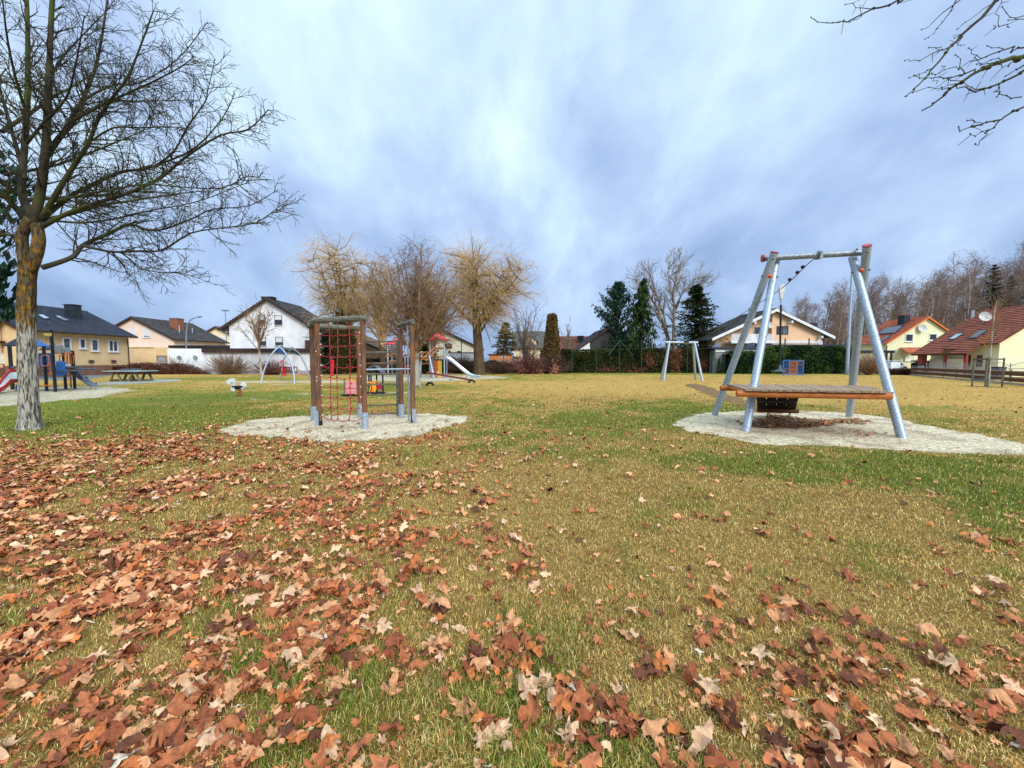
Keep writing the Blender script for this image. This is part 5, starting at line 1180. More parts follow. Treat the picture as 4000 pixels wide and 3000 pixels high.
def arch_swing():
    t = empty('basket_swing', G(1085, 1501), 'swing frame of bowed grey tubes with blue triangular panels before the white wall', 'swing')
    K = lambda x, yy, Y: P(650 + x * .30134, 1150 + yy * .30134, Y)
    def bow(pts, Y, dy):
        q = [K(x, yy, Y + dy * i / (len(pts) - 1)) for i, (x, yy) in enumerate(pts)]; q[0].z = min(q[0].z, 0.0); out = []
        for i in range(len(q) - 1):
            a, b, c, d = q[max(i - 1, 0)], q[i], q[i + 1], q[min(i + 2, len(q) - 1)]
            for k in range(4): u = k / 4; out.append(0.5 * ((2 * b) + (c - a) * u + (2 * a - 5 * b + 4 * c - d) * u * u + (-a + 3 * b - 3 * c + d) * u ** 3))
        out.append(q[-1]); m = MB(); m.tube(out, .05, 10); m.build('bowed_tube', galv, t, True)
    bow([(1230, 1165), (1250, 1040), (1300, 900), (1350, 800), (1415, 720), (1485, 660)], 24.7, 1.0)
    bow([(1660, 1165), (1650, 1010), (1610, 880), (1560, 790), (1500, 710), (1465, 690)], 24.7, 1.0)
    bow([(1485, 1115), (1485, 1020), (1500, 920), (1530, 830), (1590, 750), (1640, 675)], 29.6, -1.0)
    bow([(1857, 1115), (1840, 1010), (1790, 890), (1735, 790), (1690, 740), (1635, 700)], 29.6, -1.0)
    for pts, Y, mt, nm in (([(1470, 690), (1415, 735), (1500, 770), (1555, 797), (1530, 745), (1500, 705)], 25.6, blued, 'blue_panel'), ([(1640, 705), (1575, 745), (1660, 765), (1722, 800), (1700, 755), (1670, 720)], 28.7, M('dark panel', s(30, 38, 50), s(44, 52, 64), 4, .5), 'dark_panel')):
        m = MB(); m.prism([K(x, yy, Y) for x, yy in pts], (0, .03, 0)); m.build(nm, mt, t)
    a, b = K(1490, 695, 25.6), K(1650, 710, 28.7); m = MB(); m.tube([a.lerp(b, i / 24) + Vector((0, 0, .04 * math.sin(i * 1.2))) for i in range(25)], .07, 8); m.build('cross_beam', galvd, t, True)
    c = K(1590, 1015, 27.1); m = MB(); m.box(c + Vector((0, 0, .0)), (.85, .55, .05)); 
    for k in range(5): m.box(c + Vector((-.42 + .21 * k, -.27, .2)), (.05, .03, .4)); m.box(c + Vector((-.42 + .21 * k, .27, .2)), (.05, .03, .4))
    m.box(c + Vector((0, -.27, .4)), (.9, .04, .05)); m.box(c + Vector((0, .27, .4)), (.9, .04, .05)); m.build('toddler_seat', M('dark red rubber', s(110, 26, 34), s(60, 24, 30), 8, .6), t)
    m = MB(); e = a.lerp(b, .5)
    for dx in (-.42, .42): m.tube([c + Vector((dx, 0, .4)), Vector((c.x + dx * .9, e.y, e.z))], .012, 5)
    m.build('chain', galvd, t)
arch_swing()

def rope_walk():
    Y = 38; a0, a1 = P(1111, 1469, Y), P(1101, 1408, Y); b0, b1 = P(1296, 1468, Y), P(1301, 1407, Y); a0.z = b0.z = 0
    t = empty('rope_walk', (a0.x, Y, 0), 'two leaning red padded posts joined by slack ropes beyond the swing', 'balance ropes')
    for p, q in ((a0, a1), (b0, b1)):
        m = MB(); m.tube([p, q], .13, 12); m.build('red_post', redp, t, True)
    for dz in (.05, -.55):
        m = MB(); g = Vector((a1.x + 2.1, Y, .12 if dz < 0 else .35)); m.tube([a1 + Vector((0, 0, dz)), g], .025, 6)
        m.tube([g.lerp(b1 + Vector((0, 0, dz)), u) - Vector((0, 0, .25 * math.sin(PI * u))) for u in np.linspace(0, 1, 8)], .025, 6); m.build('rope', rope_old, t, True)
rope_walk()

def blue_tower():
    t = empty('play_tower', (-23.3, 19.6, 0), 'blue and orange play tower with red slide and grey ramp behind the big maple trunk', 'play tower')
    K = lambda x, yy, Y: P(x * .21097, 1250 + yy * .21097, Y)
    def post(px, py, ytop, mt=navy, r=.06, sq=False):
        p = G(px, py); z = P(px, ytop, p.y).z; m = MB(); m.box((p.x, p.y, z / 2), (r * 2, r * 2, z)) if sq else m.tube([p, Vector((p.x, p.y, z))], r, 10); m.build('post', mt, t, False, .008 if sq else 0); return p, z
    p1, z1 = post(183, 1528, 1352); p2, z2 = post(217, 1531, 1288); p3, z3 = post(257, 1519, 1372); p4, z4 = post(293, 1519, 1370); p5, z5 = post(50, 1522, 1352, navy, .075); p6, z6 = post(120, 1516, 1352, navy, .06)
    # decks
    for c, sz in (((p1.x - .9, p1.y + .9, 1.18), (2.0, 1.5, .08)), (((p3.x + p4.x) / 2, p3.y + .35, 1.05), (1.2, 1.0, .07)), (((p1.x + p3.x) / 2 + .35, 19.6, 1.0), (1.6, 1.0, .07))):
        m = MB(); m.box(c, sz); m.build('deck', greyp, t, False, .01)
    # pyramid roof: blue faces towards the park, dark ones behind
    c = Vector((-24.3, 19.3, 0)); zr = 2.23; h = .52; q = [c + Vector((-h, -h, zr)), c + Vector((h, -h, zr)), c + Vector((h, h, zr)), c + Vector((-h, h, zr))]; ap = c + Vector((0, 0, zr + .6))
    for (i, j), mt in (((0, 1), navy), ((1, 2), bluep), ((2, 3), navy), ((3, 0), navy)):
        m = MB(); m.prism([q[i], q[j], ap], (0, 0, .035)); m.build('roof_panel', mt, t)
    # dark tent roof behind
    Yb = 22.5; q2 = [K(700, 560, Yb - 1), K(1210, 545, Yb - 1), K(1160, 560, Yb + 1.2), K(760, 560, Yb + 1.2)]; ap2 = K(1000, 440, Yb); m = MB()
    for i in range(4): m.prism([q2[i], q2[(i + 1) % 4], ap2], (0, 0, .03))
    m.build('tent_roof', black, t)
    # panels
    for pts, Y, mt, nm in (([(705, 612), (985, 612), (985, 885), (705, 885)], 19.9, bluep, 'blue_panel'), ([(1035, 765), (1195, 765), (1200, 1030), (1040, 1030)], 19.2, bluep, 'blue_panel'), ([(800, 245), (945, 240), (945, 298), (850, 300), (810, 285)], 18.5, M('yellow fish sign', s(224, 196, 110), s(236, 210, 130), 3, .6), 'sign_panel')):
        m = MB(); m.prism([K(x, yy, Y) for x, yy in pts], (0, .03, 0)); m.build(nm, mt, t, False, .006)
    m = MB(); 
    for x in (865, 910): m.tube([K(x, 298, 18.5), K(x, 420, 18.5)], .008, 4)
    m.build('sign_wire', navy, t)
    # orange grab loops
    def loop(x0, y0, x1, y1, Y, r=.022):
        m = MB(); pts = []
        cx, cy, w, h_ = (x0 + x1) / 2, (y0 + y1) / 2, abs(x1 - x0) / 2, abs(y1 - y0) / 2
        for k in range(33):
            a = 2 * PI * k / 32; ca, sa = math.cos(a), math.sin(a); e = .45; pts.append(K(cx + w * math.copysign(abs(ca) ** e, ca), cy + h_ * math.copysign(abs(sa) ** e, sa), Y))
        m.tube(pts, r, 6); m.build('grab_loop', orange, t, True)
    loop(765, 650, 905, 850, 18.7); loop(930, 800, 1020, 1005, 18.9); loop(1300, 650, 1360, 840, 20.6); loop(1105, 650, 1200, 770, 19.6); loop(690, 850, 725, 990, 19.2)
    for x0, y0, x1, y1, Y in ((1010, 620, 1330, 600, 20.2), (720, 1213, 1005, 1213, 18.6), (1205, 860, 1370, 880, 20.6), (1290, 600, 1310, 880, 20.7), (1240, 620, 1250, 870, 20.5), (1300, 960, 1320, 1255, 20.9), (1210, 905, 1385, 900, 20.4), (1365, 600, 1385, 900, 20.7)):
        m = MB(); m.tube([K(x0, y0, Y), K(x1, y1, Y)], .035 if x1 - x0 < 30 else .025, 8); m.build('orange_bar', orange, t, True)
    m = MB(); m.tube([K(710, 1075, 19), K(1290, 1045, 20)], .02, 6); m.build('steel_bar', galvd, t, True)
    for x0, x1, yy in ((1030, 1115, 745), (1205, 1275, 840)): m = MB(); m.box(K((x0 + x1) / 2, yy, 19.8), (.28, .1, .09)); m.build('step_block', whitep, t, False, .01)
    m = MB(); m.tube([K(1275, 560, 20.5) + Vector((0, -.06, 0)), K(1275, 560, 20.5)], [.17, .12], 16); m.build('steering_dish', galv, t, True)
    m = MB(); m.box(K(1070, 535, 19.4), (.3, .3, .4)); m.build('clear_tube', M('scratched clear plastic', s(130, 130, 130), s(170, 172, 170), 4, .3, spec=.6), t, False, .03)
    # ramp with climbing holds
    a, b = K(1215, 915, 20.6), K(1385, 905, 20.6); c2, d2 = K(1830, 1205, 20.2), K(1690, 1215, 20.0); lo = K(1560, 1010, 20.4)
    m = MB(); m.prism([a, b, K(1740, 1160, 20.3), K(1640, 1200, 20.1)], (0, .0, -.05)); m.prism([K(1640, 1200, 20.1), K(1740, 1160, 20.3), c2, d2], (0, 0, -.05)); rp = m.build('climbing_ramp', greyp, t)
    for x, yy in ((1320, 955), (1440, 975), (1475, 1020), (1510, 1075), (1600, 1065), (1635, 1130), (1700, 1185), (1775, 1180), (1380, 1000)):
        m = MB(); m.sphere(K(x, yy, 20.3) + Vector((0, 0, .015)), .06, 8, 5, (1, 1, .6)); m.build('climbing_hold', navy, rp, True)
    m = MB()
    for x in (1685, 1770): m.tube([K(x, 1215, 20.1), K(x, 1285, 20.1)], .02, 6)
    m.build('ramp_foot', galvd, t)
    # slide: white chute with red rims, coming down to the left
    pr = [(330, 950, 20.2), (180, 960, 19.6), (60, 1080, 18.8), (-20, 1200, 18.2), (-120, 1290, 17.8), (-220, 1310, 17.6)]
    up = [K(x, yy, Y) for x, yy, Y in pr]; dn = [K(x + 10 + 2 * 0, yy + (190 if i < 3 else 110), Y - .75) for i, (x, yy, Y) in enumerate(pr)]
    m = MB(); ch = []
    for i in range(len(up) - 1):
        m.add([up[i], up[i + 1], dn[i + 1], dn[i], up[i] + Vector((0, 0, -.03)), up[i + 1] + Vector((0, 0, -.03)), dn[i + 1] + Vector((0, 0, -.03)), dn[i] + Vector((0, 0, -.03))], [(0, 1, 2, 3), (7, 6, 5, 4)])
    m.build('chute', whitep, t, True)
    for rim, dz in ((up, .14), (dn, .14)):
        m = MB()
        for i in range(len(rim) - 1): m.prism([rim[i] + Vector((0, 0, -.05)), rim[i + 1] + Vector((0, 0, -.05)), rim[i + 1] + Vector((0, 0, dz)), rim[i] + Vector((0, 0, dz))], (0, .05, .0))
        m.build('slide_rim', redp, t)
    m = MB(); m.prism([K(285, 1200, 19.2), K(350, 1190, 19.2), K(350, 1300, 19.2), K(285, 1310, 19.2)], (0, .03, 0)); m.build('blue_panel', blued, t)
blue_tower()

def ping_pong():
    c = G(515, 1489); t = empty('table_tennis_table', (c.x - .1, c.y, 0), 'grey concrete table tennis table on a paved pad left of the white wall', 'table tennis table')
    x, y = c.x - .1, c.y + .1
    m = MB(); m.box((x, y, .75), (2.74, 1.52, .05)); m.build('table_top', M('light grey table top', s(150, 158, 160), s(176, 182, 182), 4, .5), t, False, .012)
    m = MB(); m.box((x, y, .7), (2.66, 1.44, .05)); m.build('apron', navy, t)
    m = MB(); m.box((x, y, .86), (.015, 1.6, .15)); m.box((x, y, .86), (.9, .02, .15)) if False else None; m.build('net', greyp, t)
    for sx in (-1, 1):
        for dx in (-.28, .28):
            m = MB()
            for dy in (-.5, .5): m.bar((x + sx * .68 + dx * .4, y + dy, .68), (x + sx * .68 + dx * 1.5, y + dy, .0), .1, .12)
            m.bar((x + sx * .68 + dx * 1.4, y - .5, .08), (x + sx * .68 + dx * 1.4, y + .5, .08), .1, .12); m.build('leg', concrete_m, t)
ping_pong()

def play_castle():
    t = empty('play_castle', G(1700, 1473), 'climbing castle with two red-roofed towers, wooden bridge and stainless slide', 'play castle')
    K = lambda x, yy, Y: P(1300 + x * .27125, 1250 + yy * .27125, Y)
    def pyr(cx, Yc, zr, h, w, dbl=False):
        p = P(cx, 1400, Yc); c = Vector((p.x, Yc, 0)); q = [c + Vector((a * w, b * w, zr)) for a, b in ((-1, -1), (1, -1), (1, 1), (-1, 1))]; ap = c + Vector((0, 0, zr + h)); m = MB()
        for i in range(4): m.prism([q[i], q[(i + 1) % 4], ap], (0, 0, .04))
        m.build('tower_roof', redroof, t)
        ps = []
        for a, b in ((-1, -1), (1, -1), (1, 1), (-1, 1)): r = MB(); r.tube([c + Vector((a * w * .72, b * w * .72, 0)), c + Vector((a * w * .72, b * w * .72, zr))], .065, 10); r.build('post', galv, t, True)
        return c
    c1 = pyr(1549, 36.4, 3.05, .55, .86); c2 = pyr(1713, 35.0, 3.38, .65, .88)
    for c, z in ((c1, 1.25), (c2, 1.9)):
        m = MB(); m.box(c + Vector((0, 0, z)), (1.4, 1.4, .1)); m.build('deck', wood_castle, t)
        for a, b, zz in ((0, -1, z + .75), (-1, 0, z + .75), (0, 1, z + .75), (1, 0, z + .75)):
            if c is c2 and a == 1: continue
            m = MB(); u = Vector((b, -a, 0)); o = c + Vector((a * .62, b * .62, zz)); m.tube([o - u * .7, o + u * .7], .06, 8); m.build('rail', wood_castle, t, True)
    # log bridge between the towers, A-frame supports and log ladder
    for x0, y0, Y0_, x1, y1, Y1_, nm in ((1030, 505, 36, 1180, 485, 35.5, 'bridge_log'), (1250, 480, 35.2, 1410, 455, 34.8, 'bridge_log'), (1270, 575, 32.8, 1475, 400, 34.2, 'ladder_log'), (1340, 590, 32.6, 1540, 395, 34.0, 'ladder_log'), (1265, 540, 32.8, 1395, 535, 32.8, 'bridge_log'), (1280, 632, 33.4, 1410, 622, 33.4, 'bridge_log'), (1270, 560, 32.9, 1400, 578, 32.6, 'bridge_log'), (1035, 668, 35.8, 1180, 655, 35.6, 'bridge_log'), (820, 592, 35.7, 920, 592, 35.7, 'bridge_log'), (865, 487, 35.6, 925, 487, 35.6, 'bridge_log'), (760, 700, 36.2, 830, 635, 36.0, 'bridge_log')):
        m = MB(); m.tube([K(x0, y0, Y0_), K(x1, y1, Y1_)], .075, 10); m.build(nm, wood_castle, t, True)
    for x0, y0, Y0_, x1, y1, Y1_ in ((1283, 500, 33.0, 1240, 775, 33.2), (1388, 510, 32.6, 1460, 850, 32.3), (1400, 510, 33.4, 1436, 810, 34.2), (1275, 510, 33.4, 1262, 760, 34.4)):
        q = K(x1, y1, Y1_); q.z = 0; m = MB(); m.tube([K(x0, y0, Y0_), q], .075, 10); a = m.build('support_tube', galv, t, True)
        m = MB(); p = K(x0, y0, Y0_); m.tube([p, p + Vector((0, 0, .05))], .08, 10); m.build('end_cap', capred, a, True)
    # rope rungs hanging from the left tower
    m = MB()
    for k in range(4): z = .3 + .26 * k; m.tube([Vector((c1.x + .75, c1.y - .7, z)), Vector((c1.x + 1.2, c1.y - .7, z))], .02, 5)
    for x in (.75, 1.2): m.tube([Vector((c1.x + x, c1.y - .7, 0)), Vector((c1.x + x, c1.y - .7, 1.3))], .02, 5)
    m.build('rope_ladder', rope_red, t)
    # coloured slats under the right tower
    for i, cc in enumerate((s(150, 52, 40), s(150, 52, 40), s(176, 104, 40), s(150, 60, 40), s(210, 140, 40), s(222, 160, 50), s(180, 170, 60), s(214, 150, 44))):
        p = K(1452 + i * 15.5, 560, 34.2); m = MB(); m.box((p.x, 34.2, .78), (.06, .03, 1.5)); m.build('slat', M('slat paint %d' % i, cc, tuple(x * 1.2 for x in cc), 4, .6), t)
    m = MB(); m.prism([K(1592, 395, 34.4), K(1625, 395, 34.4), K(1625, 425, 34.4), K(1608, 430, 34.4), K(1608, 535, 34.4), K(1592, 540, 34.4)], (0, .04, 0)); m.build('green_panel', greenp, t)
    m = MB(); m.prism([K(1612, 430, 34.6), K(1655, 430, 34.6), K(1670, 520, 34.6), K(1612, 520, 34.6)], (0, .04, 0)); m.build('slide_side_panel', M('grey green panel', s(130, 150, 136), s(150, 168, 154), 4, .5), t)
    m = MB(); m.box(K(1665, 380, 35.2), (.6, .3, .45)); m.build('window_panel', brick_dark, t)
    # slide
    path = [(1608, 528), (1650, 540), (1740, 610), (1860, 710), (1940, 775), (2000, 800), (2060, 812), (2098, 814)]
    A = [K(x, yy, 34.3 - .25 * i / 7) for i, (x, yy) in enumerate(path)]; B = [p + Vector((.10, .55, 0)) for p in A]; m = MB()
    for i in range(len(A) - 1):
        d = Vector((0, 0, -.02)); m.prism([A[i] + Vector((0, 0, -.12)), A[i + 1] + Vector((0, 0, -.12)), B[i + 1] + Vector((0, 0, -.12)), B[i] + Vector((0, 0, -.12))], d)
    m.build('chute', slidest, t, False)
    for S_ in (A, B):
        m = MB()
        for i in range(len(S_) - 1): m.prism([S_[i] + Vector((0, 0, -.13)), S_[i + 1] + Vector((0, 0, -.13)), S_[i + 1] + Vector((0, 0, .05)), S_[i] + Vector((0, 0, .05))], (0, .03, 0))
        m.tube([p + Vector((0, .015, .06)) for p in S_], .03, 6); m.build('slide_rim', slidest, t)
    p = K(2095, 825, 34.05); m = MB(); m.ring((p.x - .15, p.y - .02, .14), .12, .02, n=16); m.box((p.x - .15, p.y + .3, .12), (.1, .5, .24)); m.build('slide_foot', galv, t)
play_castle()

def seesaw():
    K = lambda x, yy, Y: P(1300 + x * .27125, 1250 + yy * .27125, Y)
    c = G(1761, 1489); t = empty('seesaw', c, 'long brown wooden seesaw tilted down to the right in front of the metal slide', 'seesaw'); Y = c.y
    a, b = K(1350, 757, Y), K(2005, 866, Y); m = MB(); m.bar(a, b, .14, .13); m.build('beam', M('red brown beam', s(96, 40, 26), s(128, 58, 38), 5, .6), t, False, .01)
    m = MB(); m.tube([c, Vector((c.x, c.y, K(1700, 838, Y).z - .02))], .1, 12); m.build('centre_post', galv, t, True)
    for x, yy in ((1440, 740), (1515, 750), (1893, 812), (1955, 822)):
        p = K(x, yy, Y); m = MB(); m.ring(p, .06, .016, ax=(1, 0, 0), ay=(0, 0, 1), n=12); m.tube([p - Vector((0, 0, .05)), p - Vector((0, 0, .2))], .018, 6); m.build('handle', whitep, t, True)
    for x, nm in ((1400, 935), (2000, 893)):
        p = G(1300 + x * .27125, 1250 + nm * .27125 + 3); m = MB(); m.ring((p.x, p.y, -.02), .2, .075, ax=(1, 0, 0), ay=(0, 0, 1), n=14, m=8, a0=.05, a1=PI - .05); m.build('tyre_buffer', black, t, True)
seesaw()

def play_house():
    c = G(1470, 1536); t = empty('play_house', c, 'tiny play hut with dark pitched roof, red panel and orange horse cut-out', 'play house'); Y = c.y
    K = lambda x, yy, Yy: P(1300 + x * .27125, 1250 + yy * .27125, Yy)
    for x, Yy in ((550, Y), (720, Y), (520, Y + .8), (632, Y + .8)):
        p = K(x, 850, Yy); m = MB(); m.tube([Vector((p.x, Yy, 0)), Vector((p.x, Yy, .95 if x != 632 else 1.1))], .04, 8); m.build('post', navy, t, True)
    r0, r1 = K(505, 695, Y), K(600, 662, Y); e = K(725, 795, Y); e2 = K(760, 760, Y + .9); r2 = K(660, 665, Y + .9)
    m = MB(); m.prism([r1, e, e2, r2], (0, 0, .04)); m.prism([K(500, 742, Y), K(520, 690, Y), r1, r2, K(560, 690, Y + .9)], (0, 0, .04)); m.build('roof', greyp, t)
    m = MB(); m.prism([K(565, 908, Y), K(715, 908, Y), K(715, 998, Y), K(550, 998, Y)], (0, .03, 0)); m.build('red_panel', M('dark red panel', s(150, 34, 42), s(176, 50, 56), 4, .5), t)
    for pts in ([(470, 915), (505, 890), (600, 885), (625, 870), (640, 880), (635, 892), (600, 900), (520, 908)], [(545, 900), (560, 905), (535, 1050), (515, 1060)], [(590, 900), (612, 900), (625, 1000), (605, 1045), (590, 1050), (580, 1000)], [(575, 900), (590, 905), (570, 1050), (550, 1055)]):
        m = MB(); m.prism([K(x, yy, Y - .35) for x, yy in pts], (0, .03, 0)); m.build('horse_panel', yellowp, t)
    p = K(600, 1060, Y - .3); m = MB(); m.box((p.x, Y - .3, .05), (.9, .3, .06)); m.build('base', black, t)
play_house()
def pink_panel():
    c = G(1371, 1548); t = empty('play_board', c, 'faded pink play panel on short posts seen through the rope net', 'play board'); Y = c.y
    K = lambda x, yy, Yy=None: P(1300 + x * .27125, 1250 + yy * .27125, Yy or Y)
    for x in (168, 352): p = K(x, 900); m = MB(); m.tube([Vector((p.x, Y, 0)), Vector((p.x, Y, K(x, 850).z))], .035, 10); m.build('post', wood_beam, t, True)
    m = MB(); m.box((K(168, 900).x, Y, K(0, 848).z), (.07, .07, .03)); m.box((K(352, 900).x, Y, K(0, 848).z), (.07, .07, .03)); m.build('post_cap', wood_beam, t)
    m = MB(); m.prism([K(182, 885), K(338, 885), K(345, 1065), K(178, 1065)], (0, .03, 0)); m.build('panel', pinkp, t, False, .01)
    m = MB(); m.prism([K(222, 884), K(250, 872), K(262, 855), K(276, 855), K(290, 870), K(318, 878), K(318, 884)], (0, .03, 0))
    for x, yy in ((180, 1060), (338, 1060), (180, 885), (340, 885)): m.box(K(x, yy) + Vector((0, -.01, 0)), (.06, .03, .06))
    m.build('yellow_trim', yellowp, t)
    m = MB()
    for x in (246, 272): m.box(K(x, 915) + Vector((0, -.01, 0)), (.035, .02, .035))
    m.build('peep_hole', brick_dark, t)
    m = MB(); p = K(260, 1085); m.box((p.x, Y + .1, .06), (.72, .5, .05)); m.build('base', black, t)
pink_panel()

def goal_wall():
    c = G(3099, 1467); t = empty('goal_wall', c, 'blue steel ball target frame with orange slats before the mid green hedge', 'goal wall'); Y = c.y
    K = lambda x, yy: P(2750 + x * .27125, 1150 + yy * .27125, Y)
    m = MB()
    for a, b in (((1137, 1175), (1142, 945)), ((1420, 1175), (1435, 948)), ((1140, 948), (1437, 952)), ((1134, 1150), (1425, 1158)), ((1228, 950), (1226, 1150)), ((1342, 950), (1338, 1152))):
        m.bar(K(*a), K(*b), .07, .07)
    m.build('frame', bluest, t)
    m = MB()
    for k in range(9):
        z = 970 + k * 20
        m.bar(K(1140, z), K(1228, z), .03, .035)
        m.bar(K(1342, z), K(1428, z), .03, .035)
    m.build('blue_bars', bluest, t)
    for k in range(10):
        z = 968 + k * 19; m = MB(); m.bar(K(1230, z) + Vector((0, -.02, 0)), K(1341, z + 1) + Vector((0, -.02, 0)), .04, .06); m.build('slat', M('faded orange slat', s(150, 84, 62), s(180, 106, 80), 6, .7), t)
    for x, yy in ((1182, 1108), (1388, 990)):
        m = MB(); m.ring(K(x, yy) + Vector((0, -.04, 0)), .25, .035, n=24); m.build('target_ring', M('brown ring', s(112, 66, 60), s(140, 86, 76), 6, .7), t, True)
goal_wall()
# ================================================================ houses
def roof_slope(mb, A, B, C, D, rows, th=.12, step=.06):
    """stepped tile courses; A-B along the eave, D-C along the ridge (D above A)"""
    A, B, C, D = map(Vector, (A, B, C, D)); n = (B - A).cross(D - A).normalized()
    if n.z < 0: n = -n
    for i in range(rows):
        t0, t1 = i / rows, (i + 1) / rows
        a, b, c, d = A.lerp(D, t0), B.lerp(C, t0), B.lerp(C, t1), A.lerp(D, t1)
        mb.add([a + n * (th + step), b + n * (th + step), c + n * th, d + n * th, a + n * (th - .005), b + n * (th - .005)], [(0, 1, 2, 3), (4, 5, 1, 0)])
    mb.add([A, B, C, D, A + n * th, B + n * th, C + n * th, D + n * th], [(3, 2, 1, 0), (0, 1, 5, 4), (1, 2, 6, 5), (2, 3, 7, 6), (3, 0, 4, 7)])
    return n
class House:
    def __init__(self, name, label, ridge, u0, u1, v0, v1, vr, e0, e1, zr, wall, roof, trim=None, ov=.5, ovg=.35, plinth=None, cat='house', rows=None, gable_trim=None):
        """ridge 'y': u runs along Y and v along X; ridge 'x': the other way round. e0/e1 eave heights, vr/zr ridge place and height"""
        self.r = ridge; m_ = self.m = (lambda u, v, z: Vector((v, u, z))) if ridge == 'y' else (lambda u, v, z: Vector((u, v, z)))
        self.t = empty(name, m_((u0 + u1) / 2, (v0 + v1) / 2, 0), label, cat); self.g = (u0, u1, v0, v1, vr, e0, e1, zr)
        w = MB(); w.prism([m_(u0, v0, 0), m_(u0, v1, 0), m_(u0, v1, e1), m_(u0, vr, zr), m_(u0, v0, e0)], m_(u1, 0, 0) - m_(u0, 0, 0)); w.build('wall', wall, self.t)
        if plinth: p = MB(); p.box(m_((u0 + u1) / 2, (v0 + v1) / 2, plinth / 2), (abs(v1 - v0) + .06, u1 - u0 + .06, plinth) if ridge == 'y' else (u1 - u0 + .06, abs(v1 - v0) + .06, plinth)); p.build('plinth', brown_plinth, self.t)
        s0 = (zr - e0) / (vr - v0); s1 = (zr - e1) / (v1 - vr)
        a0, a1 = v0 - ov, v1 + ov; z0, z1 = e0 - s0 * ov, e1 - s1 * ov; U0, U1 = u0 - ovg, u1 + ovg; b = .02
        rows = rows or max(8, int(math.hypot(vr - v0, zr - e0) / .36)); self.planes = []
        ro = MB(); self.n0 = roof_slope(ro, m_(U0, a0, z0 + b), m_(U1, a0, z0 + b), m_(U1, vr, zr + b), m_(U0, vr, zr + b), rows); self.n1 = roof_slope(ro, m_(U0, a1, z1 + b), m_(U1, a1, z1 + b), m_(U1, vr, zr + b), m_(U0, vr, zr + b), rows)
        self.p0 = m_(U0, a0, z0 + b) + self.n0 * .13; self.p1 = m_(U0, a1, z1 + b) + self.n1 * .13
        top = zr + b + .16; ro.tube([m_(U0, vr, top - .02), m_(U1, vr, top - .02)], .09, 8)
        self.roof = ro.build('roof', roof, self.t)
        gt = gable_trim or .2
        for U, s_ in ((U0, -1), (U1, 1)):
            tm = MB()
            for (va, za) in ((a0, z0), (a1, z1)):
                q = [m_(U, va, za + .16), m_(U, vr, zr + .16), m_(U, vr, zr + .16 - gt - .03), m_(U, va, za + .16 - gt - .03)]; tm.prism(q, m_(s_ * .03, 0, 0) - m_(0, 0, 0))
            if trim: tm.build('bargeboard', trim, self.roof)
        for va, za, sg in ((a0, z0, -1), (a1, z1, 1)): g = MB(); g.tube([m_(U0, va + sg * .06, za + .06), m_(U1, va + sg * .06, za + .06)], .06, 8); g.build('gutter', trim_dark if trim in (None, trim_dark) else galvd, self.roof)
    def pt(self, face, px, py):
        u0, u1, v0, v1, *_ = self.g
        if self.r == 'y':
            return P(px, py, u0) if face == 'near' else (PXP(px, py, v1) if face == 'v1' else PXP(px, py, v0))
        return P(px, py, v0)
    def window(self, face, x0, y0, x1, y1, fr=trim_white, shut=0.0, gl=None, mull=0, sill=True, off=None, depth=.05, fw=.07, kind='window'):
        a, b = self.pt(face, x0, y0), self.pt(face, x1, y1)
        ym = (y0 + y1) / 2; a = Vector((a.x, a.y, self.pt(face, (x0 + x1) / 2, y0).z)); b = Vector((b.x, b.y, self.pt(face, (x0 + x1) / 2, y1).z))
        n = Vector((0, -1, 0)) if face == 'near' or self.r == 'x' else (Vector((1, 0, 0)) if face == 'v1' else Vector((-1, 0, 0)))
        if off: a += n * off; b += n * off
        return make_window(self.t, a, b, n, fr, shut, gl or glass, mull, sill, depth, fw, kind)
def make_window(t, a, b, n, fr, shut=0.0, gl=None, mull=0, sill=True, depth=.05, fw=.07, kind='window'):
    u = Vector((b.x - a.x, b.y - a.y, 0)); w = u.length; u.normalize(); z1, z0 = max(a.z, b.z), min(a.z, b.z); h = z1 - z0; c = Vector(((a.x + b.x) / 2, (a.y + b.y) / 2, (z0 + z1) / 2)); Z = Vector((0, 0, 1)); ax = (u, n, Z)
    m = MB(); d = depth
    m.box(c + n * d / 2 + Z * (h / 2 - fw / 2), (w, d, fw), ax=ax); m.box(c + n * d / 2 - Z * (h / 2 - fw / 2), (w, d, fw), ax=ax)
    for sg in (-1, 1): m.box(c + n * d / 2 + u * sg * (w / 2 - fw / 2), (fw, d, h - 2 * fw), ax=ax)
    for k in range(mull): m.box(c + n * (d / 2 - .004) + u * (w * ((k + 1) / (mull + 1) - .5)), (fw * .8, d - .008, h - 2 * fw), ax=ax)
    f = m.build(kind, fr, t)
    p = MB(); p.box(c + n * (d * .2), (w - 2 * fw + .002, d * .3, h - 2 * fw + .002), ax=ax); p.build('pane', gl or glass, f)
    if shut: q = MB(); hs = (h - 2 * fw) * shut; q.box(c + n * (d * .5) + Z * (h / 2 - fw - hs / 2), (w - 2 * fw, d * .5, hs), ax=ax); q.build('shutter', M('roller shutter', s(196, 200, 206), s(216, 220, 224), 3, .6, 0, 0, None, (1, 1, 12)), f)
    if sill: q = MB(); q.box(c + n * .07 - Z * (h / 2 + .03), (w + .1, .16, .05), ax=ax); q.build('sill', trim_white, f)
    return f
def on_roof(H, side, quad, mat, name, th=.07, frame=None):
    n, p0 = (H.n0, H.p0) if side == 0 else (H.n1, H.p1); q = [onplane(x, y, p0, n) + n * .05 for x, y in quad]
    m = MB(); m.prism(q, n * th); f = m.build(name, frame or trim_navy, H.roof)
    c = sum(q, Vector()) / 4; m = MB(); m.prism([c + (p - c) * .86 + n * th for p in q], n * .012); m.build('pane', mat, f); return f
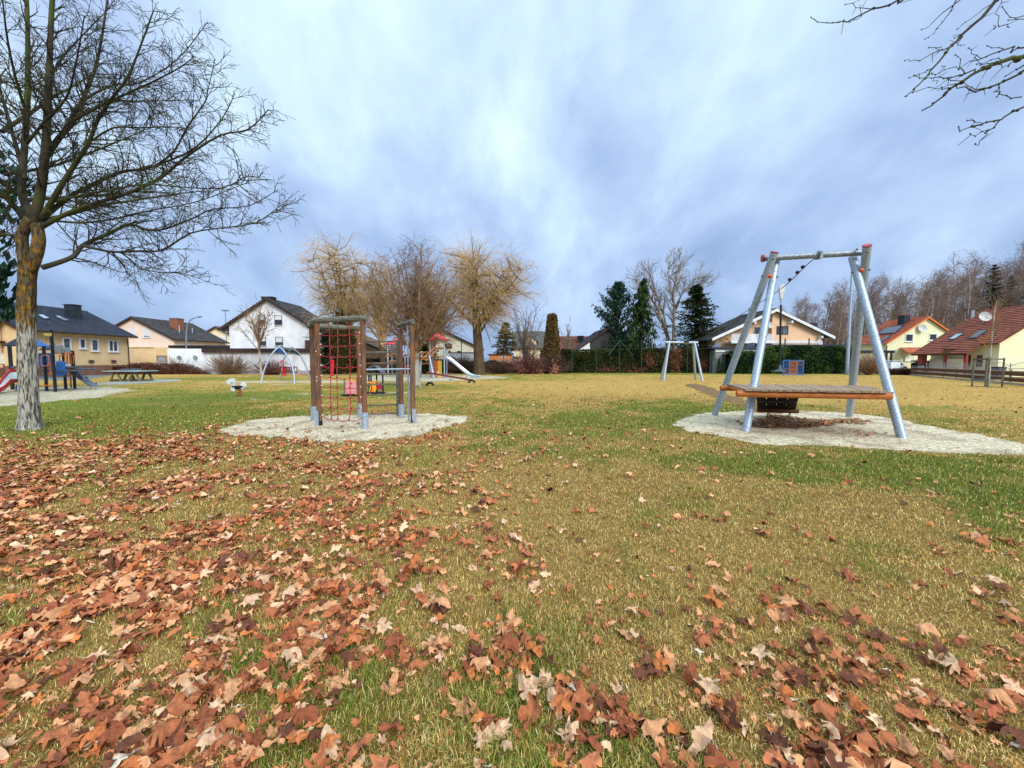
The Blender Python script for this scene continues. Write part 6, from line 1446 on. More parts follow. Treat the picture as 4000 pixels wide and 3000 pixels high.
def chimney(H, x, y, z0, z1, w, mat, cap=None, d=None):
    m = MB(); m.box((x, y, (z0 + z1) / 2), (w, d or w, z1 - z0)); c = m.build('chimney', mat, H.roof)
    m = MB(); m.box((x, y, z1 + .04), (w + .14, (d or w) + .14, .08)); m.build('chimney_cap', cap or trim_dark, c); return c
def dish(parent, c, r, n=Vector((0, -1, 0)), mast=None):
    X_, Y_, Z_ = frame_of(n); m = MB(); rings = []
    pts = []; 
    for i in range(6):
        rr = r * i / 5; pts.append((rr, .3 * rr * rr / r))
    vs = [c]; 
    for rr, zz in pts[1:]:
        for k in range(20): a = 2 * PI * k / 20; vs.append(c + X_ * rr * math.cos(a) + Y_ * rr * math.sin(a) + n * zz)
    fs = [(0, 1 + k, 1 + (k + 1) % 20) for k in range(20)] + [(1 + (i - 1) * 20 + k, 1 + i * 20 + k, 1 + i * 20 + (k + 1) % 20, 1 + (i - 1) * 20 + (k + 1) % 20) for i in range(1, 5) for k in range(20)]
    m.add(vs, fs); m.tube([c - Vector((0, 0, r * .8)) + n * .1, c + n * (r * .9)], .02, 5); m.box(c + n * (r * .9), (.09, .09, .09))
    if mast: m.tube([c - n * .03, mast], .03, 6)
    m.build('satellite_dish', M('dish grey', s(184, 184, 180), s(204, 204, 200), 4, .5), parent, True)

# H0 + H1: tan house with dark slate roof, long side towards the park
H = House('tan_house', 'tan house with long dark slate roof and black chimney behind the play tower', 'y', 35.0, 45.0, -54.7, -44.7, -49.7, 4.2, 4.55, 7.1, tan_wall, roof_slate, trim_dark, .7, .35, 1.05, rows=26)
for x0, y0, x1, y1, mu in ((240, 1318, 278, 1364, 0), (306, 1321, 336, 1363, 0), (352, 1324, 386, 1373, 0), (420, 1328, 462, 1375, 1)): H.window('v1', x0, y0, x1, y1, mull=mu, fw=.13, depth=.08)
H.window('v1', 345, 1406, 366, 1419, fr=brown_plinth, sill=False, gl=glass_dark, off=.02); H.window('v1', 432, 1406, 453, 1418, fr=brown_plinth, sill=False, gl=glass_dark, off=.02)
on_roof(H, 1, [(144, 1233), (163, 1231), (194, 1247), (172, 1249)], glass_roof, 'skylight'); on_roof(H, 1, [(211, 1237), (230, 1237), (273, 1256), (250, 1256)], glass_roof, 'skylight')
c = onplane(287, 1240, H.p1, H.n1); chimney(H, c.x, c.y, c.z - .5, P(287, 1193, c.y).z, 1.0, navy, navy, .8)
m = MB(); g = H.pt('v1', 497, 1330); m.tube([(H.g[3] + .1, 44.8, 1.0), (H.g[3] + .1, 44.8, 4.0)], .05, 8); m.build('downpipe', trim_dark, H.t)
m = MB(); c_ = onplane(180, 1272, H.p1, H.n1)
for yy in (37.2, 38.6, 40.0): 
    m.tube([Vector((c_.x - .3, yy, c_.z + .1)), Vector((c_.x - .3, yy + 1.1, c_.z + .1))], .03, 5)
m.build('snow_guard', trim_dark, H.roof)
H = House('peach_house', 'peach house with big white garage door at the far left edge', 'y', 27.0, 34.9, -56, -46.2, -51.2, 5.0, 5.2, 8.6, peach_wall, roof_slate, trim_dark, .4, .2, .9)
H.window('v1', -70, 1380, 44, 1421, fr=trim_white, gl=whitep, sill=False, kind='garage_door'); m = MB(); m.box((-46.1, 31, 3.2), (.5, 7.8, .22)); m.build('canopy', trim_dark, H.t)
# H2
H = House('pink_house', 'pale pinkish gabled house with brick chimney between the tan and white houses', 'y', 53.0, 62.5, -57.4, -46.4, -51.9, 4.5, 4.5, 7.35, pink_wall, roof_dark, trim_dark, .35, .35, rows=16)
H.window('near', 503, 1286, 531, 1317, shut=1.0); H.window('near', 558, 1286, 587, 1318, shut=.86)
c = onplane(692, 1285, H.p1, H.n1); chimney(H, c.x, c.y, c.z - .3, P(692, 1246, c.y).z, 1.15, brick, galvd)
m = MB(); a = P(495, 1357, 52.9); b = P(685, 1357, 52.9); m.box(((a.x + b.x) / 2, 52.75, a.z / 2), (b.x - a.x + .3, .5, a.z)); m.build('annex', tan_wall, H.t)
make_window(H.t, P(612, 1389, 52.48), P(652, 1424, 52.48), Vector((0, -1, 0)), brick, 0, M('grey garage door', s(130, 140, 150), s(150, 158, 166), 3, .6), 0, False, .06, .1, 'garage_door')
m = MB(); a = P(495, 1357, 52.5); b = P(600, 1357, 52.5); m.box(((a.x + b.x) / 2, 52.45, a.z + .04), (b.x - a.x, .2, .1)); m.build('ledge', peach_wall, H.t)
m = MB(); 
for x, y, h_ in ((701, 1300, 1.1), (752, 1300, .7)): p = onplane(x, y, H.p1, H.n1); m.tube([p, p + Vector((0, 0, h_))], .07, 6)
m.build('vent_pipe', galv, H.roof)
# H3
H = House('cream_house', 'small cream gabled house peeping out left of the white house', 'y', 75, 84, -61.8, -52.6, -57.3, 5.6, 5.6, 8.0, cream_wall, roof_oldbrown, trim_dark, .7, .5)
H.window('near', 834, 1316, 880, 1340, shut=.75)
# H4 white house
H = House('white_house', 'large white gabled house with dark roof and four windows', 'y', 46.0, 53.0, -33.65, -24.1, -28.95, 5.75, 5.75, 8.75, white_wall, roof_dark, trim_dark, .95, .45, rows=16, gable_trim=.26)
for x0, y0, x1, y1, sh in ((1006, 1231, 1037, 1268, .5), (1072, 1232, 1103, 1270, .45), (1009, 1316, 1040, 1350, .5), (1075, 1316, 1106, 1350, .62)): H.window('near', x0, y0, x1, y1, fr=trim_dark, shut=sh, gl=glass_dark, sill=True, fw=.05)
chimney(H, -28.95 - .35, 46.8, 8.2, 9.1, 1.3, trim_dark, trim_dark, .8)
m = MB(); m.tube([(-25.0, 52, 6.2), (-25, 52, 8.9)], .04, 5); m.tube([(-25.3, 52, 8.7), (-24.7, 52, 8.7)], .03, 5); m.tube([(-25.2, 52, 8.3), (-24.8, 52, 8.3)], .03, 5); m.build('antenna', galvd, H.roof)
# white garage block
def block(name, label, x0, x1, y0, y1, z, wall, cat='garage'):
    t = empty(name, ((x0 + x1) / 2, (y0 + y1) / 2, 0), label, cat); m = MB(); m.box(((x0 + x1) / 2, (y0 + y1) / 2, z / 2), (x1 - x0, y1 - y0, z)); m.build('wall', wall, t); return t
Yg = 44.4; xa_, xb_ = P(798, 1400, Yg).x, P(1279, 1400, Yg).x; zt = P(900, 1361, Yg).z
t = block('white_garage', 'long low white garage with dark brown fascia before the white house', xa_, xb_, Yg, Yg + 1.55, zt - .1, white_wall2)
zf = P(1000, 1377, Yg).z; m = MB(); m.box(((xa_ + xb_) / 2, Yg + .7, (zt + zf) / 2), (xb_ - xa_ + .1, 2.0, zt - zf)); m.build('fascia', trim_dark, t); m = MB(); m.box(((xa_ + xb_) / 2, Yg - .02, .2), (xb_ - xa_ + .04, .06, .42)); m.build('plinth', M('grey plinth', s(150, 156, 166), s(172, 178, 186), 3, .9), t)
m = MB(); p = P(1195, 1350, Yg); m.box((p.x, Yg + .5, zt + .45), (.5, .5, 1.0)); ch = m.build('chimney', brick_dark, t)
m = MB(); m.box((p.x, Yg + .5, zt + 1.32), (.95, .7, .04)); 
for dx in (-.2, .2): m.tube([(p.x + dx, Yg + .5, zt + .95), (p.x + dx, Yg + .5, zt + 1.32)], .02, 5)
m.build('rain_cap', trim_dark, ch)
xc_ = P(660, 1400, Yg + .3).x; t = block('white_annex', 'white wall block with two round windows beside the long garage', xc_, xa_ - .01, Yg + .15, Yg + 6, P(700, 1362, Yg).z, white_wall)
for px_ in (702, 764):
    c = P(px_, 1399, Yg + .15); m = MB(); m.ring(c + Vector((0, -.02, 0)), .33, .05, n=24, m=6); w = m.build('round_window', trim_white, t, True); m = MB(); m.tube([c + Vector((0, -.03, 0)), c + Vector((0, -.01, 0))], .32, 24); m.build('pane', M('round window glass', s(104, 124, 124), s(140, 156, 150), 3, .15, spec=.6), w)
Yk = 50; a, b = P(657, 1355, Yk), P(920, 1358, Yk); t = empty('flat_roofed_carport', ((a.x + b.x) / 2, Yk + 1, 0), 'flat black roof showing just above the white wall with round windows', 'carport')
m = MB(); m.box(((a.x + b.x) / 2, Yk + 1.5, P(700, 1354, Yk).z), (b.x - a.x, 3, .34)); m.build('roof', black, t); m = MB(); m.box(((a.x + b.x) / 2, Yk + 1.5, 1.5), (b.x - a.x - 2, 2.4, 2.9)); m.build('wall', white_wall, t)
# house behind ivy willow
H = House('brown_gabled_house', 'tan house with brown roof half hidden by the ivy-clad willow', 'y', 50.5, 60, -27.6, -17.4, -25.0, 3.6, 3.0, 6.3, M('light brown render', s(176, 146, 110), s(190, 160, 124), 1, .9), roof_oldbrown, trim_dark, .4, .3); H.window('near', 1283, 1345, 1296, 1375)
# H7 behind castle
H = House('old_cream_house', 'old cream house with patchy brown roof behind the metal slide', 'y', 58, 68, -14.6, -5.4, -10.4, 4.0, 3.6, 6.0, oldcream_wall, roof_oldbrown, trim_dark, .4, .3)
H.window('near', 1745, 1340, 1758, 1362, fr=trim_dark, gl=glass_dark, sill=False); H.window('near', 1786, 1371, 1800, 1384, fr=trim_dark, gl=glass_dark, sill=False); H.window('near', 1752, 1369, 1760, 1385, fr=trim_dark, gl=glass_dark, sill=False)
H.window('v1', 1835, 1362, 1850, 1380, fr=trim_dark, gl=glass_dark, sill=False) if False else None
Yw = 53.5; a, b = P(1745, 1379, Yw), P(1857, 1379, Yw); t = empty('garden_wall', ((a.x + b.x) / 2, Yw, 0), 'stained white garden wall with dark coping behind the metal slide', 'wall'); m = MB(); m.box(((a.x + b.x) / 2, Yw, a.z / 2), (b.x - a.x, .3, a.z)); m.build('wall', white_wall2, t); m = MB(); m.box(((a.x + b.x) / 2, Yw, a.z + .05), (b.x - a.x + .1, .4, .1)); m.build('coping', trim_dark, t)
# H8 grey roof with dormer
H = House('grey_roofed_house', 'house with grey roof and small peach dormer left of the brown thuja column', 'x', P(2006, 1350, 66).x, P(2140, 1350, 66).x, 66, 75, 70.5, 3.9, 3.9, P(2060, 1299, 70.5).z, cream_wall, roof_grey, trim_dark, .5, .3)
a, b = P(2051, 1350, 66.4), P(2095, 1350, 66.4); ap = P(2073, 1312, 66.4); z0_ = 3.9; m = MB(); m.prism([Vector((a.x, 66.4, z0_)), Vector((b.x, 66.4, z0_)), Vector((b.x, 66.4, P(0, 1330, 66.4).z)), ap, Vector((a.x, 66.4, P(0, 1330, 66.4).z))], (0, 3.4, 0)); d_ = m.build('dormer', peach_wall, H.roof)
m = MB()
for q in (a, b): e = Vector((q.x + (.3 if q is b else -.3), 66.2, P(0, 1334, 66.4).z)); m.prism([e, Vector((ap.x, 66.2, ap.z + .15)), Vector((ap.x, 66.2, ap.z - .02)), e - Vector((0, 0, .17))], (0, 3.6, 0))
m.build('dormer_roof', roof_grey, d_); make_window(d_, P(2060, 1333, 66.36), P(2086, 1350, 66.36), Vector((0, -1, 0)), trim_white, 0, glass, 1, False)
# terracotta shed + fence
Ys = 56; a, b = P(1910, 1386, Ys), P(2000, 1386, Ys); t = block('terracotta_shed', 'low terracotta coloured shed beyond the fence right of the thick willow', a.x, b.x, Ys, Ys + 3, a.z, terracotta, 'shed'); make_window(t, P(1960, 1390, Ys), P(1974, 1399, Ys), Vector((0, -1, 0)), trim_white, 0, glass, 0, False); m = MB(); m.box(((a.x + b.x) / 2, Ys + 1.5, a.z + .06), (b.x - a.x + .4, 3.4, .12)); m.build('roof', trim_dark, t)
t = empty('slat_fence', (a.x, 54.5, 0), 'grey wooden slat fence before the terracotta shed', 'fence'); m = MB()
for z in (1.55, 1.3, .9, .5): m.box(((a.x + b.x) / 2, 54.5, z), (b.x - a.x + .4, .04, .14))
m.build('rail', wood_grey, t)
for k in range(5): m = MB(); m.box((a.x + (b.x - a.x) * k / 4, 54.55, .85), (.1, .1, 1.7)); m.build('post', wood_grey, t)
# H9
a, b = P(2187, 1369, 62), P(2330, 1369, 62)
H = House('red_roofed_house', 'house with wide red-brown roof and dark chimney behind the left of the dark hedge', 'x', a.x, b.x + 2, 62, 73, 68, 3.2, 3.2, P(2250, 1319, 68).z, cream_wall, roof_brown, trim_dark, .4, .2, rows=18)
c = onplane(2267, 1335, H.p0, H.n0); chimney(H, c.x, c.y, c.z - .3, P(2267, 1314, c.y).z, .9, navy)
H = House('dark_gabled_house', 'gable coloured dark for shade, with white lower wall emerging left of the bushy pine', 'y', 58, 67, 10.2, 19.4, P(2375, 1285, 58).x, 3.4, 3.4, P(2375, 1284, 58).z, M('shaded gable wall', s(52, 50, 52), s(74, 70, 70), 3, .85, 0, .3, 20, (8, 1, 1)), roof_dark, trim_dark, .6, .5)  # roof slope and the shade beneath it are put into the dark wall colour
m = MB(); m.prism([P(2262, 1385, 57.6), P(2304, 1385, 57.6), P(2304, 1336, 57.6), P(2292, 1340, 57.6), P(2262, 1362, 57.6)], (0, .4, 0)); m.build('white_wall', white_wall, H.t)
H = House('green_house', 'tiny pale green gable between the dark spruce and the apricot house', 'y', 90, 98, P(2796, 1300, 90).x, P(2838, 1300, 90).x, P(2813, 1300, 90).x, 7.2, 7.2, P(2813, 1286, 90).z, M('mint render', s(176, 208, 184), s(190, 218, 196), 1, .9), roof_brown, trim_dark, .4, .3)

# H6 apricot house
Y6 = 50; R6 = P(3022, 1209, Y6)
wl, wr = P(2812, 1340, Y6).x, P(3208, 1320, Y6).x
sl = (R6.z - 4.75) / (wr + .95 - R6.x); el = R6.z - sl * (R6.x - wl); er = R6.z - sl * (wr - R6.x)
H = House('apricot_house', 'apricot gabled house with white balcony behind the green hedge', 'y', Y6 + 1.3, Y6 + 5.6, wl, wr, R6.x, el - .1, er - .1, R6.z - .1, apricot_wall, roof_dark, trim_white, 1.3, 1.9, gable_trim=.34, rows=20)
H.g = (Y6, *H.g[1:])
m = MB(); x0 = P(3017, 1250, Y6).x; m.prism([Vector((x0, Y6, 0)), Vector((wr, Y6, 0)), Vector((wr, Y6, er - .12)), Vector((x0, Y6, R6.z - .12 - sl * abs(x0 - R6.x)))], (0, 1.29, 0)); m.build('bay_wall', apricot_wall, H.t)
H.window('near', 3034, 1274, 3078, 1307, fr=trim_dark, mull=1, fw=.08, sill=False)
make_window(H.t, P(2944, 1276, Y6 + 1.3), P(2972, 1325, Y6 + 1.3), Vector((0, -1, 0)), trim_white, 0, glass, 0, False); make_window(H.t, P(2994, 1285, Y6 + 1.3), P(3010, 1325, Y6 + 1.3), Vector((0, -1, 0)), trim_dark, 0, glass_dark, 0, False, kind='balcony_door')
b0, b1 = P(2857, 1304, Y6 - .2), P(3022, 1337, Y6 - .2); m = MB(); zt_, zb_ = b0.z, b1.z
m.box(((b0.x + b1.x) / 2, Y6 - .2, zt_ - .06), (b1.x - b0.x, .1, .1)); m.box(((b0.x + b1.x) / 2, Y6 - .2, zb_ + .1), (b1.x - b0.x, .1, .16))
nb = 34
for k in range(nb): m.box((b0.x + (b1.x - b0.x) * (k + .5) / nb, Y6 - .19, (zt_ + zb_) / 2), ((b1.x - b0.x) / nb * .72, .03, zt_ - zb_ - .1))
m.box((b0.x + (b1.x - b0.x) * .5, Y6 - .23, (zt_ + zb_) / 2), (.7, .03, zt_ - zb_ - .2)); bal = m.build('balcony', trim_white, H.t)
m = MB(); m.box(((b0.x + b1.x) / 2, Y6 + .5, zb_ - .05), (b1.x - b0.x, 1.6, .16)); m.build('balcony_slab', trim_white, bal)
m = MB(); m.box((b0.x + (b1.x - b0.x) * .5, Y6 + .5, (zb_) / 2), (b1.x - b0.x + 1.5, .15, zb_)) if False else None
m = MB(); a_, c_ = P(3022, 1332, Y6), P(3208, 1340, Y6); m.box(((a_.x + c_.x) / 2, Y6 - .03, (a_.z + c_.z) / 2), (c_.x - a_.x, .06, .3)); m.build('white_band', trim_white, H.t)
m = MB(); m.box((wr - .1, Y6 - .02, 2), (.5, .08, 4.2)); m.build('corner_band', trim_white, H.t)
m = MB()
for px_, py_ in ((2945, 1262), (3088, 1258), (3204, 1317)): q = P(px_, py_, Y6 - .3); m.box(q, (.22, .7, .3))
m.build('purlin_end', trim_white, H.roof); dish(H.t, P(3006, 1270, Y6 - .3), .42, Vector((.3, -.9, .1)).normalized(), P(3012, 1275, Y6 + .1))
m = MB(); q = P(2954, 1230, Y6 + 3); m.box((q.x, Y6 + 4, q.z + .1), (.6, .6, 2)); m.build('chimney', concrete, H.roof); m = MB(); q = P(3140, 1268, Y6 + 4); m.box((q.x, Y6 + 4, q.z - .1), (2.2, 2, .5)); m.build('dormer', trim_dark, H.roof)
# low wing with dark fascia and shed in front
Yv = 48.4; a, b = P(2960, 1349, Yv), P(3335, 1349, Yv); t = block('low_wing', 'low white wing with dark flat roof edge along the top of the green hedge', a.x, b.x, Yv, Yv + 1.5, a.z - .1, white_wall, 'annex'); m = MB(); m.box(((a.x + b.x) / 2, Yv + .6, a.z), (b.x - a.x + .3, 2.2, .2)); m.build('fascia', trim_navy, t)
for px_ in (3063, 3156): m = MB(); q = P(px_, 1322, Yv); m.tube([(q.x, Yv - .2, a.z), (q.x, Yv - .2, q.z)], .07, 6); m.build('post', trim_navy, t)
Ysd = 46.6; a, b = P(2793, 1364, Ysd), P(2996, 1364, Ysd); t = block('garden_shed', 'grey boarded garden shed with white fascia between the two hedges', a.x + .1, b.x - .6, Ysd + .1, Ysd + 1.7, a.z - .1, M('grey shed boards', s(120, 126, 126), s(146, 150, 148), 3, .85), 'shed')
m = MB(); m.prism([P(2795, 1364, Ysd), P(2998, 1364, Ysd), P(2990, 1375, Ysd), P(2795, 1375, Ysd)], (0, .15, 0)); m.build('fascia', trim_white, t); m = MB(); m.box(((a.x + b.x) / 2, Ysd + .9, a.z + .12), (b.x - a.x + .8, 2.2, .2)); m.build('roof', trim_navy, t)
m = MB()
for k in range(7): m.box(((a.x + b.x) / 2 - .25, Ysd + .06, .25 + k * .32), (b.x - a.x - .8, .05, .28))
m.build('boards', M('grey shed boards', s(1, 1, 1)), t)
for x0_, x1_ in ((2780, 2818), (2905, 2953)):
    m = MB(); m.prism([P(x0_, 1357, Ysd + .4), P(x1_ - 8, 1357, Ysd + .4), P(x1_, 1341, Ysd + 1.7), P(x0_ + 24, 1341, Ysd + 1.7)], (0, 0, .06)); m.build('solar_panel', solar, t)
for px_ in (2808, 2823, 2845, 2855): cone_bush('conifer_sapling', P(px_, 1455, 45.7).xy.to_3d(), 2.3 if px_ in (2823,) else 1.7, .22, .05, [s(36, 54, 32), s(50, 72, 44)], 260, .16, 'small slim conifer before the grey shed, %s of four' % {2808: 'leftmost', 2823: 'tallest', 2845: 'third from the left', 2855: 'rightmost'}[px_])

# H10 yellow house with solar panel
H = House('yellow_house', 'pale yellow gabled house with orange roof and solar collector', 'y', 50, 54.7, 48.6, 58.4, 53.5, 3.9, 3.9, 7.05, yellow_wall, roof_orange, M('orange trim', s(196, 104, 50), s(214, 122, 64), 3, .7), .35, .3, rows=18)
H.window('near', 3536, 1304, 3566, 1335, gl=glass_dark, fw=.1); H.window('near', 3629, 1303, 3659, 1330, gl=glass_dark, fw=.1); dish(H.t, P(3600, 1283, 49.8), .5, Vector((-.15, -.95, .2)).normalized())
on_roof(H, 0, [(3431, 1309), (3454, 1285), (3538, 1271), (3499, 1303)], solar, 'solar_collector', .09); on_roof(H, 0, [(3438, 1338), (3459, 1316), (3484, 1311), (3448, 1336)], solar, 'skylight')
c = onplane(3530, 1262, H.p0, H.n0); chimney(H, c.x, c.y, c.z - .4, P(3530, 1233, c.y).z, .85, navy, brick)
m = MB(); q = [P(3517, 1357, 49.9), P(3603, 1357, 49.9), P(3570, 1384, 48.4), P(3536, 1370, 48.4)]; m.prism(q, (0, 0, -.1)); m.build('porch_roof', roof_orange, H.t); m = MB(); m.tube([P(3466, 1352, 49.7), P(3463, 1362, 49.8), P(3463, 1410, 49.8)], .05, 6); m.build('downpipe', trim_dark, H.t)
make_window(H.t, P(3534, 1393, 49.9), P(3568, 1412, 49.9), Vector((0, -1, 0)), trim_white, 0, whitep, 0, False, kind='garage_door')
# pergola
t = empty('pergola', (43.5, 45, 0), 'dark timber pergola in front of the yellow house', 'pergola'); a, b = P(3340, 1376, 45), P(3493, 1377, 45); m = MB(); m.box(((a.x + b.x) / 2, 45, a.z), (b.x - a.x, .15, .22)); m.box(((a.x + b.x) / 2, 47.5, a.z), (b.x - a.x, .15, .22))
for k in range(9): m.box((a.x + (b.x - a.x) * (k + .5) / 9, 46.2, a.z + .16), (.08, 3.2, .1))
m.build('beams', trim_navy, t)
for px_ in (3350, 3462, 3481): m = MB(); q = P(px_, 1400, 45); m.box((q.x, 45.0, a.z / 2 - .05), (.16, .16, a.z - .1)); m.build('post', trim_dark, t)

# H11 big brown roof: side slope towards the park, in two lengths
rx, zrg = 51.5, 6.85; s_ = (zrg - 2.25) / (rx - 44.2)
H = House('brown_roofed_house', 'large pale yellow house under a long red-brown roof at the right edge', 'y', 36.3, 42.2, 45.9, 57.2, rx, zrg - s_ * (rx - 45.9), zrg - s_ * (57.2 - rx), zrg, yellow_wall, roof_brown, None, .45, .25, rows=20)
n = H.n0; ro = MB(); A_ = lambda y, x: Vector((x, y, zrg + .02 - s_ * (rx - x)))
roof_slope(ro, A_(37.3, 44.0), A_(38.7, 44.0), A_(38.7, 45.45), A_(37.3, 45.45), 5); roof_slope(ro, A_(39.75, 44.0), A_(42.45, 44.0), A_(42.45, 45.45), A_(39.75, 45.45), 5); roof_slope(ro, A_(38.7, 44.75), A_(39.75, 44.75), A_(39.75, 45.45), A_(38.7, 45.45), 2)
rr_ = ro.build('carport_roof', roof_brown, H.t)
on_roof(H, 0, [(3705, 1330), (3738, 1307), (3768, 1304), (3729, 1328)], glass_roof, 'skylight'); on_roof(H, 0, [(3783, 1327), (3826, 1294), (3861, 1292), (3815, 1323)], solar, 'skylight')
c = onplane(3839, 1262, H.p0, H.n0); dish(H.roof, Vector((c.x, c.y - .1, P(3839, 1238, c.y).z)), .5, Vector((-.35, -.9, .25)).normalized(), c)
c = onplane(3799, 1240, H.p0, H.n0); m = MB(); m.tube([c - Vector((0, 0, .3)), Vector((c.x, c.y, P(3799, 1213, c.y).z))], .13, 12); m.build('steel_flue', slidest, H.roof, True)
m = MB(); m.bar(Vector((44.05, 37.3, 2.15)), Vector((44.05, 42.4, 2.15)), .12, .14); m.build('gutter', trim_dark, rr_)
for y_, nm, mt, wd in ((37.6, 'post', M('red brown post', s(120, 54, 40), s(146, 70, 54), 4, .7), .22), (41.6, 'post', MATS['red brown post'], .5), (39.4, 'post', MATS['red brown post'], .18)):
    m = MB(); m.box((44.35, y_, 1.05), (wd, wd, 2.1)); m.build(nm, mt, H.t)
m = MB(); m.box((45.1, 40.0, .85), (.15, 3.0, 1.7)); m.build('screen_wall', cream_wall, H.t)
make_window(H.t, PXP(3818, 1388, 45.88), PXP(3836, 1432, 45.88), Vector((-1, 0, 0)), MATS['red brown post'], 0, glass, 0, False, kind='door'); make_window(H.t, PXP(3772, 1388, 45.88), PXP(3790, 1428, 45.88), Vector((-1, 0, 0)), trim_dark, 0, glass_dark, 0, False)

# ================================================================ street furniture, fences, car
def curved_lamp():
    b = P(727, 1400, 49.5); t = empty('street_lamp', (b.x, 49.5, 0), 'grey street lamp with long curved arm above the flat black roof', 'street lamp')
    K = lambda x, y: P(650 + x * .30134, 1150 + y * .30134, 49.5); pts = [Vector((b.x, 49.5, 0)), K(258, 660), K(258, 500), K(265, 420), K(282, 370), K(315, 330), K(360, 305), K(405, 292)]
    m = MB(); m.tube(pts, [.11, .09, .08, .075, .07, .065, .06, .05], 10); m.build('pole', galvd, t, True); a, b2 = K(405, 292), K(460, 287); m = MB(); m.tube([a, a.lerp(b2, .4), b2], [.07, .13, .07], 8); m.build('lamp_head', galvd, t, True)
curved_lamp()
p = P(888, 1400, 70); t = empty('street_lamp', (p.x, 70, 0), 'thin straight street lamp rising behind the small cream house', 'street lamp'); m = MB(); zt_ = P(888, 1215, 70).z; m.tube([(p.x, 70, 0), (p.x, 70, zt_)], [.09, .06], 8); m.build('pole', galvd, t); m = MB(); m.box((p.x, 70, zt_ + .1), (1.1, .4, .2)); m.build('lamp_head', galvd, t)
p = P(3308, 1459, 44); t = empty('light_mast', (p.x, 44, 0), 'tall tapering galvanised light mast between the hedge and the steel A-frame', 'mast'); m = MB(); q = [P(3308, 1460, 44), P(3318, 1300, 44), P(3326, 1150, 44), P(3331, 1010, 44)]; x = p.x; m.tube([(x, 44, 0), (x, 44, 5), (x, 44, 12.8)], [.2, .16, .1], 14); m.build('pole', galv, t, True); m = MB(); m.tube([(x, 44, 4.4), (x, 44, 4.46)], .26, 14); m.build('collar', galv, t, True); m = MB(); m.box((x, 44, 12.85), (.5, .3, .15)); m.build('lamp_head', galvd, t)

def mesh_fence():
    Y = 47.3; t = empty('ball_fence', (5, Y, 0), 'tall thin green wire fence on slim posts along the dark hedge', 'fence'); gm = M('green fence steel', s(36, 60, 48), s(50, 78, 62), 6, .6)
    for px_, top in ((2130, 1352), (2235, 1325), (2330, 1327), (2420, 1325), (2506, 1328), (2600, 1330), (2685, 1327), (2780, 1330)):
        a = P(px_, 1400, Y); z = P(px_, top, Y).z; m = MB(); m.tube([(a.x, Y, 0), (a.x, Y, z)], .045, 8); m.build('post', gm, t)
        if px_ == 2420:
            for sg in (-1, 1): m = MB(); m.tube([(a.x, Y, z - .2), (a.x + sg * 1.5, Y - .5, 1.9 * 0 + 2.2)], .035, 6); m.build('brace', gm, t)
    m = MB(); x0, x1 = P(2130, 1400, Y).x, P(2780, 1400, Y).x
    for z in (4.0, 3.4): m.tube([(x0 + (x1 - x0) * k / 14, Y, z - .05 * math.sin(PI * (k % 2))) for k in range(15)], .012, 4)
    m.build('wire', gm, t)
    Y = 47.6; t = empty('wire_fence', (-5, Y, 0), 'slim dark fence posts with wire netting behind the play castle', 'fence')
    for px_, top in ((1803, 1325), (1968, 1320), (1640, 1330), (2085, 1345)):
        a = P(px_, 1400, Y); z = P(px_, top, Y).z; m = MB(); m.tube([(a.x, Y, 0), (a.x, Y, z)], .05, 8); m.build('post', gm, t)
    m = MB(); x0, x1 = P(1640, 1400, Y).x, P(2085, 1400, Y).x
    for z in (.3, .8, 1.3, 1.8): m.tube([(x0, Y, z), (x1, Y, z)], .012, 4)
    for k in range(70): xx = x0 + (x1 - x0) * k / 70; m.tube([(xx, Y, 0), (xx, Y, 1.8)], .006, 3)
    m.build('netting', gm, t)
mesh_fence()

def plank_fence():
    A, B = G(3558, 1466), G(4150, 1519); t = empty('plank_fence', A, 'low brown plank fence with grey posts along the right side of the lawn', 'fence'); L = (B - A).length; d = (B - A).normalized()
    n = int(L / 2.55)
    for i in range(n + 1):
        p = A + d * (L * i / n); m = MB(); m.tube([p - Vector((0, .1, 0)), p + Vector((0, -.1, .95))], .055, 8); m.build('post', wood_grey, t, True)
    for z, h_, mt in ((.68, .26, wood_brown), (.30, .24, wood_brown)):
        for i in range(n):
            a, b = A + d * (L * i / n), A + d * (L * (i + 1) / n); m = MB(); m.bar(Vector((a.x, a.y, z)), Vector((b.x, b.y, z)), .045, h_); o = m.build('board', mt, t)
    for z in (.84, .46): m = MB(); m.bar(Vector((A.x, A.y - .04, z)), Vector((B.x, B.y - .04, z)), .1, .05); m.build('cap_rail', wood_grey, t)
    m = MB(); m.bar(Vector((A.x, A.y, .05)), Vector((B.x, B.y, .05)), .12, .12); m.build('kerb', concrete, t)
plank_fence()
def garden_fence():
    A, B = P(3618, 1440, 38.5), P(4180, 1440, 27); A.z = B.z = 0; t = empty('garden_fence', A, 'grey metal garden fence with arched tops before the brown-roofed house', 'fence'); L = (B - A).length; d = (B - A).normalized(); n = 6
    for i in range(n + 1): p = A + d * (L * i / n); m = MB(); m.tube([p, p + Vector((0, 0, 1.35))], .035, 6); m.build('post', galvd, t)
    for i in range(n):
        a, b = A + d * (L * i / n), A + d * (L * (i + 1) / n); m = MB(); arc = [a.lerp(b, u) + Vector((0, 0, 1.1 + .28 * math.sin(PI * u))) for u in np.linspace(0, 1, 10)]; m.tube(arc, .02, 5); m.tube([a + Vector((0, 0, .35)), b + Vector((0, 0, .35))], .018, 5); m.tube([a + Vector((0, 0, .9)), b + Vector((0, 0, .9))], .018, 5)
        for k in range(1, 16): u = k / 16; m.tube([a.lerp(b, u) + Vector((0, 0, .3)), a.lerp(b, u) + Vector((0, 0, 1.1 + .28 * math.sin(PI * u)))], .008, 3)
        m.build('fence_panel', galvd, t)
garden_fence()
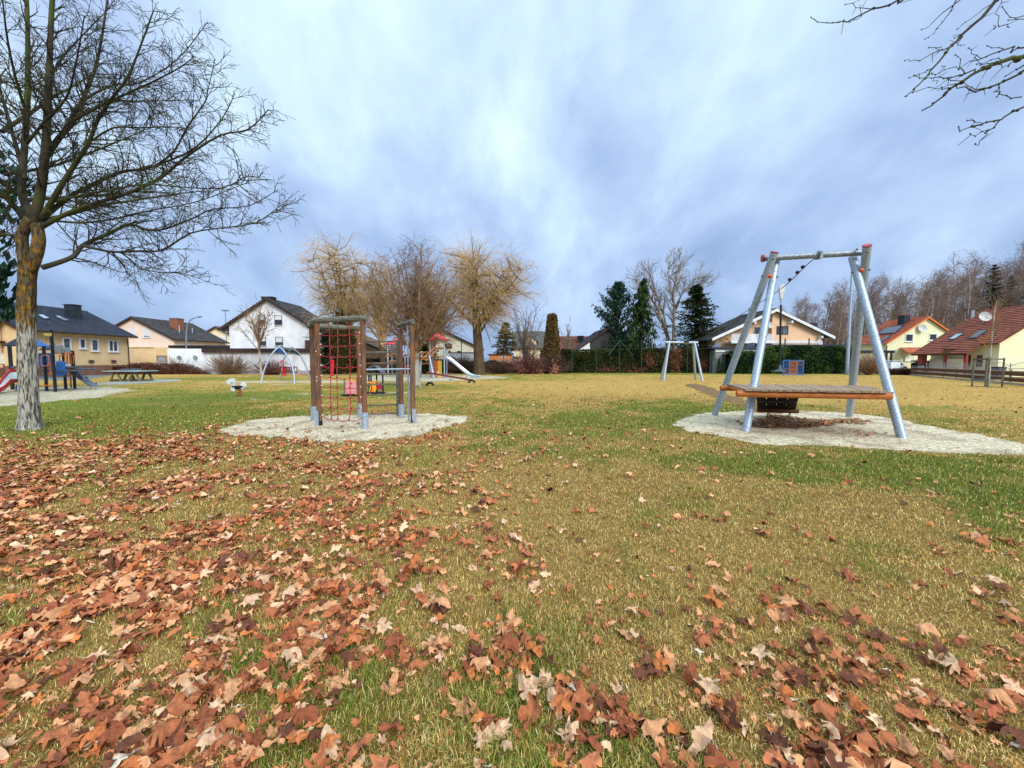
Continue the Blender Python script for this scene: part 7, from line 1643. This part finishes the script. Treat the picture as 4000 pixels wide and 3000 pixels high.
def back_fence():
    t = empty('rail_fence', P(350, 1440, 42).xy.to_3d(), 'low dark wooden rail fence between the play tower and the tan house', 'fence'); A, B = P(60, 1440, 40), P(560, 1440, 46.5); A.z = B.z = 0; n = 12
    for i in range(n + 1): p = A.lerp(B, i / n); m = MB(); m.box(p + Vector((0, 0, .55)), (.12, .12, 1.1)); m.build('post', wood_beam, t)
    for z in (.95, .6, .3): m = MB(); m.bar(A + Vector((0, 0, z)), B + Vector((0, 0, z)), .05, .16); m.build('rail', wood_brown if z != .6 else wood_beam, t)
back_fence()
cab = P(3362, 1440, 42.5); m = MB(); m.box((cab.x, 42.5, .68), (.78, .4, 1.3)); o = m.build('cabinet_body', stone_box, None, False, .02)
t = empty('utility_cabinet', (cab.x, 42.5, 0), 'grey green utility cabinet at the right end of the green hedge', 'cabinet'); o.parent = t; o.data.transform(Matrix.Translation(-Vector((cab.x, 42.5, 0))))
o.name = 'body'; m = MB(); m.box((cab.x, 42.5, 1.36), (.86, .48, .08)); m.build('lid', stone_box, t)

def young_tree():
    b = G(3856, 1511); t = empty('young_tree', b, 'young staked tree with whitewashed stem near the right edge', 'tree'); rn = random.Random(12)
    m = MB(); pts = [b, b + Vector((.02, 0, 1.6)), b + Vector((.05, 0, 2.6)), b + Vector((.12, 0, 4.6)), b + Vector((.2, 0, 5.0))]; m.tube(pts, [.09, .07, .035, .018, .01], 10); m.build('trunk', bark_white, t, True)
    c = MB(); tw = M('ochre twig', s(134, 96, 60), s(162, 120, 80), 2, .9)
    for k in range(26):
        z = 2.2 + 2.6 * k / 26; d = perp(Vector((0, 0, 1)), rn) + Vector((0, 0, 1.1)); L = rn.uniform(.6, 1.3) * (1.1 - .5 * k / 26); sp, sr = stem_path(b + Vector((.03 + .04 * (z - 2), 0, z)), d, L, .014, .005, 5, .3, .06, rn); c.tube(sp, sr, 4, False)
        for j in (2, 3, 4): q, qr = stem_path(sp[j], d + perp(Vector((0, 0, 1)), rn) * .9, L * .4, .007, .004, 3, .3, .03, rn); c.tube(q, qr, 3, False)
    sp = [P(3853, 1353, 22.2), P(3835, 1335, 22), P(3813, 1323, 21.8)]; c.tube(sp, [.03, .02, .012], 5, False); c.build('crown', tw, t, True)
    st = empty('tree_stakes', b, 'four wooden stakes with cross rails around the young tree', 'tree stakes')
    P4 = [Vector((b.x - .42, b.y - .35, 0)), Vector((b.x + .42, b.y - .35, 0)), Vector((b.x + .38, b.y + .4, 0)), Vector((b.x - .4, b.y + .4, 0))]
    for p in P4: m = MB(); m.tube([p, p + Vector((0, 0, 1.68))], .04, 8); m.build('stake', wood_beam, st, True)
    for z in (1.6, .42):
        for i in range(4): m = MB(); m.bar(P4[i] + Vector((0, 0, z)), P4[(i + 1) % 4] + Vector((0, 0, z)), .03, .08); m.build('rail', wood_beam, st)
    m = MB(); vs = [(b.x + .75 * math.cos(a) * (1 + .2 * math.sin(3 * a)), b.y + .75 * math.sin(a) * (1 + .2 * math.cos(4 * a)), .004) for a in np.linspace(0, 2 * PI, 24, endpoint=False)]; m.add(vs, [tuple(range(24))]); tag(m.build('soil_ring', soil), kind='structure')
young_tree()

def car():
    # white estate car, tail towards the park
    c = Vector((P(3512, 1430, 44).x, 46.2, 0)); t = empty('parked_car', c, 'white estate car parked behind the plank fence near the yellow house', 'car'); L_, W_ = 4.3, 1.78
    prof = [(0, .35), (0, .85), (.12, .98), (.5, 1.42), (.9, 1.5), (2.3, 1.46), (3.1, .98), (4.1, .84), (4.3, .6), (4.3, .32)]
    body = [(y, z) for y, z in prof]; m = MB(); x0 = c.x - W_ / 2; y0 = c.y - L_ / 2
    low = [(0, .32), (0, .88), (.1, .98), (3.15, .98), (4.1, .84), (4.3, .6), (4.3, .3)]; m.prism([(x0, y0 + y, z) for y, z in low], (W_, 0, 0)); m.build('body', carpaint, t, False, .05)
    cabn = [(.1, .97), (.5, 1.44), (.9, 1.5), (2.3, 1.46), (3.1, .97)]; m = MB(); m.prism([(x0 + .12, y0 + y, z) for y, z in cabn], (W_ - .24, 0, 0)); m.build('cabin', glass_dark, t, False, .04)
    m = MB(); m.prism([(x0 + .14, y0 + .55, 1.46), (x0 + .14, y0 + .9, 1.53), (x0 + .14, y0 + 2.25, 1.5), (x0 + .14, y0 + 2.25, 1.45), (x0 + .14, y0 + .9, 1.47)], (W_ - .28, 0, 0)); m.build('car_roof', carpaint, t)
    for sx in (-1, 1):
        m = MB(); m.box((c.x + sx * (W_ / 2 - .14), y0 - .01, .82), (.3, .04, .15)); m.build('tail_light', M('tail light', s(170, 20, 24), s(200, 40, 40), 5, .3, spec=.6), t)
        for yy in (.75, 3.45):
            m = MB(); m.tube([(c.x + sx * (W_ / 2 - .2), y0 + yy, .32), (c.x + sx * (W_ / 2 + .01), y0 + yy, .32)], .32, 20); w = m.build('wheel', black, t, True); m = MB(); m.tube([(c.x + sx * (W_ / 2 - .02), y0 + yy, .32), (c.x + sx * (W_ / 2 + .02), y0 + yy, .32)], .2, 16); m.build('rim', galv, w)
    m = MB(); m.box((c.x, y0 - .012, .55), (.5, .02, .11)); m.build('number_plate', whitep, t); m = MB(); m.box((c.x, y0 - .03, .4), (W_ - .1, .1, .16)); m.build('bumper', black, t, False, .02)
    # white box trailer beside it
    p = P(3492, 1430, 42.6); t2 = empty('box_trailer', (p.x, 42.9, 0), 'white box trailer standing in front of the parked white car', 'trailer'); m = MB(); m.box((p.x, 43.2, 1.0), (1.1, 1.6, .72)); m.build('box', whitep, t2, False, .02)
    m = MB(); m.box((p.x, 43.2, .58), (1.16, 1.7, .1)); m.tube([(p.x, 42.4, .5), (p.x, 41.4, .45)], .04, 6); m.build('chassis', galvd, t2)
    for sx in (-1, 1): m = MB(); m.tube([(p.x + sx * .55, 43.2, .28), (p.x + sx * .7, 43.2, .28)], .28, 16); m.build('wheel', black, t2, True)
car()
# grey bins and planters by the carport
for px_, Y_, w_, h_, lb in ((3584, 40, .7, 1.0, 'dark grey wheeled bin left of the red-brown carport post'), (3897, 31.5, .6, .95, 'blue grey wheeled bin against the yellow gable wall behind the garden fence')):
    p = P(px_, 1440, Y_); t = empty('wheeled_bin', (p.x, Y_, 0), lb, 'bin'); m = MB(); m.prism([(p.x - w_ * .4, Y_ - .3, .08), (p.x + w_ * .4, Y_ - .3, .08), (p.x + w_ * .5, Y_ - .35, h_), (p.x - w_ * .5, Y_ - .35, h_)], (0, .65, 0)); m.build('body', greyp, t, False, .02); m = MB(); m.box((p.x, Y_, h_ + .04), (w_ * 1.08, .75, .07)); m.build('lid', navy, t, False, .02); m = MB(); m.tube([(p.x - w_ * .45, Y_ + .3, .1), (p.x + w_ * .45, Y_ + .3, .1)], .1, 10); m.build('wheel', black, t, True)
Yb = 44; a, b = P(3560, 1420, Yb), P(3640, 1420, Yb); hedge('yew_hedge', 'short dark garden hedge between the parked car and the carport', a.x, b.x, 43.5, 44.2, 1.45, [s(40, 44, 34), s(60, 62, 48), s(78, 74, 60)], 2600, .14, .1)
Yb = 41.5; a, b = P(3440, 1440, Yb), P(3560, 1440, Yb); hedge('dry_hedge', 'low dry brown hedge below the white trailer', a.x, b.x, 41, 41.8, .55, [s(74, 52, 42), s(98, 72, 56), s(60, 46, 36)], 2600, .14, .12, core=MATS['brown core'])
